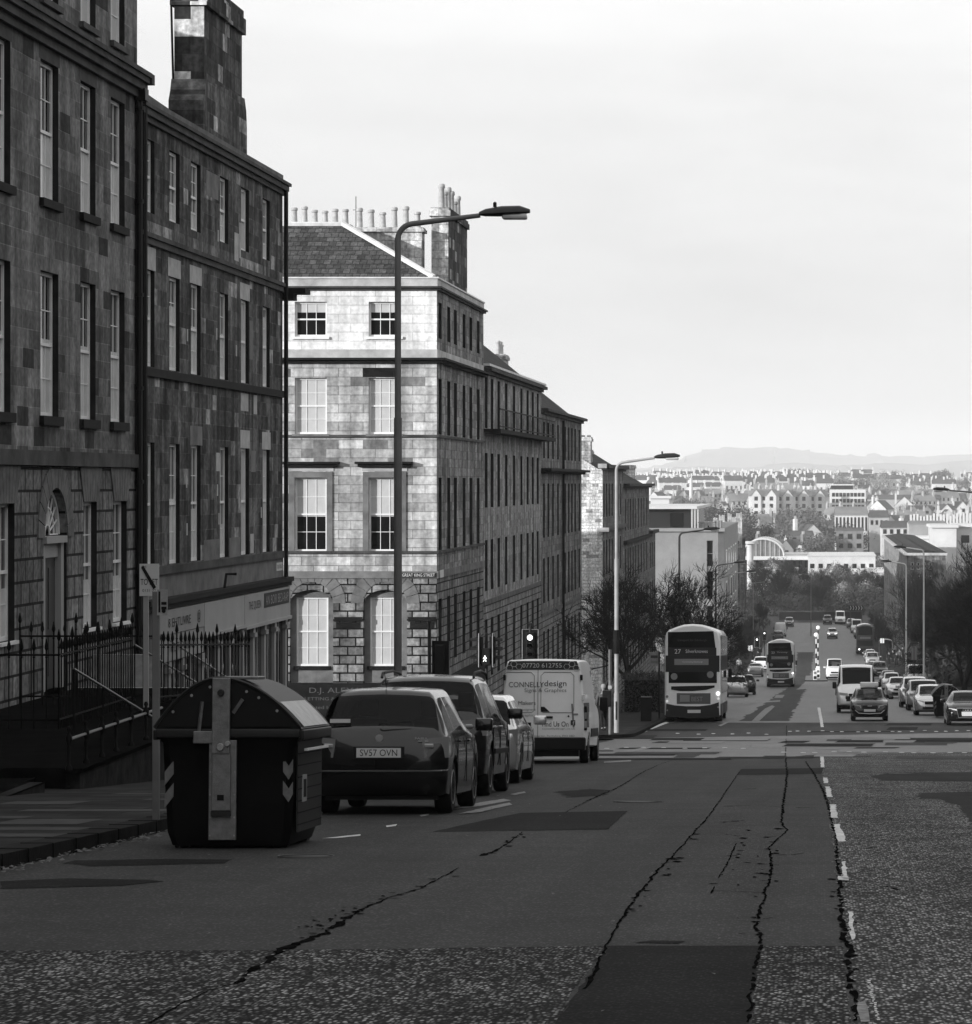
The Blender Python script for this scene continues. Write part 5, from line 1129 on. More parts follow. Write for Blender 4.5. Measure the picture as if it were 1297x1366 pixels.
for (pa, pb_) in ((677,718),(727,771)):
    l, r_ = V(pa,0)[0], V(pb_,0)[0]; zt, zb = V(0,898)[1], V(0,949)[1]
    seam.tube([(l,yb-.006,zb),(l,yb-.006,zt-.08),(l+.08,yb-.006,zt),(r_-.08,yb-.006,zt),(r_,yb-.006,zt-.08),(r_,yb-.006,zb),(r_-.06,yb-.006,zb-.05),(l+.06,yb-.006,zb-.05),(l,yb-.006,zb)], .006, 4)
seam.build('door_seam', M['letters_grey'], v4)
a = V(727, 944); c = V(743, 959.5); hd = MB(); hd.prism([(a[0],a[1]),(a[0]+.08,a[1]),(a[0]+.21,a[1]-.12),(a[0],a[1]-.12)], lambda u, v, w2: (u, w2, v), yb-.01, yb); hd.box(a[0], c[0], yb-.03, yb, c[1], c[1]+.05); hd.build('door_handle', M['black_plastic'], v4)
MB().lathe((V(764,0)[0], yb-.01, V(0,956.5)[1]), [(.022,0),(.022,.01)], 'Y', 10).build('lock', M['black_plastic'], v4)
a = V(700, 965); c = V(714, 980); q = MB().box(a[0]-.22, c[0], yb-.016, yb, c[1]+.16, a[1]).build('plate_housing', M['black_plastic'], v4); MB().box(c[0]-.46, c[0]-.03, yb-.02, yb, c[1]+.02, c[1]+.13).build('number_plate', M['plate_white'], v4)
MB().box(-1.0, 1.0, yb-.06, yb+.3, .32, .62).build('bumper', M['black_plastic'], v4, bevel=.03)
for s in (-1, 1): 
    MB().box(s*1.0-.035, s*1.0+.035, yb-.005, yb+.14, .78, 1.35).build('tail_lamp_cluster', M['black_plastic'], v4, bevel=.02); MB().box(s*1.005-.03, s*1.005+.03, yb-.012, yb+.1, .84, 1.0).build('reversing_lamp', M['tail_clear'], v4); MB().box(s*1.005-.03, s*1.005+.03, yb-.012, yb+.1, 1.05, 1.2).build('indicator', M['tail_red'], v4)
    MB().box(s*.96-.03, s*.96+.03, yb-.03, yb+.06, 1.48, 1.62).build('hinge', M['van_white'], v4, bevel=.01); MB().box(s*.9-.03, s*.9+.03, yb-.03, yb+.06, 1.95, 2.08).build('hinge', M['black_plastic'], v4, bevel=.01)
for s in (-1, 1): MB().box(s*1.02-.02, s*1.02+.02, -1.2, 1.2, .62, .82).build('side_moulding', M['black_plastic'], v4, bevel=.01)

# buses
def bus(name, label, loc, num='27', dest='Silverknowes', rz=0, L=10.8, body='cream', front=False, rub='bus_dark'):
    root = thing(name, label, 'bus', loc, rz); W, H = 1.25, 4.36
    prof = lambda e, dz: [(-W+e,.3),(-W+e,3.6),(-W+.07+e,3.95),(-W+.2+e,4.1-dz),(-W+.55,4.22-dz),(-.4,4.32-dz),(0,4.35-dz),(.4,4.32-dz),(W-.55,4.22-dz),(W-.2-e,4.1-dz),(W-.07-e,3.95),(W-e,3.6),(W-e,.3)]
    b = MB(); st = [(-L/2, .09, .09),(-L/2+.06,.02,.03),(-L/2+.2,0,0),(L/2-.35,0,0),(L/2-.12,.05,.05),(L/2,.16,.2)]; vs = []; n = 13
    for y, e, dz in st: vs += [(x, y, z) for x, z in prof(e, dz)]
    fs = [(i*n+k, i*n+(k+1) % n, (i+1)*n+(k+1) % n, (i+1)*n+k) for i in range(len(st)-1) for k in range(n)]+[tuple(range(n)), tuple((len(st)-1)*n+k for k in range(n))]
    b.add(vs, fs); b.build('body', M[body], root, smooth=35)
    yb = -L/2
    def pl(x0, x1, z0, z1, m, nm, pr=.012, y=None, th=.02): return MB().box(x0, x1, yb-pr, yb+th, z0, z1).build(nm, M[m], root, bevel=.004)
    for s in (-1, 1):
        x = s*W; a, c = (x-.005, x+.012) if s > 0 else (x-.012, x+.005)
        MB().box(a, c, yb+.25, L/2-.3, 3.0, 3.85).build('upper_windows', M['bus_glass'], root); MB().box(a, c, yb+1.4, L/2-.3, 1.25, 2.25).build('lower_windows', M['bus_glass'], root)
        MB().box(a, c, yb+.12, L/2-.2, 2.3, 2.95).build('side_band', M[rub], root); MB().box(a-.002*0, c, yb+.1, L/2-.2, .3, .8).build('skirt', M[rub], root)
        for y in (yb+2.3, L/2-2.6):
            ty = MB().lathe((x-.3 if s > 0 else x+.0, y, .48), [(.3,0),(.48,.0),(.48,.3),(.3,.3)], 'X', 24).build('tyre', M['tyre'], root, smooth=40); MB().lathe((x-.0 if s > 0 else x-.02, y, .48), [(.29,0),(.25,.02)], 'X', 16).build('rim', M['rim'], ty)
    MB().box(-W+.1, W-.1, yb+.1, L/2-.3, .2, .32).build('underbody', M['black_plastic'], root)
    if not front:
        # rear end
        q = MB().prism([(-1.10,3.3),(1.02,3.3),(.93,4.03),(-1.10,3.99)], lambda u, v, w2: (u, w2, v), yb-.012, yb+.02).build('upper_rear_window', M['bus_glass'], root)
        mat('faint_letters', .06, .5)
        text('lettering', 'transport for Edinburgh', q, M['faint_letters'], (-.02, yb-.016, 3.62), 1.3, .13)
        d_ = pl(-1.10, 1.06, 2.95, 3.3, 'bus_dark', 'destination_panel')
        text('lettering', num, d_, M['plate_white'], (-.66, yb-.022, 3.13), .28, .2); text('lettering', dest, d_, M['plate_white'], (.18, yb-.022, 3.14), .98 if len(dest) > 6 else .5, .15)
        pl(-1.2, 1.2, 2.22, 2.95, 'bus_dark', 'rear_band'); s_ = pl(-.81, .71, 2.53, 2.80, 'letters_light', 'advert_strip', .018); text('lettering', 'Connecting Edinburgh', s_, M['plate_white'], (.0, yb-.024, 2.66), .9, .08)
        pl(-1.06, 1.08, 1.73, 2.22, 'bus_glass', 'lower_rear_window')
        for x, z in ((-.82, 2.04), (.79, 2.12)): MB().lathe((x, yb-.02, z-.02), [(.15,0),(.15,.01)], 'Y', 20).build('roundel', M['letters_light'], root); 
        MB().prism([(-.95,1.58),(.98,1.62),(.98,1.53),(.6,1.42),(0,1.37),(-.55,1.37),(-.95,1.44)], lambda u, v, w2: (u, w2, v), yb-.012, yb+.02).build('vent_slot', M['black_plastic'], root)
        a_ = pl(-.70, .80, .80, 1.28, 'paint_grey', 'advert_panel'); MB().box(-.56,-.13,yb-.02,yb-.012,.9,1.2).build('poster', M['letters_light'], a_); text('lettering', 'BEST', a_, M['letters_light'], (.2, yb-.018, 1.02), .5, .2)
        MB().prism([(-1.17,.82),(-.8,.74),(-.3,.70),(.3,.70),(.8,.76),(1.17,.88),(1.2,.22),(-1.2,.22)], lambda u, v, w2: (u, w2, v), yb-.03, yb+.05).build('bumper', M['bus_dark'], root)
        n_ = pl(-.22, .36, .40, .54, 'plate_white', 'number_plate', .045)
        for x, z, m, r_ in ((1.14,1.26,'lit',.075),(1.15,1.03,'lit_soft',.05),(-1.14,.92,'lit_soft',.05),(-1.13,1.13,'tail_red',.06),(-1.12,.52,'tail_clear',.04),(1.14,.66,'tail_clear',.04),(-1.0,4.06,'lit_soft',.025),(.85,4.13,'lit_soft',.03)):
            MB().lathe((x, yb-.04 if z < 4 else yb+.0, z), [(r_,0),(r_,.07)], 'Y', 12).build('rear_lamp', M[m], root)
    else:
        yf = L/2; q = lambda poly, m, nm, a=.0, c=.03: MB().prism(poly, lambda u, v, w2: (u, w2, v), yf-a, yf+c).build(nm, M[m], root)
        q([(-1.02,2.75),(1.02,2.75),(.98,3.75),(.6,3.98),(-.6,3.98),(-.98,3.75)], 'glass_far', 'upper_windscreen'); q([(-1.05,1.2),(1.05,1.2),(1.06,2.0),(-1.06,2.0)], 'glass_far', 'windscreen')
        d_ = q([(-.75,2.2),(.75,2.2),(.75,2.5),(-.75,2.5)], 'letters_light', 'destination_panel'); q([(-1.08,.25),(1.08,.25),(1.08,.85),(-1.08,.85)], rub, 'bumper')
        for s in (-1, 1): MB().lathe((s*.85, yf+.02, .72), [(.12,0),(.12,.03)], 'Y', 12).build('headlight', M['lit' if s > 0 else 'headlamp'], root)
        MB().box(-.26,.26,yf+.03,yf+.04,.4,.52).build('number_plate', M['plate_white'], root)
        for s in (-1, 1): MB().box(s*1.4-.1, s*1.4+.1, yf-.1, yf+.05, 2.2, 2.6).build('wing_mirror', M['black_plastic'], root)
    MB().box(-W-.22, -W-.06, L/2-.3, L/2-.15, 1.9, 2.3).build('wing_mirror', M['black_plastic'], root) if not front else None
    MB().box(W+.06, W+.22, L/2-.3, L/2-.15, 1.9, 2.3).build('wing_mirror', M['black_plastic'], root) if not front else None
    root['L2'] = L/2; return root
b1 = bus('double_decker_bus', 'double decker bus with route number 27 on its rear, standing by the stop', (0,0,0)); place_rear(b1, -5.53, 145.5)
b2 = bus('double_decker_bus', 'smaller looking double decker bus with route number 23, further down the hill', (0,0,0), '23', 'Trinity'); Y2 = gd(916.5); place_rear(b2, wx(1041, Y2), Y2)
Y3 = gd(873); b3 = bus('double_decker_bus', 'dark oncoming double decker bus waiting in the queue on the right', (0,0,0), rz=math.pi, front=True, body='paint_grey')
b3.location = (wx(1154.5, Y3), Y3+5.4, g(Y3+5.4)); rz_pitch(b3)
def on(o, px, py): # oncoming: front face centred at px with its wheels at py
    Y = gd(py); o.location = (wx(px, Y), Y+o['L2'], g(Y+o['L2'])); o.rotation_euler[2] = math.pi; rz_pitch(o); return o
def away(o, px, py):
    Y = gd(py); o.location = (wx(px, Y), Y+o['L2'], g(Y+o['L2'])); rz_pitch(o); return o
GQ = 'oncoming traffic queue'; GP = 'cars parked along the right kerb'; GL = 'cars parked along the left kerb'
ds = on(car('oncoming_car', 'black hatchback with bright headlamps and a box on its roof, waiting at the crossroads', 'car', 'hatch', M['paint_black'], (0,0,0), width=1.04), 1160.5, 962)
MB().box(-.42, .42, -.3, .5, 1.53, 1.74).build('roof_box', M['paint_white'], ds, bevel=.05)
MB().tube([(-.66,1.992,.5),(-.5,1.998,.36),(0,2.0,.33),(.5,1.998,.36),(.66,1.992,.5)], .015, 5).build('chrome_trim', M['rim'], ds); MB().box(-.1,.1,1.99,2.005,.66,.70).build('badge', M['rim'], ds)
on(car('oncoming_van', 'white high roofed van with one headlamp lit, close behind the black hatchback', 'van', 'van', M['paint_white'], (0,0,0)), 1143, 951)
on(car('oncoming_van', 'white light van coming up alone beside the traffic island', 'van', 'minivan', M['paint_white'], (0,0,0), hscale=1.12), 1113.5, 907)
on(car('oncoming_car', 'small silver car with both headlamps lit at the foot of the hill', 'car', 'suv', M['paint_silver'], (0,0,0), lit=True), 1110.5, 852)
on(car('queued_car', 'silver saloon nearest in the right-hand queue behind the white van', 'car', 'saloon', M['paint_silver'], (0,0,0), group=GQ), 1199, 931.5)
on(car('queued_car', 'white car half hidden behind the silver saloon in the queue', 'car', 'hatch', M['paint_white'], (0,0,0), group=GQ), 1190, 921)
on(car('queued_car', 'dark low car next behind the white car in the queue', 'car', 'saloon', M['paint_dark'], (0,0,0), group=GQ), 1186, 916)
on(car('queued_car', 'dark off-roader with papers behind its windscreen in the queue', 'car', 'suv', M['paint_dark'], (0,0,0), group=GQ), 1174, 905)
on(car('queued_car', 'pale car just ahead of the oncoming bus in the queue', 'car', 'suv', M['paint_pale'], (0,0,0), group=GQ), 1164, 889)
on(car('queued_car', 'second pale car directly in front of the oncoming bus', 'car', 'hatch', M['paint_silver'], (0,0,0), group=GQ), 1161.5, 882)
on(car('parked_car', 'silver off-roader, furthest of the group parked beside the right-hand bin', 'car', 'suv', M['paint_silver'], (0,0,0), group=GP), 1222, 944)
on(car('parked_car', 'pale estate car squeezed between the two silver ones by the right-hand bin', 'car', 'minivan', M['paint_pale'], (0,0,0), group=GP, hscale=.86), 1233, 948)
on(car('parked_car', 'silver hatchback parked directly behind the right-hand bin', 'car', 'hatch', M['paint_silver'], (0,0,0), group=GP), 1243, 954.5)
au = on(car('parked_car', 'glossy black saloon with large pale-rimmed grille at the right edge', 'car', 'saloon', M['paint_black'], (0,0,0), group=GP, width=1.04), 1291.5, 968)
MB().prism([(-.48,.74),(.48,.74),(.40,.34),(-.40,.34)], lambda u, v, w2: (u, w2, v), 2.25, 2.262).build('grille', M['black_plastic'], au)
MB().tube([(-.48,2.27,.74),(.48,2.27,.74),(.40,2.27,.34),(-.40,2.27,.34),(-.48,2.27,.74)], .016, 5).build('grille_surround', M['rim'], au); MB().box(-.27,.27,2.262,2.28,.46,.59).build('number_plate', M['plate_white'], au)
rg_ = MB()
for k in range(4): rg_.tube([(-.16+k*.107+.06*math.cos(a), 2.27, .66+.05*math.sin(a)) for a in [math.pi/6*j for j in range(13)]], .008, 4, False)
rg_.build('grille_emblem', M['rim'], au)
on(car('parked_van', 'pale van parked beyond the silver off-roader by the right-hand lamp post', 'van', 'minivan', M['paint_white'], (0,0,0), hscale=1.15), 1224, 922)
away(car('parked_car', 'pale silver car parked just ahead of the bus, dark roofed car beyond it', 'car', 'hatch', M['paint_silver'], (0,0,0), group=GL), 982, 930)
away(car('parked_car', 'dark car parked in front of the silver car ahead of the bus', 'car', 'hatch', M['paint_dark'], (0,0,0), group=GL), 993, 927)
away(car('parked_car', 'dark grey saloon parked left of the second bus', 'car', 'saloon', M['paint_grey'], (0,0,0), group=GL), 1007.5, 903)
away(car('parked_car', 'white topped car parked ahead of the dark grey saloon', 'car', 'suv', M['paint_white'], (0,0,0), group=GL), 1015, 896)
away(car('parked_van', 'white panel van parked beyond the second bus, dark car behind it', 'van', 'van', M['paint_white'], (0,0,0)), 1041, 850)
away(car('parked_car', 'small dark car parked tight behind the distant white panel van', 'car', 'suv', M['paint_dark'], (0,0,0), group=GL), 1038, 856)
on(car('oncoming_car', 'tiny dark vehicle at the far end of the street by the left kerb', 'car', 'suv', M['paint_grey'], (0,0,0)), 1053, 836)
for k, (px, py, p_, kd, lb) in enumerate(((1146,850,'paint_pale','suv','pale car behind the oncoming bus at the bend'),(1143,845,'paint_white','van','tall white lorry-like van above the oncoming bus at the bend'),(1121,832.5,'paint_white','van','white van turning at the foot of the hill'),
        (1165,846,'paint_silver','suv','silver car right of the oncoming bus roof'),(1104,833,'paint_dark','suv','dark car at the foot of the hill left of the turning white van'),(1136,838,'paint_grey','suv','grey car in the distant queue at the bend'))):
    on(car('distant_car', lb, 'car', kd, M[p_], (0,0,0), group='vehicles at the foot of the hill'), px, py)
# ------------------------------------------------------------------ street furniture
def lamp(label, x, Y, H=10.3, arm=3.4, dirx=1, m='column_paint', r0=.075, group='tall street lamps along the street'):
    z = g(Y)+.12; o = thing('street_lamp', label, 'street lamp', (x, Y, z), 0, group)
    zt = H-.35; b = MB(); b.tube([(0,0,0),(0,0,1.5)], r0*1.25, 10); b.tube([(0,0,1.5),(0,0,H*.64)], r0*1.02, 10); b.build('column', M[m], o, smooth=50)
    pts = [(0,0,H*.64),(0,0,zt)]+[(dirx*.3*(1-math.cos(a)), 0, zt+.3*math.sin(a)) for a in [R(14*k) for k in range(1,7)]]+[(dirx*(arm-.85),0,zt+.46)]
    MB().tube(pts, [r0*.82]*2+[r0*.72]*(len(pts)-3)+[r0*.6], 8).build('arm', M[m], o, smooth=60)
    MB().box(-r0*.4, r0*.4, -r0*1.3, -r0*1.2, .5, 1.2).build('access_door', M['dark_metal'], o)
    hx = dirx*(arm-.85); h = MB(); zt -= .28; prof = [(0,.05),(.12,.09),(.4,.13),(.75,.12),(.95,.05)]
    vs = []; n = 8
    for i, (u, q) in enumerate([(-.02,.05),(.10,.10),(.4,.14),(.75,.13),(.95,.05)]):
        for k in range(n):
            a = math.pi*2*k/n; zz = math.sin(a)*q; vs.append((hx+dirx*u, math.cos(a)*q*1.25, zt+.76+u*.05+(zz if zz > 0 else zz*.45)))
    h.add(vs, [(i*n+k, i*n+(k+1) % n, (i+1)*n+(k+1) % n, (i+1)*n+k) for i in range(4) for k in range(n)]+[tuple(range(n)), tuple(4*n+k for k in range(n))])
    hd = h.build('lamp_head', M['dark_metal'], o, smooth=50)
    q = MB().box(min(hx+dirx*.42,hx+dirx*.9), max(hx+dirx*.42,hx+dirx*.9), -.12, .12, zt+.66, zt+.77).build('lamp_glass', M['lamp_glass'], hd, bevel=.04, smooth=60)
    MB().lathe((hx+dirx*.28,0,zt+.9), [(.035,0),(.035,.08),(.01,.1)], n=8).build('photocell', M['dark_metal'], hd)
    return o
Yl = 62.5; lamp('nearest tall street lamp rising behind the dark parked cars', wx(531, Yl), Yl, 10.42, 2.42)
l2 = lamp('pale grey street lamp standing on the far corner of the crossroads', wx(822.5, 124), 124, 10.3, 2.3, m='column_pale')
MB().tube([(0,0,3.0),(0,0,3.9)], .12, 12).build('wrapped_box', M['soot_black'], l2)
lamp('street lamp seen above the roof of the nearer bus', wx(906.5, 195), 195, 10.2, 2.3, m='column_paint')
lamp('thin street lamp right of the nearer bus roof', wx(955, 259), 259, 10.0, 2.3)
lamp('distant street lamp before the tenement, left of the second bus', wx(972.5, 296), 296, 10.2, 2.4, m='column_pale')
lamp('bright street lamp on the right pavement with its arm over the road', wx(1232.5, 250), 250, 10.9, 2.2, -1, m='column_bright')
lamp('thinner street lamp just left of the bright right-hand one', wx(1209, 300), 300, 11.2, 2.2, -1, m='column_bright')
lamp('street lamp beyond the right edge, only its dark head reaching into view', wx(1316, 190), 190, 12.3, 3.0, -1)
lamp('slender lamp standing against the wooded bend', wx(1082, 560), 560, 10.5, 2.0, -1)
lamp('farthest lamp among the bushes left of the bend', wx(1005, 480), 480, 10, 2.5)

def signal(label, x, Y, heads, H=3.6, group='traffic signals at the crossroads', m='black_plastic'):
    z = g(Y)+.12; o = thing('traffic_light', label, 'traffic light', (x, Y, z), 0, group)
    MB().tube([(0,0,0),(0,0,H)], .055, 10).build('post', M['dark_metal'], o, smooth=50)
    for (dx, dz, rot, lit_) in heads:
        c = Matrix.Rotation(rot, 3, 'Z')
        T_ = lambda x_, y_, z_: tuple(c @ Vector((x_, y_, z_))+Vector((dx, 0, dz)))
        def bx(nm, x0, x1, y0, y1, z0, z1, mm, par, bev=0):
            b = MB(); b.box(x0,x1,y0,y1,z0,z1); b.v = [T_(*p) for p in b.v]; return b.build(nm, M[mm], par, bevel=bev)
        hd = bx('signal_head', -.15, .15, -.12, .1, -.5, .5, 'black_plastic', o, .03)
        bx('backing_board', -.3, .3, -.02, .0, -.62, .62, 'black_plastic', o)
        b = MB(); e = .29
        b.tube([T_(-e,-.03,-.61),T_(-e,-.03,.61),T_(e,-.03,.61),T_(e,-.03,-.61),T_(-e,-.03,-.61)], .016, 4); b.build('board_edge', M['column_pale'], o)
        for k in range(3):
            zc = .32-.32*k; v_ = MB(); pts = []
            for j in range(9):
                a = math.pi*j/8; pts.append((.125*math.cos(a), .125*math.sin(a)))
            vs = [T_(px_, -.12, zc+pz) for px_, pz in pts]+[T_(px_*.95, -.36, zc+pz*.95-.0) for px_, pz in pts]
            v_.add(vs, [(j, j+1, 10+j, 9+j) for j in range(8)]); v_.build('visor', M['black_plastic'], hd, fix=False)
            l_ = MB(); l_.add([T_(.1*math.cos(a), -.125, zc+.1*math.sin(a)) for a in [math.pi*j/8 for j in range(16)]], [tuple(range(16))]); l_.build('lens', M['lit'] if k == lit_ else M['glass'], hd, fix=False)
    return o
s1 = signal('traffic light post with two heads back to back and a lit walking man', wx(649,119.4), 119.4, [(-.22,wz(867,119.4)-g(119.4)-.12,-math.pi/2,None),(.22,wz(867,119.4)-g(119.4)-.12,math.pi/2,None)], 3.75)
zc = wz(876,119.4)-g(119.4)-.12
pd = MB().box(-.19,.16,-.22,.0,zc-.32,zc+.32).build('pedestrian_signal', M['black_plastic'], s1, bevel=.03)
wm = MB(); u = .085; zz = zc-.09; X0 = -.03
wm.lathe((X0,-.235,zz+.155), [(.03,0),(.03,.006)], 'Y', 8)
wm.prism([(X0-.03,zz+.12),(X0+.03,zz+.12),(X0+.02,zz+.02),(X0-.03,zz+.02)], lambda u,v,w2: (u,w2,v), -.236, -.228)
wm.prism([(X0-.03,zz+.03),(X0+.0,zz+.03),(X0-.05,zz-.1),(X0-.085,zz-.1)], lambda u,v,w2: (u,w2,v), -.236, -.228); wm.prism([(X0-.005,zz+.03),(X0+.025,zz+.03),(X0+.07,zz-.09),(X0+.035,zz-.1)], lambda u,v,w2: (u,w2,v), -.236, -.228)
wm.prism([(X0-.03,zz+.12),(X0-.025,zz+.09),(X0-.08,zz+.03),(X0-.09,zz+.05)], lambda u,v,w2: (u,w2,v), -.236, -.228); wm.prism([(X0+.03,zz+.12),(X0+.09,zz+.06),(X0+.08,zz+.04),(X0+.02,zz+.08)], lambda u,v,w2: (u,w2,v), -.236, -.228)
wm.v = [((a-X0)*.8+X0, b_, (c-zz)*.8+zz) for a, b_, c in wm.v]; wm.build('walking_man', M['lit_man'], pd, fix=False)
s2 = signal('traffic light facing us with its top lamp lit, above the white van', wx(707.5,118.9), 118.9, [(0,wz(862,118.9)-g(118.9)-.12,0,0)], 4.05)
MB().box(-.09,.09,-.05,.06,3.95,4.1).build('top_cap', M['black_plastic'], s2)
s3 = signal('dark traffic light on a pole in front of the pale corner building', wx(573,104), 104, [(.35,wz(881,104)-g(104)-.12,R(160),None)], 3.9)
s4 = thing('traffic_light', 'short grey pole with push button box beside the pale lamp on the far corner', 'traffic light', (wx(814,121.5),121.5,g(121.5)+.12), 0, 'traffic signals at the crossroads')
MB().tube([(0,0,0),(0,0,3.15)], .06, 10).build('post', M['column_paint'], s4, smooth=50)
MB().box(-.28,.05,-.16,.08,1.05,1.65).build('push_button_box', M['black_plastic'], s4, bevel=.03); MB().box(-.07,.07,-.1,-.02,1.7,1.82).build('sensor', M['column_pale'], s4)
b = thing('bollard', 'white reflective bollard seen over the roof of the pale hatchback', 'bollard', (wx(651,117),117,g(117)+.12)); MB().lathe((0,0,0), [(.1,0),(.1,1.15),(.05,1.2)], n=12).build('post', M['white_paint'], b, smooth=40); MB().lathe((0,0,.5), [(.105,0),(.105,.12)], n=12).build('band', M['black_plastic'], b)

# ---- the big communal refuse bin
def chevbin(label, x, Y, sc_=1.0, rz=0):
    o = thing('refuse_bin', label, 'bin', (x, Y, g(Y)+.0), rz, 'communal refuse bins')
    mat('bin_body', .004, .6, 0, .12, var=.3, vs=6); mat('bin_side', .016, .5, 0, .3, var=.2, vs=3); mat('bin_lid', .006, .5, 0, .2); mat('bin_lid_pale', .26, .42, .2, .5, var=.3, vs=8)
    D = 1.72; b = MB()                       # end face towards the camera at y=0; body tapers to the base
    prof = [(.045,.56,.06),(.16,.60,.02),(.55,.625,0),(.95,.645,-.02),(1.02,.68,-.05),(1.06,.69,-.05),(1.10,.69,-.05)]
    vs = []
    for z, hw, e in prof:
        c = .07; vs += [(-hw+c,e,z),(hw-c,e,z),(hw,e+c,z),(hw,D-e-c,z),(hw-c,D-e,z),(-hw+c,D-e,z),(-hw,D-e-c,z),(-hw,e+c,z)]
    n = 8; b.add(vs, [(i*n+k, i*n+(k+1) % n, (i+1)*n+(k+1) % n, (i+1)*n+k) for i in range(len(prof)-1) for k in range(n)]+[tuple(range(n)), tuple((len(prof)-1)*n+k for k in range(n))])
    body = b.build('body', M['bin_body'], o, smooth=30)
    b = MB(); b.box(-.70,.70,-.07,-.03,1.0,1.08); b.box(-.70,.70,D+.03,D+.07,1.0,1.08); b.box(.68,.73,-.03,D+.03,.98,1.07); b.box(-.73,-.68,-.03,D+.03,.98,1.07); b.build('rim', M['bin_side'], o, bevel=.012, smooth=40)
    # domed lid, slightly peaked left of the middle
    n = 24; arc = []
    for k in range(n+1):
        t = k/n; xx = -.71+1.42*t; zz = 1.09+.44*max(0, 1-abs((t-(.44))/(.44 if t < .44 else .56))**1.95); arc.append((xx, zz))
    L_ = MB()
    for y0, y1, e in ((-.06, -.03, 0),):
        L_.prism([(-.71,1.08)]+arc[1:-1]+[(.71,1.08)], lambda u, v, w2: (u, w2, v), -.05, D+.05)
    lid = L_.build('lid', M['bin_lid'], o, smooth=25)
    b = MB()
    for k in range(n):
        if arc[k][0] < .09: continue
        (a0, a1), (c0, c1) = arc[k], arc[k+1]
        if arc[k][0] < .42: continue
        b.quad((a0,.12,a1+.008),(c0,.12,c1+.008),(c0,D-.1,c1+.008),(a0,D-.1,a1+.008))
    b.build('lid_flap', M['bin_lid_pale'], lid, fix=False, smooth=60)
    b = MB(); b.tube([(-.71,-.06,1.09)]+[(u, -.06, v) for u, v in arc[1:-1]]+[(.71,-.06,1.09)], .016, 5); b.build('lid_edge', M['bin_side'], lid, smooth=60)
    b = MB(); b.box(-.08,.26,.1,.5,1.515,1.545); b.build('lid_handle', M['steel'], lid, bevel=.01)
    # galvanised lifting gear on the end
    st = M['steel']; cxx = -.055
    a = MB(); a.box(cxx-.085,cxx+.085,-.135,-.095,.86,1.53); a.build('lifting_arm', st, o, bevel=.006)
    a = MB(); a.box(cxx-.12,cxx+.145,-.085,-.045,.10,.98); a.build('backing_plate', st, o, bevel=.005)
    a = MB(); a.box(cxx-.085,cxx+.095,-.125,-.085,.36,.86); a.build('channel', st, o, bevel=.006); a = MB(); a.box(cxx-.09,cxx+.1,-.13,-.09,.31,.355); a.build('channel_lip', M['dark_metal'], o)
    a = MB(); a.box(cxx-.03,cxx+.035,-.13,-.12,.45,.50); a.build('slot', M['soot_black'], o)
    a = MB(); a.box(cxx-.27,cxx-.085,-.11,-.06,.95,1.06); a.build('side_bracket', st, o, bevel=.008)
    a = MB(); a.tube([(cxx-.22,-.08,1.05),(cxx-.19,-.08,1.32)], .018, 5); a.tube([(cxx+.11,-.08,1.22),(cxx+.2,-.08,1.34)], .018, 5); a.build('strut', st, o)
    for (dx, dz, r_) in ((0,.92,.03),(.07,.95,.022),(-.0,1.40,.028)): 
        MB().lathe((cxx+dx,-.165,dz), [(r_,0),(r_*1.2,.01),(r_*1.2,.05)], 'Y', 10).build('pivot_bolt', M['dark_metal'] if dz > 1.2 else M['lead'], o, smooth=40)
    rv = MB()
    for k in (3,6,9,15,17,20): rv.lathe((arc[k][0],-.062,arc[k][1]-.07), [(.013,0),(.013,.012)], 'Y', 8)
    for dz in (.14,.3,.5,.7): 
        for dx in (-.105,.13): rv.lathe((cxx+dx,-.09,dz), [(.009,0),(.009,.01)], 'Y', 6)
    rv.build('rivet', M['lead'], o)
    # chevron plates on the corners
    for s in (-1, 1):
        for k in range(2):
            z0 = .40+.20*k; q = MB()
            if s > 0: q.prism([(.53,z0+.10),(.53,z0+.22),(.585,z0+.15),(.585,z0+.03)], lambda u,v,w2:(u,w2,v), -.012, .0); q.prism([(.585,z0+.03),(.585,z0+.15),(.625,z0+.21),(.625,z0+.10)], lambda u,v,w2:(u,w2,v), -.012, .0)
            else: q.prism([(-.615,z0-.02),(-.615,z0+.10),(-.53,z0+.20),(-.53,z0+.08)], lambda u,v,w2:(u,w2,v), -.012, .0)
            q.build('chevron', mat('chevron', .15, .5, var=.3, vs=12), o)
    # street-facing side: ribs and a small notice
    q = MB().box(.64,.655,.12,D-.12,.16,.96).build('side_panel', M['bin_side'], o)
    for k in range(7): MB().box(.655,.66,.12,D-.12,.22+.105*k,.23+.105*k).build('rib', M['bin_body'], q)
    MB().box(.655,.665,.35,.6,.42,.66).build('notice', M['lead'], q); MB().box(.66,.668,.40,.55,.46,.62).build('notice_face', M['bin_body'], q)
    MB().box(.70,.735,.2,D-.2,.88,.90).build('side_rail', M['white_paint'], o)
    for sx in (-.48,.48):
        for sy in (.25,D-.25): MB().box(sx-.07,sx+.07,sy-.1,sy+.1,.02,.12).build('foot', M['black_plastic'], o, bevel=.02)
    return o
Yb = 30.9; bn_ = chevbin('big black domed refuse bin with galvanised arm in the foreground at the kerb', wx(304,Yb), Yb); bn_.rotation_euler[0] = math.atan(-.055); bn_.location.z -= .02; bn_.scale = (.975, 1, 1.065)
Yr = gd(957); b2_ = chevbin('distant black domed refuse bin beside the glossy black car at the right', wx(1264,Yr), Yr)
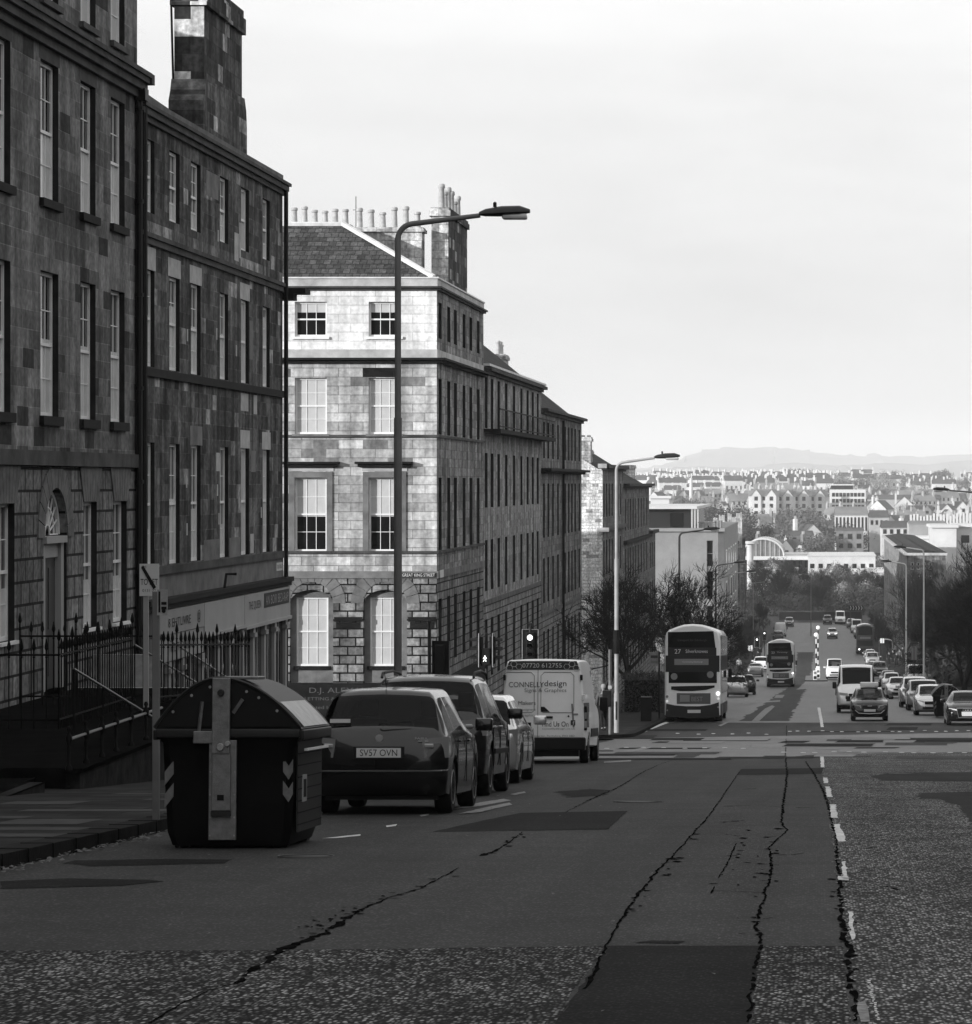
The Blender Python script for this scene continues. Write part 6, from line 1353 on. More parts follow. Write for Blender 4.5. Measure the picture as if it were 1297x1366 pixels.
# ---- left foreground: sign poles
o = thing('sign_pole', 'square grey pole with small parking plate beside the big bin', 'sign pole', (wx(208.5,34.3), 34.3, g(34.3)+.1))
MB().box(-.035,.035,-.035,.035,0,2.42).build('pole', M['column_paint'], o, bevel=.008)
p_ = MB().box(.02,.13,-.055,-.045,2.17,2.44).build('sign_plate', M['lead'], o)
for k, (a, c) in enumerate(((2.40,2.33),(2.31,2.28),(2.26,2.23))): MB().box(.035,.055,-.058,-.055,2.2,2.42).build('marking', M['plate_text'], p_) if k == 0 else MB().box(.065,.12,-.058,-.055,c,a).build('marking', M['plate_text'], p_)
MB().lathe((.09,-.058,2.215), [(.022,0),(.022,.003)], 'Y', 10).build('marking', M['plate_text'], p_)
o = thing('letting_board', 'white letting board on a pale post above the railings of the nearest terrace', 'sign', (wx(195,59), 59, -5.2))
MB().box(-.045,.045,-.03,.03,0,3.72).build('post', M['shop_pale'], o)
zb_ = wz(795,59)+5.2; zt_ = wz(752,59)+5.2; xb0, xb1 = wx(187,59)-o.location.x, wx(213,59)-o.location.x
bd = MB().box(xb0, xb1, -.05, -.03, zb_, zt_).build('board', M['plate_white'], o)
text('lettering', 'TO LET', bd, M['plate_text'], ((xb0+xb1)/2, -.056, zb_+(zt_-zb_)*.44), (xb1-xb0)*.88, .11)
text('lettering', 'DJ', bd, M['letters_grey'], (xb0+.08, -.056, zt_-.06), .08, .05); text('lettering', '0131 22', bd, M['letters_grey'], ((xb0+xb1)/2, -.056, zb_+.1), (xb1-xb0)*.7, .05)
q = MB(); q.prism([(xb0+.03,zt_-.07),(xb0+.07,zt_-.03),(xb1-.05,zb_+.16),(xb1-.10,zb_+.12)], lambda u,v,w2:(u,w2,v), -.060, -.052); q.build('diagonal_strip', M['plate_text'], bd)
# ---- terrace platform, steps, low wall and railings
mat('platform', .008, .9, 0, .0, var=.5, vs=1.5, bump=.3); mat('wall_dirty', .018, .9, 0, .05, var=.8, vs=2.5, bump=.5, bs=8); mat('pale_edge', .16, .35, var=.7, vs=9)
pf = bthing('raised_terrace', 'raised stone terrace with steps and dirty retaining wall beside the pavement', 'terrace', (-12.5, 50, -4.5))
b = MB(); b.box(-14.6,-10.62,46.4,57.0,-5.6,-4.03); b.box(-14.6,-12.0,57.0,64.6,-6.2,-4.03); b.box(-14.6,-11.5,41.5,46.4,-4.8,-4.03); b.box(-11.5,-10.62,41.6,44.2,-4.8,-4.03); b.build('platform', M['platform'], pf)
b = MB(); b.box(-10.62,-10.42,46.3,57.2,-5.6,-4.09); b.build('retaining_wall', M['wall_dirty'], pf)
b = MB(); b.box(-10.66,-10.38,46.2,57.3,-4.09,-4.02); b.build('coping', M['platform'], pf)
b = MB(); b.tube([(-10.375,46.2,-4.03)]+[(-10.375+rnd.uniform(-.006,.006),46.2+k*.3,-4.03+rnd.uniform(-.006,.006)) for k in range(1,37)], .012, 5); b.tube([(-10.42,41.6,-4.03),(-10.42,44.2,-4.03)], .012, 4); b.build('edge_line', M['pale_edge'], pf)  # thin paler line along the coping and wall edges
b = MB(); b.box(-10.62,-10.42,41.4,44.2,-4.8,-4.03); b.build('retaining_wall', M['wall_dirty'], pf)
for k, (x1_, z1_) in enumerate(((-11.05,-4.16),(-10.55,-4.30))):
    b = MB(); b.box(-11.5,x1_,44.25,46.25,z1_-.5,z1_); b.tube([(x1_,44.25,z1_),(x1_,46.25,z1_)], .012, 4); b.build('step', [M['platform'], M['pale_edge']], pf)
pf.children[-1].data.materials[0] = M['platform']
b = MB(); b.box(-14.6,-12.0,64.6,64.8,-6.4,-4.03); b.box(-14.7,-13.2,66.0,66.2,-4.35,-3.45); b.build('parapet_wall', M['lead'], pf)
def railing(label, pts, z0s, h, sp, ball=False, rails=(.12,.95), group='black iron railings'):
    """upright bars with spear heads between rails; pts in plan"""
    o = bthing('railing', label, 'railing', (pts[0][0], pts[0][1], z0s[0]), group)
    bars = MB(); segs = []
    for i in range(len(pts)-1):
        (xa, ya), (xb, yb_) = pts[i], pts[i+1]; d = math.hypot(xb-xa, yb_-ya); n = max(1, int(d/sp))
        for k in range(n+1):
            t = k/n; x, y, z = xa+(xb-xa)*t, ya+(yb_-ya)*t, z0s[i]+(z0s[i+1]-z0s[i])*t
            big = k % 5 == 0; hh = h+(.16 if big else 0)
            bars.tube([(x,y,z),(x,y,z+hh)], .016 if big else .012, 5)
            bars.lathe((x,y,z+hh), [(.012,0),(.034,.05),(.03,.09),(.006,.2)], n=6); bars.lathe((x,y,z+hh-.12), [(.012,0),(.026,.02),(.012,.04)], n=6)
        rl = MB()
        for f in rails:
            za, zb2 = z0s[i]+h*f, z0s[i+1]+h*f; rl.tube([(xa,ya,za),(xb,yb_,zb2)], .018, 5)
        rl.build('rail', M['black_iron'], o)
    bars.build('bars', M['black_iron'], o); return o
railing('black spear-headed railing facing us at the left edge', [(-14.5,53.8),(-12.45,53.8)], [-4.03,-4.03], 1.28, .19)
railing('tall spear-headed railing in front of the arched doorway', [(-14.5,59.6),(-12.05,59.6)], [-4.03,-4.03], 1.32, .19)
railing('spear-headed railing running along the front of the arched doorway block', [(-12.05,59.6),(-12.05,69.5)], [-4.03,-4.5], 1.15, .4)
railing('spear-headed railing before the shopfronts running down towards the bin', [(-11.9,70.0),(-11.9,84)], [-6.3,-7.3], 1.15, .95)
railing('short railing section stepping between the terrace and the doorway', [(-12.45,53.8),(-12.45,59.4)], [-4.03,-4.03], 1.28, .19)
for lb, x, ya, za, yb_, zb2 in (('sloping iron handrail beside the terrace steps, nearest of the three', -11.5, 50.7, -2.87, 57.0, -4.1), ('middle sloping iron handrail behind the pole', -12.6, 60.5, -2.98, 67.5, -4.22), ('far sloping iron handrail running down towards the shops', -13.2, 66.0, -3.05, 74.2, -4.5)):
    o = bthing('handrail', lb, 'handrail', (x, ya, za-1), 'sloping handrails of the terrace')
    MB().tube([(x,ya,za),(x,yb_,zb2)], .022, 6).build('rail', mat('worn_iron', .14, .35), o, smooth=50)
    for t in (0,.33,.66,1): y = ya+(yb_-ya)*t; z = za+(zb2-za)*t; MB().tube([(x,y,z-1.1),(x,y,z)], .014, 5).build('post', M['black_iron'], o)
o = bthing('low_railing', 'low iron rail on ball-topped posts along the retaining wall', 'railing', (-10.52, 50, -4.03))
for px in (92,115,136,155,175,195):
    Y = -10.52*F/(px-VX); q = MB(); q.lathe((-10.52,Y,-4.03), [(.05,0),(.05,.04),(.022,.08),(.03,.3),(.022,.34),(.04,.40),(.05,.46),(.03,.50),(.02,.53),(.036,.57),(.02,.61)], n=8); q.build('post', M['black_iron'], o, smooth=50)
MB().tube([(-10.52,46.2,-3.6),(-10.52,52.6,-3.6)], .022, 6).build('rail', M['worn_iron'], o, smooth=50)
def simple_rail(label, xf, y0, y1, h=1.1, sp=.2):
    o = bthing('railing', label, 'railing', (xf, y0, g(y0)), 'black iron railings'); b = MB(); y = y0
    while y < y1: z = g(y)+.12; b.tube([(xf,y,z),(xf,y,z+h)], .014, 4); y += sp
    b.build('bars', M['black_iron'], o); r_ = MB(); 
    r_.tube([(xf,yy_,g(yy_)+.12+h*.92) for yy_ in dense(y0, y1, 4)], .022, 4); r_.build('rail', M['black_iron'], o)
simple_rail('area railing along the foot of the pale corner building street front', -12.4, 128, 143)
simple_rail('area railing along the foot of the balcony terrace', -12.4, 144, 172, sp=.25)
o = bthing('area_railing', 'dark railing and plinth in front of the pale corner building', 'railing', (-16, YC-2, -10))
b = MB(); x = XF-9
while x < XF+2: b.tube([(x,YC-2,-9.9),(x,YC-2,-8.6)], .014, 4); x += .16
b.build('bars', M['black_iron'], o); MB().box(XF-9,XF+2,YC-2.1,YC-1.9,-10.4,-9.5).build('plinth', M['soot_black'], o); MB().tube([(XF-9,YC-2,-8.7),(XF+2,YC-2,-8.7)], .02, 4).build('rail', M['black_iron'], o)
# bus stop, litter bin, hedge
Y = 147.0; o = thing('bus_stop_sign', 'bus stop flag on a thin dark pole left of the nearer bus', 'bus stop', (wx(879.5,Y), Y, g(Y)+.12)); MB().tube([(0,0,0),(0,0,3.0)], .04, 8).build('pole', M['dark_metal'], o)
f_ = MB().box(-.43,-.02,-.02,.02,2.42,2.98).build('flag', M['lead'], o); MB().box(-.38,-.06,-.03,-.02,2.72,2.84).build('panel', M['letters_grey'], f_); MB().box(-.38,-.06,-.03,-.02,2.5,2.6).build('panel', M['letters_light'], f_)
Y = 142.0; o = thing('litter_bin', 'black square litter bin on the pavement left of the bus stop', 'litter bin', (wx(862,Y), Y, g(Y)+.12)); MB().prism([(-.2,0),(.2,0),(.23,.98),(-.2,.98)], lambda u,v,w2:(u,w2,v), -.2, .2).build('body', M['black_plastic'], o, bevel=.02); MB().box(-.23,.25,-.23,.23,.98,1.06).build('lid', M['black_plastic'], o, bevel=.02)
def hedge(label, x0, x1, y0, y1, h, seed=1, name='hedge'):
    r_ = random.Random(seed); o = bthing(name, label, 'hedge', ((x0+x1)/2, (y0+y1)/2, g(y0))); b = MB(); b.box(x0+.15,x1-.15,y0+.15,y1-.15,g(y1)-1,g(y0)+h-.25); b.build('core', mat('hedge_core', .012, .9), o)
    b = MB(); n = int((abs(x1-x0)+abs(y1-y0))*h*260); n = min(n, 9000)
    for _ in range(n):
        x = r_.uniform(x0,x1); y = r_.uniform(y0,y1); f = r_.random(); zz = g(y0)+h*r_.uniform(0,1)
        if f < .45: y = y0+r_.uniform(-.08,.16)
        elif f < .75: x = x1+r_.uniform(-.16,.08)
        else: zz = g(y0)+h+r_.uniform(-.2,.08)
        s = r_.uniform(.03,.08); a = r_.uniform(0,6.3); d = Vector((r_.uniform(-1,1),r_.uniform(-1,1),r_.uniform(-1,1))).normalized(); e = d.orthogonal().normalized()
        b.add([Vector((x,y,zz))+d*s, Vector((x,y,zz))+e*s*.6, Vector((x,y,zz))-d*s, Vector((x,y,zz))-e*s*.6], [(0,1,2,3)])
    b.build('foliage', mat('hedge_leaf', .035, .6, var=.4, vs=5), o, fix=False); return o
hedge('dark clipped hedge behind the bus stop', wx(829,163), wx(884,163), 163, 166, 1.95, 3)
# traffic island
Yi = gd(909); o = bthing('traffic_island', 'kerbed traffic island with white bollards in the middle of the road', 'traffic island', (wx(1089,Yi), Yi, g(Yi)))
x0, x1 = wx(1074,Yi), wx(1104,Yi); b = MB(); b.box(x0,x1,Yi,Yi+22,g(Yi+22)-.5,g(Yi+11)+.0) if False else None
b = MB(); vs = []; ys_ = dense(Yi, Yi+24, 3)
for y in ys_: vs += [(x0,y,g(y)+.12),(x1,y,g(y)+.12),(x1,y,g(y)-.1),(x0,y,g(y)-.1)]
fs = [(i*4+a, i*4+c, (i+1)*4+c, (i+1)*4+a) for i in range(len(ys_)-1) for a, c in ((0,1),(1,2),(3,0))]+[(0,1,2,3)]
b.add(vs, fs); b.build('kerb', M['asphalt_pale'], o); MB().box(x0-.02,x1+.02,Yi-.03,Yi,g(Yi)-.1,g(Yi)+.1).build('kerb_face', M['soot_black'], o)
def beacon(label, x, Y, h, globe=True):
    o = thing('island_post', label, 'post', (x,Y,g(Y)+.12), 0, 'posts on the traffic island'); 
    for k in range(int(h/.5)): MB().tube([(0,0,k*.5),(0,0,k*.5+.5)], .07, 8).build('band', M['white_paint' if k % 2 else 'black_plastic'], o)
    if globe: MB().lathe((0,0,h), [(.05,0),(.22,.12),(.24,.25),(.15,.42),(.03,.46)], n=10).build('globe', M['lit_soft'], o, smooth=60)
beacon('banded post with a pale globe, on the near end of the traffic island', wx(1089,Yi+14), Yi+14, 4.2)
beacon('slightly shorter banded post with a globe, behind the first on the island', wx(1091.5,Yi+60), Yi+60, 4.6)
for k, (px, dy, lb) in enumerate(((1087.5,1.2,'white lit bollard at the near kerb of the traffic island'),(1091.5,10,'taller white lit bollard behind the near one on the island'))):
    o = thing('island_bollard', lb, 'bollard', (wx(px,Yi+dy), Yi+dy, g(Yi+dy)+.12), 0, 'bollards on the traffic island'); MB().box(-.2,.2,-.12,.12,0,.95+k*.3).build('housing', M['white_paint'], o, bevel=.05); MB().box(-.14,.14,-.13,-.12,.1,.4).build('base_band', M['black_plastic'], o)
    MB().lathe((0,-.14,.72), [(.13,0),(.13,.015)], 'Y', 14).build('sign_disc', M['column_paint'], o)
# chevron board at the bend, bus shelter, small signs on the right
Yc = 600; o = thing('chevron_board', 'black chevron board with five white arrows at the bend', 'sign', (wx(1142,Yc), Yc, g(Yc))); zc = wz(811,Yc)-g(Yc)
bd = MB().box(-1.25,1.25,-.05,.05,zc-.45,zc+.45).build('board', M['plate_text'], o)
for k in range(5): x = -1.0+k*.5; MB().prism([(x-.12,zc+.36),(x+.02,zc+.36),(x+.2,zc),(x+.02,zc-.36),(x-.12,zc-.36),(x+.06,zc)], lambda u,v,w2:(u,w2,v), -.07, -.05).build('chevron', M['plate_white'], bd)
for s in (-1,1): MB().tube([(s,0,-.5),(s,0,zc-.4)], .06, 6).build('post', M['dark_metal'], o)
Y = gd(880); o = thing('bus_shelter', 'small curved-roof bus shelter on the right pavement beside the bus queue', 'bus shelter', (wx(1182,Y), Y, g(Y)+.12))
b = MB()
for k in range(8):
    a, c = math.pi*k/8, math.pi*(k+1)/8; b.quad((.9*math.cos(a),-.1,2.2+.35*math.sin(a)),(.9*math.cos(c),-.1,2.2+.35*math.sin(c)),(.9*math.cos(c),3.2,2.2+.35*math.sin(c)),(.9*math.cos(a),3.2,2.2+.35*math.sin(a)))
b.build('roof', M['lead'], o, fix=False, smooth=60)
for x in (-.88,.88):
    for y in (0,3.1): MB().tube([(x,y,0),(x,y,2.2)], .04, 6).build('post', M['column_paint'], o)
MB().box(.86,.9,0,3.1,.3,2.1).build('glass_panel', M['glass_far'], o)
Y = 226; o = thing('road_sign', 'small grey sign on a dark pole left of the bright right-hand lamp', 'sign', (wx(1219.5,Y), Y, g(Y)+.12)); MB().tube([(0,0,0),(0,0,3.3)], .04, 6).build('pole', M['dark_metal'], o); MB().box(-.18,.2,-.03,-.0,2.5,3.3).build('plate', M['letters_light'], o)
for k, (px, py, h, lb) in enumerate(((1001,900,3.1,'grey bus stop flag by the parked cars ahead of the nearer bus'),(1177,884,3.0,'white-topped stop flag beside the bus shelter'))):
    Y = gd(py); o = thing('bus_stop_sign', lb, 'bus stop', (wx(px,Y),Y,g(Y)+.12)); MB().tube([(0,0,0),(0,0,h)], .05, 6).build('pole', M['dark_metal'], o); MB().box(-.25,.25,-.03,.03,h-.6,h).build('flag', M['white_paint'], o)
for k, (px, Y, lb) in enumerate(((1020,430,'far traffic signal left of the second bus'),(1010,380,'far pole with a bright lamp on the left pavement'),(1196,520,'far traffic signal by the right-hand pavement'))):
    signal(lb, wx(px,Y), Y, [(0,3.2,0,0 if k != 2 else None)], 3.6, group='far traffic signals down the street')

# ------------------------------------------------------------------ people
mat('skin', .3, .6); mat('cloth_dark', .018, .85); mat('cloth_grey', .10, .85); mat('cloth_pale', .34, .8); mat('hair_dark', .012, .6); mat('hair_pale', .3, .6)
def person(label, x, Y, coat, trouser, rz=0, stride=.22, group=None, arms=.05, hair='hair_dark', hat=False):
    o = thing('person', label, 'person', (x, Y, g(Y)+.12), rz, group)
    s = stride; J = [(0,0,.96,(.15,.11)),(0,0,1.2,(.14,.10)),(0,0,1.40,(.17,.10)),(0,.01,1.50,.055),(0,.02,1.57,.05),(0,.03,1.66,(.075,.095)),(0,.02,1.74,(.06,.07)),
         (.19,0,1.42,.055),(.24,-s*.3,1.16,.042),(.25,-s*.3+.12,.93,.034),(.25,-s*.3+.16,.84,.028),(-.19,0,1.42,.055),(-.24,s*.4,1.16,.042),(-.25,s*.4+.1,.93,.034),(-.25,s*.4+.14,.84,.028),
         (.09,0,.90,.085),(.10,s*.6,.50,.06),(.10,s*.9-.08,.09,.04),(.10,s*.9+.08,.04,.035),(-.09,0,.90,.085),(-.10,-s*.3,.50,.06),(-.10,-s*1.1,.10,.04),(-.10,-s*1.1+.15,.04,.035)]
    E = [(0,1),(1,2),(2,3),(3,4),(4,5),(5,6),(2,7),(7,8),(8,9),(9,10),(2,11),(11,12),(12,13),(13,14),(0,15),(15,16),(16,17),(17,18),(0,19),(19,20),(20,21),(21,22)]
    skin(J, E, 'body', M['skin'], o)
    f = lambda r_, e: tuple(v+e for v in r_) if isinstance(r_, tuple) else r_+e
    cj = [0,1,2,7,8,9,11,12,13]; ci = {j: i for i, j in enumerate(cj)}
    skin([(*J[j][:3], f(J[j][3], .03)) for j in cj]+[(0,0,.78,(.19,.14))], [(ci[a], ci[b_]) for a, b_ in E if a in ci and b_ in ci]+[(0,9)], 'coat', M[coat], o)
    tj = [0,15,16,17,19,20,21]; ti = {j: i for i, j in enumerate(tj)}
    skin([(*J[j][:3], f(J[j][3], .02)) for j in tj], [(ti[a], ti[b_]) for a, b_ in E if a in ti and b_ in ti], 'trousers', M[trouser], o)
    MB().lathe((0,.0,1.68), [(.085,-.04),(.1,.02),(.088,.08),(.05,.125),(.01,.135)], n=12).build('hair', M[hair], o, smooth=60)
    for s_ in (-1,1): MB().lathe((s_*.03,.115,1.675), [(.008,0),(.008,.006)], 'Y', 6).build('eye', M['hair_dark'], o); MB().box(s_*.08-.008,s_*.08+.008,.0,.04,1.645,1.70).build('ear', M['skin'], o)
    MB().box(-.012,.012,.11,.135,1.63,1.665).build('nose', M['skin'], o, bevel=.004); MB().box(-.022,.022,.108,.12,1.605,1.612).build('mouth', M['hair_dark'], o)
    # hands: palm, thumb and four fingers
    for s_, hx, hy in ((1,.25,-stride*.3+.16),(-1,-.25,stride*.4+.14)):
        h = MB(); h.box(hx-.012,hx+.014,hy-.035,hy+.035,.77,.84)
        for k in range(4): yk = hy-.027+.018*k; L_ = (.065,.078,.072,.055)[k]; h.tube([(hx,yk,.775),(hx-s_*.004,yk,.775-L_*.5),(hx-s_*.016,yk,.775-L_)], [.009,.008,.006], 5)
        h.tube([(hx,hy+.035,.82),(hx-s_*.01,hy+.06,.79),(hx-s_*.018,hy+.062,.76)], [.011,.009,.007], 5); h.build('hand', M['skin'], o, smooth=60)
    for s_, j in ((1,18),(-1,22)): x_, y_, z_ = J[j][:3]; MB().box(x_-.045,x_+.045,y_-.16,y_+.09,0,.085).build('shoe', M['cloth_dark'], o, bevel=.03)
    return o
def pp(px, py): Y = gd(py, .12); return wx(px,Y), Y
person('person in a pale jacket walking past the far corner beside the white van', *pp(805,974), 'cloth_grey', 'cloth_dark', rz=.3, hair='hair_pale')
GPp = 'people on the far pavements'
for px, py, c, t_, rz_, st_, lb in ((1003,884,'cloth_dark','cloth_dark',0,.2,'dark figure walking away on the left pavement ahead of the parked cars'),(1011,886,'cloth_dark','cloth_dark',.4,.1,'dark figure nearest the kerb left of the second bus'),
    (986,898,'cloth_pale','cloth_dark',.2,.15,'person in a white top at the grey bus stop flag'),(1014,880,'cloth_dark','cloth_grey',3,.2,'dark figure behind the one nearest the kerb'),
    (1186,888,'cloth_dark','cloth_dark',3.1,.2,'dark figure on the right pavement nearest the shelter'),(1191,885,'cloth_dark','cloth_dark',3.3,.1,'dark figure second from the shelter in the group'),(1196,889,'cloth_dark','cloth_dark',3.0,.15,'dark figure in the middle of the right-hand group'),
    (1200,884,'cloth_grey','cloth_dark',3.1,.1,'person in a grey coat in the right-hand group'),(1204,880,'cloth_dark','cloth_dark',3.1,.2,'dark figure at the right end of the group'),(1193,876,'cloth_pale','cloth_dark',0,.1,'person in a pale coat behind the right-hand group')):
    person(lb, *pp(px,py), c, t_, rz_, st_, GPp)

# ------------------------------------------------------------------ bare trees
mat('bark', .018, .9, var=.4, vs=2); mat('bark_sunlit', .10, .9, var=.4, vs=1); mat('bark_mid', .045, .9, var=.4, vs=1)  # the palest bark has sunlight on the tree tops put into its colour
def bare_tree(seed, H, spread=1.0, levels=5, kids_=(3,4), r0=.16, trunk=.28, up=.35, thick=1.0):
    r_ = random.Random(seed); V = []; Fc = []
    tr = MB(); tw = MB()
    def branch(p, d, L_, r0_, lv):
        n = 3 if lv < levels-1 else 2; pts = [p]; rr = [r0_]; dd = d.copy()
        for k in range(n):
            dd = (dd+Vector((r_.gauss(0,.16), r_.gauss(0,.16), r_.gauss(0,.1)+.06*up))).normalized(); pts.append(pts[-1]+dd*(L_/n)); rr.append(r0_*(1-.45*(k+1)/n))
        (tr if lv < 2 else tw).tube(pts, rr, 7 if lv < 1 else (5 if lv < 2 else 3), cap=False)
        if lv >= levels: return
        m = r_.randint(*kids_)+(1 if lv == 0 else 0)
        for k in range(m):
            t = r_.uniform(.35, 1) if lv else r_.uniform(.55, 1); f = t*n; i = min(int(f), n-1); q = pts[i].lerp(pts[i+1], f-i)
            ang = r_.uniform(.35, .85)*spread; az = r_.uniform(0, 6.28); e = dd.orthogonal().normalized(); e = Matrix.Rotation(az, 3, dd) @ e
            nd = (dd*math.cos(ang)+e*math.sin(ang)); nd.z += up*.35; nd.normalize()
            branch(q, nd, L_*r_.uniform(.55, .85), max(rr[i]*.62, .008*thick), lv+1)
        branch(pts[-1], dd, L_*.7, rr[-1], lv+1)
    branch(Vector((0,0,-.3)), Vector((0,0,1)), H*trunk, r0, 0)
    return tr, tw
def tree(label, x, Y, tt, group=None, bark='bark', s=1.0, rz=0, z=None, name='bare_tree'):
    o = thing(name, label, 'tree', (x, Y, g(Y) if z is None else z), rz, group); o.scale = (s,s,s)
    tr, tw = tt; tr.build('trunk', M[bark], o, fix=False, smooth=60); tw.build('crown', M[bark], o, fix=False); return o
tt1 = bare_tree(11, 9.5, 1.15, 6, (2,4), .17, .2, .3, 1.3); tt2 = bare_tree(23, 9.0, 1.0, 6, (2,4), .13, .22, .4, 1.2)
tree('dark bare tree spreading behind the pale lamp post in front of the terraces', wx(851,172), 172, tt1, 'bare street trees', s=1.4)
tree('bare tree with fine twigs left of the nearer bus', wx(905,186), 186, tt2, 'bare street trees', s=1.45)
tree('second bare tree rising behind the nearer bus', wx(925,205), 205, tt1, 'bare street trees', s=1.15, rz=2)
tree('slim bare tree between the lane gable and the lamp post', wx(800,205), 205, tt2, 'bare street trees', s=1.5, rz=1)
tree('bare tree in front of the modern block', wx(942,270), 270, tt2, 'bare street trees', s=1.35, rz=4)
# right-hand wood
tt3 = bare_tree(31, 11, .8, 6, (2,4), .16, .22, .7, 1.6)
def proto_tree(tt, bark, name='bare_tree'):
    o = thing(name, '', 'tree'); tr, tw = tt; tr.build('trunk', M[bark], o, fix=False); tw.build('crown', M[bark], o, fix=False); return o
pr = [proto_tree(tt1, 'bark'), proto_tree(tt2, 'bark'), proto_tree(tt3, 'bark')]; pm = [proto_tree(tt3, 'bark_mid'), proto_tree(tt2, 'bark_mid'), proto_tree(tt3, 'bark_sunlit')]
used = set(); rt = random.Random(4)
def put(p, x, Y, s, rz, label, group, z=None):
    o = p if p.name not in used else copy_tree(p); used.add(p.name)
    o.location = (x, Y, g(Y) if z is None else z); o.scale = (s,)*3; o.rotation_euler = (0,0,rz); tag(o, label, 'tree', group); return o
for k in range(34):
    Y = rt.uniform(205, 420); x = rt.uniform(10.8, 12.5)+rt.random()**1.5*14
    put(rt.choice(pr+[pm[0]]), x, Y, rt.uniform(1.2,1.6)*(.8+Y/900), rt.uniform(0,6), 'bare winter tree in the dark thicket beyond the right-hand lamp post', 'trees of the right-hand thicket')
for k in range(10):
    Y = rt.uniform(300, 460); x = rt.uniform(16, 30)
    put(pm[2], x, Y, rt.uniform(1.5,1.9), rt.uniform(0,6), 'taller bare tree with bark coloured as sunlit above the right-hand thicket', 'trees coloured as sunlit at the right')
for k in range(34):
    px = rt.uniform(990, 1200); Y = rt.uniform(655, 760)
    put(rt.choice(pr+pm[:2]), wx(px,Y), Y, rt.uniform(.9,1.45), rt.uniform(0,6), 'dark bare tree in the wood at the bend of the road', 'trees of the wood at the bend', z=g(Y)-1)
for k in range(12):
    Y = rt.uniform(300, 600); px = rt.uniform(985, 1018)
    put(rt.choice(pr), min(wx(px,Y), -9.6), Y, rt.uniform(.5,.8), rt.uniform(0,6), 'small bare tree along the left pavement below the tenement', 'small trees on the left pavement')
for k in range(8):
    Y = 440+k*22; put(pr[1], 9.6+rt.uniform(0,1), Y, rt.uniform(.6,.8), rt.uniform(0,6), 'small bare tree lining the right pavement towards the bend', 'small trees on the right pavement')
def bushes(label, spots, seed, m='hedge_leaf'):
    r_ = random.Random(seed); b = MB()
    for (x, Y, rx, h) in spots:
        n = 900; zg_ = g(Y)
        for _ in range(n):
            d = Vector((r_.gauss(0,1),r_.gauss(0,1),r_.gauss(0,1))).normalized()*r_.uniform(.5,1)**.4; p = Vector((x+d.x*rx, Y+d.y*rx, zg_+max(0,.3+d.z*.7)*h)); s = r_.uniform(.12,.3); e = d.orthogonal().normalized(); f_ = d.cross(e)
            e = (e+d*r_.uniform(-.8,.8)).normalized(); b.add([p+e*s, p+f_*s*.7, p-e*s, p-f_*s*.7], [(0,1,2,3)])
    o = b.build('undergrowth', M[m], fix=False); o['kind'] = 'stuff'; return o
bushes('', [(wx(rt.uniform(985,1200),Y_), Y_, rt.uniform(3,6), rt.uniform(2.5,6)) for Y_ in [rt.uniform(665,740) for _ in range(36)]], 5)
bushes('', [(rt.uniform(12.5,24), rt.uniform(170,400), rt.uniform(2,3.4), rt.uniform(1.5,3.4)) for _ in range(34)], 6)
o = bthing('boundary_wall', 'low stone wall closing the street at the bend', 'wall', (0, 652, g(652))); b = MB()
b.box(wx(1040,655), wx(1150,655), 652, 652.6, g(652)-1, g(652)+1.6); b.build('wall', M['soot_black'], o); MB().box(wx(1040,655), wx(1150,655), 651.9, 652.7, g(652)+1.6, g(652)+1.8).build('coping', M['band_dark'], o)
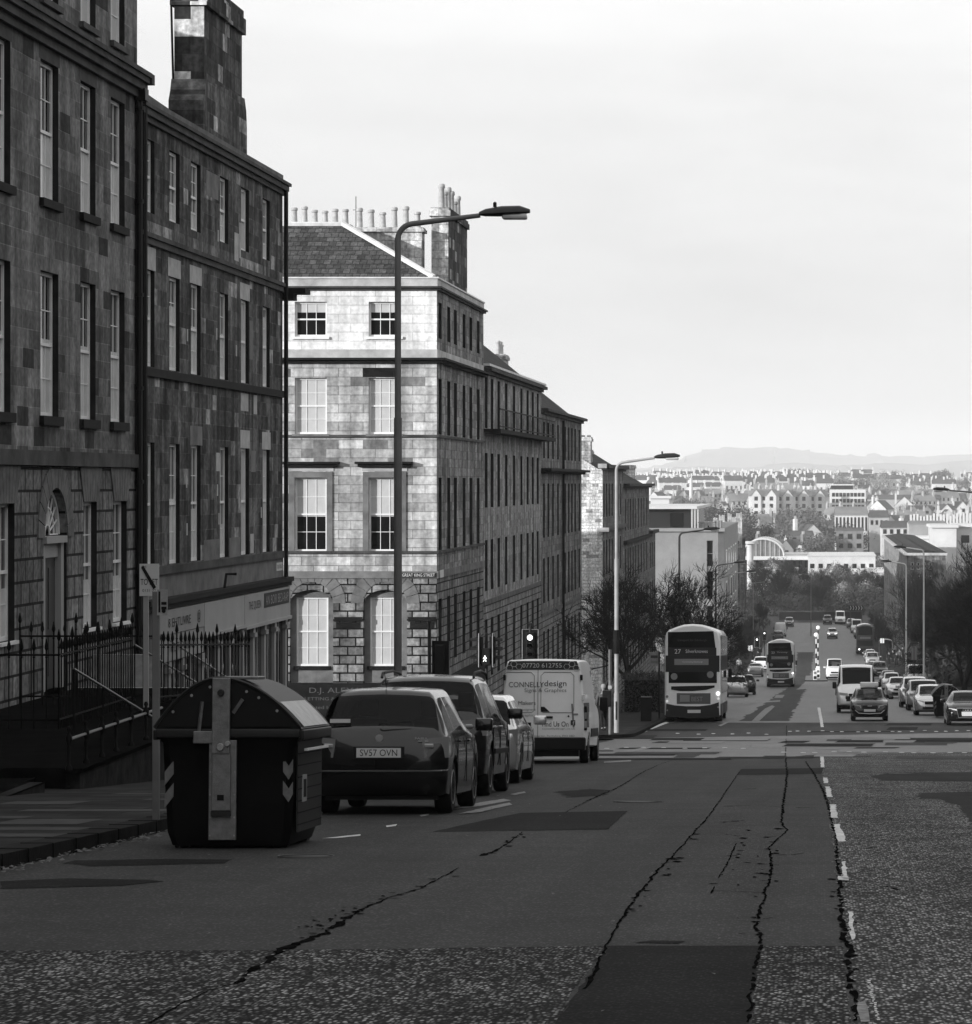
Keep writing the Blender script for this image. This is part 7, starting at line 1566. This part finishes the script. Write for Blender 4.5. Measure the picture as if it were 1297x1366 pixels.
# ------------------------------------------------------------------ the far town
mat('far_stone', .38, .85, var=.25, vs=.15); mat('far_stone_light', .6, .85, var=.2, vs=.15); mat('far_stone_dark', .2, .85, var=.3, vs=.15)
mat('far_roof', .07, .7, var=.3, vs=.1); mat('far_roof_light', .2, .7, var=.3, vs=.1); mat('far_window', .012, .3); mat('far_white', .64, .7)
rf = random.Random(12)
def house(label, w_, d, h, rise, gables=0, floors=3, cols=3, wall='far_stone', roof='far_roof', chim=2, group=None, windows=True, ridge='x'):
    """a house seen from its front; ridge along x, or gable to the front"""
    o = thing('house', label, 'house', (0,0,0), 0, group); hw = w_/2
    b = MB(); b.box(-hw,hw,0,d,-6,h)
    if ridge == 'y': b.add([(-hw,0,h),(hw,0,h),(0,0,h+rise)], [(0,1,2)])
    b.build('wall', M[wall], o)
    b = MB()
    if ridge == 'x':
        b.quad((-hw-.2,-.3,h-.1),(hw+.2,-.3,h-.1),(hw+.2,d/2,h+rise),(-hw-.2,d/2,h+rise)); b.quad((-hw-.2,d+.3,h-.1),(hw+.2,d+.3,h-.1),(hw+.2,d/2,h+rise),(-hw-.2,d/2,h+rise)); b.add([(hw,0,h),(hw,d,h),(hw,d/2,h+rise)],[(0,1,2)]); b.add([(-hw,0,h),(-hw,d,h),(-hw,d/2,h+rise)],[(0,1,2)])
    else: b.quad((-hw-.3,-.2,h-.2),(0,-.2,h+rise),(0,d,h+rise),(-hw-.3,d,h-.2)); b.quad((hw+.3,-.2,h-.2),(0,-.2,h+rise),(0,d,h+rise),(hw+.3,d,h-.2))
    b.build('roof', M[roof], o, fix=False)
    for k in range(gables):
        x = -hw+w_*(k+.5)/gables; gw = w_/gables*.32; q = MB(); q.prism([(x-gw,0),(x+gw,0),(x+gw,h),(x,h+rise*.95),(x-gw,h)], lambda u,v,w2:(u,w2,v), -.9, 3); q.build('bay', M[wall], o)
        q = MB(); q.quad((x-gw-.2,-1.1,h-.2),(x,-1.1,h+rise),(x,d/2,h+rise),(x-gw-.2,d/2,h-.2)); q.quad((x+gw+.2,-1.1,h-.2),(x,-1.1,h+rise),(x,d/2,h+rise),(x+gw+.2,d/2,h-.2)); q.build('bay_roof', M[roof], o, fix=False)
        if windows:
            for f in range(floors): zz = h*(f+.35)/floors; MB().box(x-gw*.35,x+gw*.35,-.97,-.9,zz,zz+h/floors*.55).build('window', M['far_window'], o)
    if windows:
        for f in range(floors):
            for k in range(cols):
                x = -hw+w_*(k+.5)/cols
                if gables and any(abs(x-(-hw+w_*(j+.5)/gables)) < w_/gables*.36 for j in range(gables)): continue
                zz = h*(f+.35)/floors; MB().box(x-.55,x+.55,-.06,.0,zz,zz+min(1.9,h/floors*.55)).build('window', M['far_window'], o)
    for k in range(chim):
        x = -hw+.4 if k == 0 else (hw-.4 if k == 1 else 0); yk = d/2; q = MB(); q.box(x-.45,x+.45,yk-1.2,yk+1.2,h,h+rise+1.6); c = q.build('chimney', M[wall], o)
        for j in range(3): MB().box(x-.15,x+.15,yk-.9+j*.8,yk-.6+j*.8,h+rise+1.6,h+rise+2.5).build('chimney_pot', M['pot'], c)
    return o
def place(o, x, Y, z, rz=0): o.location = (x,Y,z); o.rotation_euler = (0,0,rz); return o
# gabled tenement row
t0 = house('', 12, 12, 11.4, 2.6, 2, 4, 5, 'far_stone_light', 'far_roof_light', 2, 'gabled tenements on the skyline')
lbs = ['gabled pale tenement at the left end of the skyline row','gabled pale tenement second from the left in the skyline row','gabled pale tenement third in the skyline row','gabled pale tenement at the right end of the skyline row by the white office']
for k, px in enumerate((1019,1041,1062.5,1084)):
    o = t0 if k == 0 else copy_tree(t0); Y = 1290+k*6; place(o, wx(px,Y), Y, wz(700,Y)); tag(o, lbs[k], 'tenement')
# white office with bands of windows
Y = 1330; o = bthing('office_building', 'long white flat-roofed office with window bands on the skyline', 'building', (wx(1129,Y), Y, wz(690,Y)))
MB().box(wx(1107,Y), wx(1155,Y), Y, Y+14, wz(690,Y), wz(653,Y)).build('wall', M['far_white'], o); MB().box(wx(1109,Y), wx(1138,Y), Y+2, Y+12, wz(653,Y), wz(647.5,Y)).build('penthouse', M['far_window'], o); MB().box(wx(1108,Y), wx(1140,Y), Y+1.5, Y+12, wz(647.5,Y), wz(646,Y)).build('roof', M['far_white'], o)
for r_ in range(3):
    for k in range(9): x = 1110+k*4.9; MB().box(wx(x,Y), wx(x+3.9,Y), Y-.1, Y, wz(662.5+r_*8,Y), wz(657.5+r_*8,Y)).build('window', M['far_window'], o)
# long dark-roofed shed and the pitched hall
def block(label, px0, px1, pyb, pyt, Y, d, wall, roof=None, rise_px=0, name='building', cat='building', wins=0, winrow=(), flat=True):
    o = bthing(name, label, cat, (wx((px0+px1)/2,Y), Y, wz(pyb,Y))); x0, x1 = wx(px0,Y), wx(px1,Y); zt = wz(pyt,Y); zb = min(g(Y), wz(pyb,Y))-3
    MB().box(x0,x1,Y,Y+d,zb,zt).build('wall', M[wall], o)
    if roof:
        b = MB()
        if rise_px: 
            zr = wz(pyt-rise_px,Y); b.quad((x0-.3,Y-.3,zt-.1),(x1+.3,Y-.3,zt-.1),(x1-.2,Y+d/2,zr),(x0+.2,Y+d/2,zr)); b.quad((x0-.3,Y+d,zt-.1),(x1+.3,Y+d,zt-.1),(x1-.2,Y+d/2,zr),(x0+.2,Y+d/2,zr)); b.add([(x0,Y,zt),(x0,Y+d,zt),(x0+.2,Y+d/2,zr)],[(0,1,2)]); b.add([(x1,Y,zt),(x1,Y+d,zt),(x1-.2,Y+d/2,zr)],[(0,1,2)])
        else: b.box(x0-.4,x1+.4,Y-.5,Y+d,zt,zt+.5)
        b.build('roof', M[roof], o, fix=False)
    for (pa, pb_) in winrow:
        for k in range(wins): x = px0+(px1-px0)*(k+.25)/wins; MB().box(wx(x,Y),wx(x+(px1-px0)/wins*.5,Y),Y-.12,Y,wz(pb_,Y),wz(pa,Y)).build('window', M['far_window'], o)
    return o
block('long low building with a dark roof right of the white office', 1158, 1256, 674, 666, 1500, 20, 'far_stone', 'far_roof', 6)
block('tall pale block behind the dark-roofed building, upper right', 1192, 1232, 668, 662, 1560, 12, 'far_stone', 'far_roof_light', 8)
block('large hall with pale slate pitched roof and upright wall panels', 1114, 1158, 712, 687, 1020, 26, 'far_stone_light', 'far_roof_light', 11, wins=9, winrow=((690,708),))
block('second pitched hall with dark end right of the large hall', 1160, 1186, 712, 690, 1000, 22, 'far_stone', 'far_roof', 9, wins=4, winrow=((694,700),))
block('low pale house with dormers below the large hall', 1176, 1212, 716, 704, 930, 16, 'far_stone_light', 'far_roof', 9, wins=4, winrow=((706,712),))
block('white flat-roofed block at the left below the skyline', 868, 893, 690, 665, 690, 16, 'far_white', 'far_white')
block('dark building with small windows among the bushes in the middle', 1116, 1152, 735, 707, 900, 12, 'far_stone_dark', 'far_roof', 3, wins=3, winrow=((712,719),(725,731)))
block('bright white square block right of centre', 1226, 1243, 748, 719, 640, 14, 'far_white', 'far_white')
block('big pale modern block behind the right-hand trees', 1244, 1276, 770, 704, 620, 22, 'far_stone_light', 'far_white')
block('white modern block at the right edge with dark window', 1277, 1320, 770, 703, 640, 22, 'far_stone_light', 'far_white', wins=2, winrow=((714,724),))
block('long pale building with dark roof edge at the right', 1213, 1262, 720, 698, 760, 18, 'far_stone', 'far_roof_light', 3)
block('long low white-roofed store across the middle of the view', 1078, 1168, 760, 741, 800, 30, 'far_stone_light', 'far_white', 3, wins=8, winrow=((752,758),))
block('second flat white roof stepping down to the left of the store', 998, 1080, 762, 742, 830, 26, 'far_stone_dark', 'far_white', wins=10, winrow=((748,757),))
block('white sheeted roof low at the left among the trees', 1000, 1062, 792, 764, 760, 30, 'far_white', 'far_white')
block('white low roof at the right of the wood', 1160, 1188, 785, 764, 770, 30, 'far_stone_light', 'far_white', wins=4, winrow=((768,776),))
block('terraced row with dark roof above the glazed arch', 990, 1040, 730, 712, 960, 12, 'far_stone', 'far_roof', 7, wins=6, winrow=((716,723),))
block('dark gabled row right of the terraced row', 1045, 1085, 730, 714, 960, 12, 'far_stone_dark', 'far_roof', 6, wins=4, winrow=((717,724),))
# row of tall white chimney-like panels on a roof at right
o = bthing('chimney_row', 'long row of upright white chimneys along a roof at the right', 'chimneys', (wx(1260,900),900,wz(697,900)))
for k in range(26): x = 1214+k*4.4; hh = rf.uniform(8,13)+(4 if k > 13 else 0); MB().box(wx(x,900),wx(x+2.6,900),900,901.5,wz(700,900),wz(697-hh,900)).build('chimney', M['far_white'], o)
# glazed arch
Y = 815; o = bthing('glazed_hall', 'arched glass-roofed hall beside a round white pillar', 'building', (wx(1022,Y),Y,wz(745,Y))); x0 = wx(1018,Y); rr_ = wx(1046,Y)-x0; zb = wz(742,Y); b = MB(); fr_ = MB(); n = 16
for k in range(n):
    a, c = math.pi*k/n, math.pi*(k+1)/n; b.quad((x0+rr_*math.cos(a),Y,zb+rr_*.82*math.sin(a)),(x0+rr_*math.cos(c),Y,zb+rr_*.82*math.sin(c)),(x0+rr_*math.cos(c),Y+40,zb+rr_*.82*math.sin(c)),(x0+rr_*math.cos(a),Y+40,zb+rr_*.82*math.sin(a)))
b.build('glass_vault', mat('vault_glass', .32, .2, var=.2, vs=.2), o, fix=False); b = MB(); b.add([(x0+rr_*.98*math.cos(math.pi*k/n),Y+.3,zb+rr_*.8*math.sin(math.pi*k/n)) for k in range(n+1)],[tuple(range(n+1))]); b.build('end_glazing', mat('vault_end', .18, .3, var=.4, vs=.4), o, fix=False)
fr_.tube([(x0+rr_*math.cos(math.pi*k/n),Y-.1,zb+rr_*.82*math.sin(math.pi*k/n)) for k in range(n+1)], .22, 6)
for k in range(1,9): x = x0-rr_+2*rr_*k/9; h_ = rr_*.8*math.sqrt(max(0,1-((x-x0)/rr_)**2)); fr_.tube([(x,Y-.05,zb),(x,Y-.05,zb+h_)], .06, 4)
fr_.build('frame', M['far_white'], o, smooth=60); MB().box(x0-rr_-1, wx(1100,Y), Y-1, Y+30, zb-.9, zb).build('fascia', M['far_white'], o)
MB().lathe((wx(1001,Y-60),Y-60,wz(800,Y-60)), [(.75,0),(.75,wz(726,Y-60)-wz(800,Y-60)),(1.9,wz(726,Y-60)-wz(800,Y-60)+.1),(1.9,wz(722,Y-60)-wz(800,Y-60))], n=14).build('pillar', M['far_stone_light'], o, smooth=40)
o = bthing('factory_chimney', 'slim white factory chimney on the left of the far town', 'chimney', (wx(922,1200),1200,wz(662,1200))); MB().lathe((wx(922,1200),1200,wz(668,1200)), [(.7,0),(.55,8.2),(.62,8.3)], n=10).build('stack', M['far_white'], o)
# ordinary houses filling the far slope: four kinds, copied
P4 = [house('', 10, 9, 6.5, 3.4, 1, 2, 3, 'far_stone_light', 'far_roof', 2), house('', 14, 10, 9.5, 3.6, 0, 3, 5, 'far_stone', 'far_roof_light', 3), house('', 9, 12, 7.5, 4.2, 0, 2, 2, 'far_stone_light', 'far_roof', 1, ridge='y'), house('', 16, 10, 8, 3.0, 2, 3, 5, 'far_stone_dark', 'far_roof', 2)]
LB = ['small pale villa with a front gable in the far town','three-storey pale stone house in the far town','narrow gable-fronted house in the far town','broad grey double-bayed house in the far town']
GR = ['pale gabled villas in the far town','pale stone houses of the far town','gable-fronted houses of the far town','grey double-bayed houses of the far town']
hu = set()
def puth(k, x, Y, s=1, rz=0, dz=0):
    o = P4[k] if k not in hu else copy_tree(P4[k]); hu.add(k); o.location = (x,Y,g(Y)+dz); o.rotation_euler = (0,0,rz); o.scale = (s,s,s); tag(o, LB[k], 'house', GR[k])
for Y0, n, dz in ((900,10,0),(1010,12,0),(1120,14,0),(1220,14,0),(1400,18,0),(1520,20,0),(1640,22,0)):
    for k in range(n):
        px = 862+(1320-862)*(k+rf.uniform(.1,.9))/n; Y = Y0+rf.uniform(-35,35)
        if Y0 < 1200 and 1100 < px < 1200: continue
        if Y0 in (1220,) and 1000 < px < 1110: continue
        puth(rf.randrange(4), wx(px,Y), Y, rf.uniform(.7,.95), rf.choice([0,0,.3,-.35,.1]), -1.5)
# the fringe on the skyline: too small to show parts
mat_f = [M['far_stone_light'], M['far_roof'], M['far_white']]
def tiny(seed):
    r_ = random.Random(seed); b = MB(); w_ = r_.uniform(9,16); h = r_.uniform(7,11); b.cur = 0; b.box(-w_/2,w_/2,0,9,-4,h); b.cur = 1
    b.quad((-w_/2-.2,-.2,h),(w_/2+.2,-.2,h),(w_/2,4.5,h+3),(-w_/2,4.5,h+3)); b.cur = 2
    for k in range(3): x = -w_/2+w_*k/2; b.box(x-.5,x+.5,4,6,h,h+4.6)
    b.cur = 1
    for k in range(4): x = -w_/2+w_*(k+.5)/4; b.box(x-.5,x+.5,-.1,0,h*.55,h*.55+1.9); b.box(x-.5,x+.5,-.1,0,h*.12,h*.12+1.9)
    o = b.build('distant_house', mat_f); return tag(o, 'tiny pale house with chimneys on the skyline fringe below the hills', 'house', 'tiny houses of the skyline fringe')
TP = [tiny(k) for k in range(5)]; tu = set()
for k in range(230):
    Y = rf.choice([rf.uniform(1700,1850), rf.uniform(1850,2050), rf.uniform(2050,2300)]); px = rf.uniform(858, 1110) if rf.random() < .6 else rf.uniform(1100,1340); j = rf.randrange(5)
    if px > 1110 and rf.random() < .5: continue
    o = TP[j] if j not in tu else TP[j].copy()
    if j in tu: COL.objects.link(o)
    tu.add(j); o.location = (wx(px,Y), Y, g(Y)-1+rf.uniform(-1,2.0)); o.rotation_euler = (0,0,rf.choice([0,.2,-.3])); s_ = rf.uniform(.7,1.0); o.scale = (s_,)*3
# rounded trees of the town
def blob(seed, n, m, nm='leafy_tree', twig=True):
    r_ = random.Random(seed); o = thing(nm, '', 'tree'); MB().tube([(0,0,-1),(0,0,3.4)], [.35,.22], 6).build('trunk', M['bark'], o); b = MB(); cl_ = [(Vector((r_.gauss(0,1.5),r_.gauss(0,1.5),5+r_.gauss(0,1.5))), r_.uniform(1.2,2.4)) for _ in range(9)]
    for _ in range(n):
        c, q = r_.choice(cl_); d = Vector((r_.gauss(0,1),r_.gauss(0,1),r_.gauss(0,1))).normalized(); p = c+d*q*r_.uniform(.4,1.05); s = r_.uniform(.12,.34); e = (d.orthogonal().normalized()+d*r_.uniform(-.8,.8)).normalized(); f_ = d.cross(e)
        b.add([p+e*s, p+f_*s*.6, p-e*s, p-f_*s*.6], [(0,1,2,3)])
    b.build('crown', m, o, fix=False); return o
TB = [blob(1, 1300, mat('foliage_mid', .12, .8, var=.4, vs=.4)), blob(2, 1300, mat('foliage_dark', .03, .8, var=.4, vs=.4)), blob(3, 1000, mat('foliage_pale', .26, .8, var=.4, vs=.4))]
TL = ['mid grey rounded tree among the far houses','dark evergreen tree among the far houses','pale twiggy tree among the far houses']; TG = ['rounded trees of the far town','dark evergreens of the far town','pale trees of the far town']; bu_ = set()
def putb(k, px, Y, s, dz=0):
    o = TB[k] if k not in bu_ else copy_tree(TB[k]); bu_.add(k); o.location = (wx(px,Y),Y,g(Y)+dz); o.scale = (s,s,s*rf.uniform(.8,1.1)); o.rotation_euler = (0,0,rf.uniform(0,6)); tag(o, TL[k], 'tree', TG[k])
for px, Y, s in ((955,1050,1.7),(962,1040,1.9),(972,1030,1.7),(982,1060,1.5),(990,1070,1.6),(1012,960,1.7),(1005,965,1.5),(1018,960,1.3),(948,1080,1.5)): putb(1, px, Y, s)
for px, Y, s in ((905,1150,1.8),(925,1160,1.6),(940,1170,2.0),(1075,1000,1.9),(1068,1020,1.7),(1060,1010,1.4),(1048,1100,1.5),(1095,990,1.7),(1040,900,1.3),(1085,880,1.5),(1100,900,1.4),(1130,1010,1.0)): putb(0, px, Y, s)
for k in range(70):
    Y = rf.uniform(870, 1700); px = rf.uniform(862,1330); putb(rf.choice([0,0,1,2,2]), px, Y, rf.uniform(.7,1.3))
for k in range(40):
    Y = rf.uniform(1650, 2100); px = rf.uniform(1060,1340); putb(rf.choice([0,0,2]), px, Y, rf.uniform(1.1,2.0))
for k in range(26): Y = rf.uniform(690,860); putb(rf.choice([0,2,2,1]), rf.uniform(1000,1190), Y, rf.uniform(.6,1.0))
# ------------------------------------------------------------------ the air
hb = MB().box(-2700, 2700, -470, 12700, -66, 175); hm = bpy.data.materials.new('air'); hm.use_nodes = True; t = hm.node_tree; t.nodes.clear()
vo = N(t, 'ShaderNodeVolumePrincipled'); vo.inputs['Density'].default_value = .00013; vo.inputs['Color'].default_value = (1,1,1,1); vo.inputs['Anisotropy'].default_value = -.15
ou = N(t, 'ShaderNodeOutputMaterial'); t.links.new(vo.outputs[0], ou.inputs['Volume'])
ho = hb.build('haze', hm); tag(ho, kind='stuff')
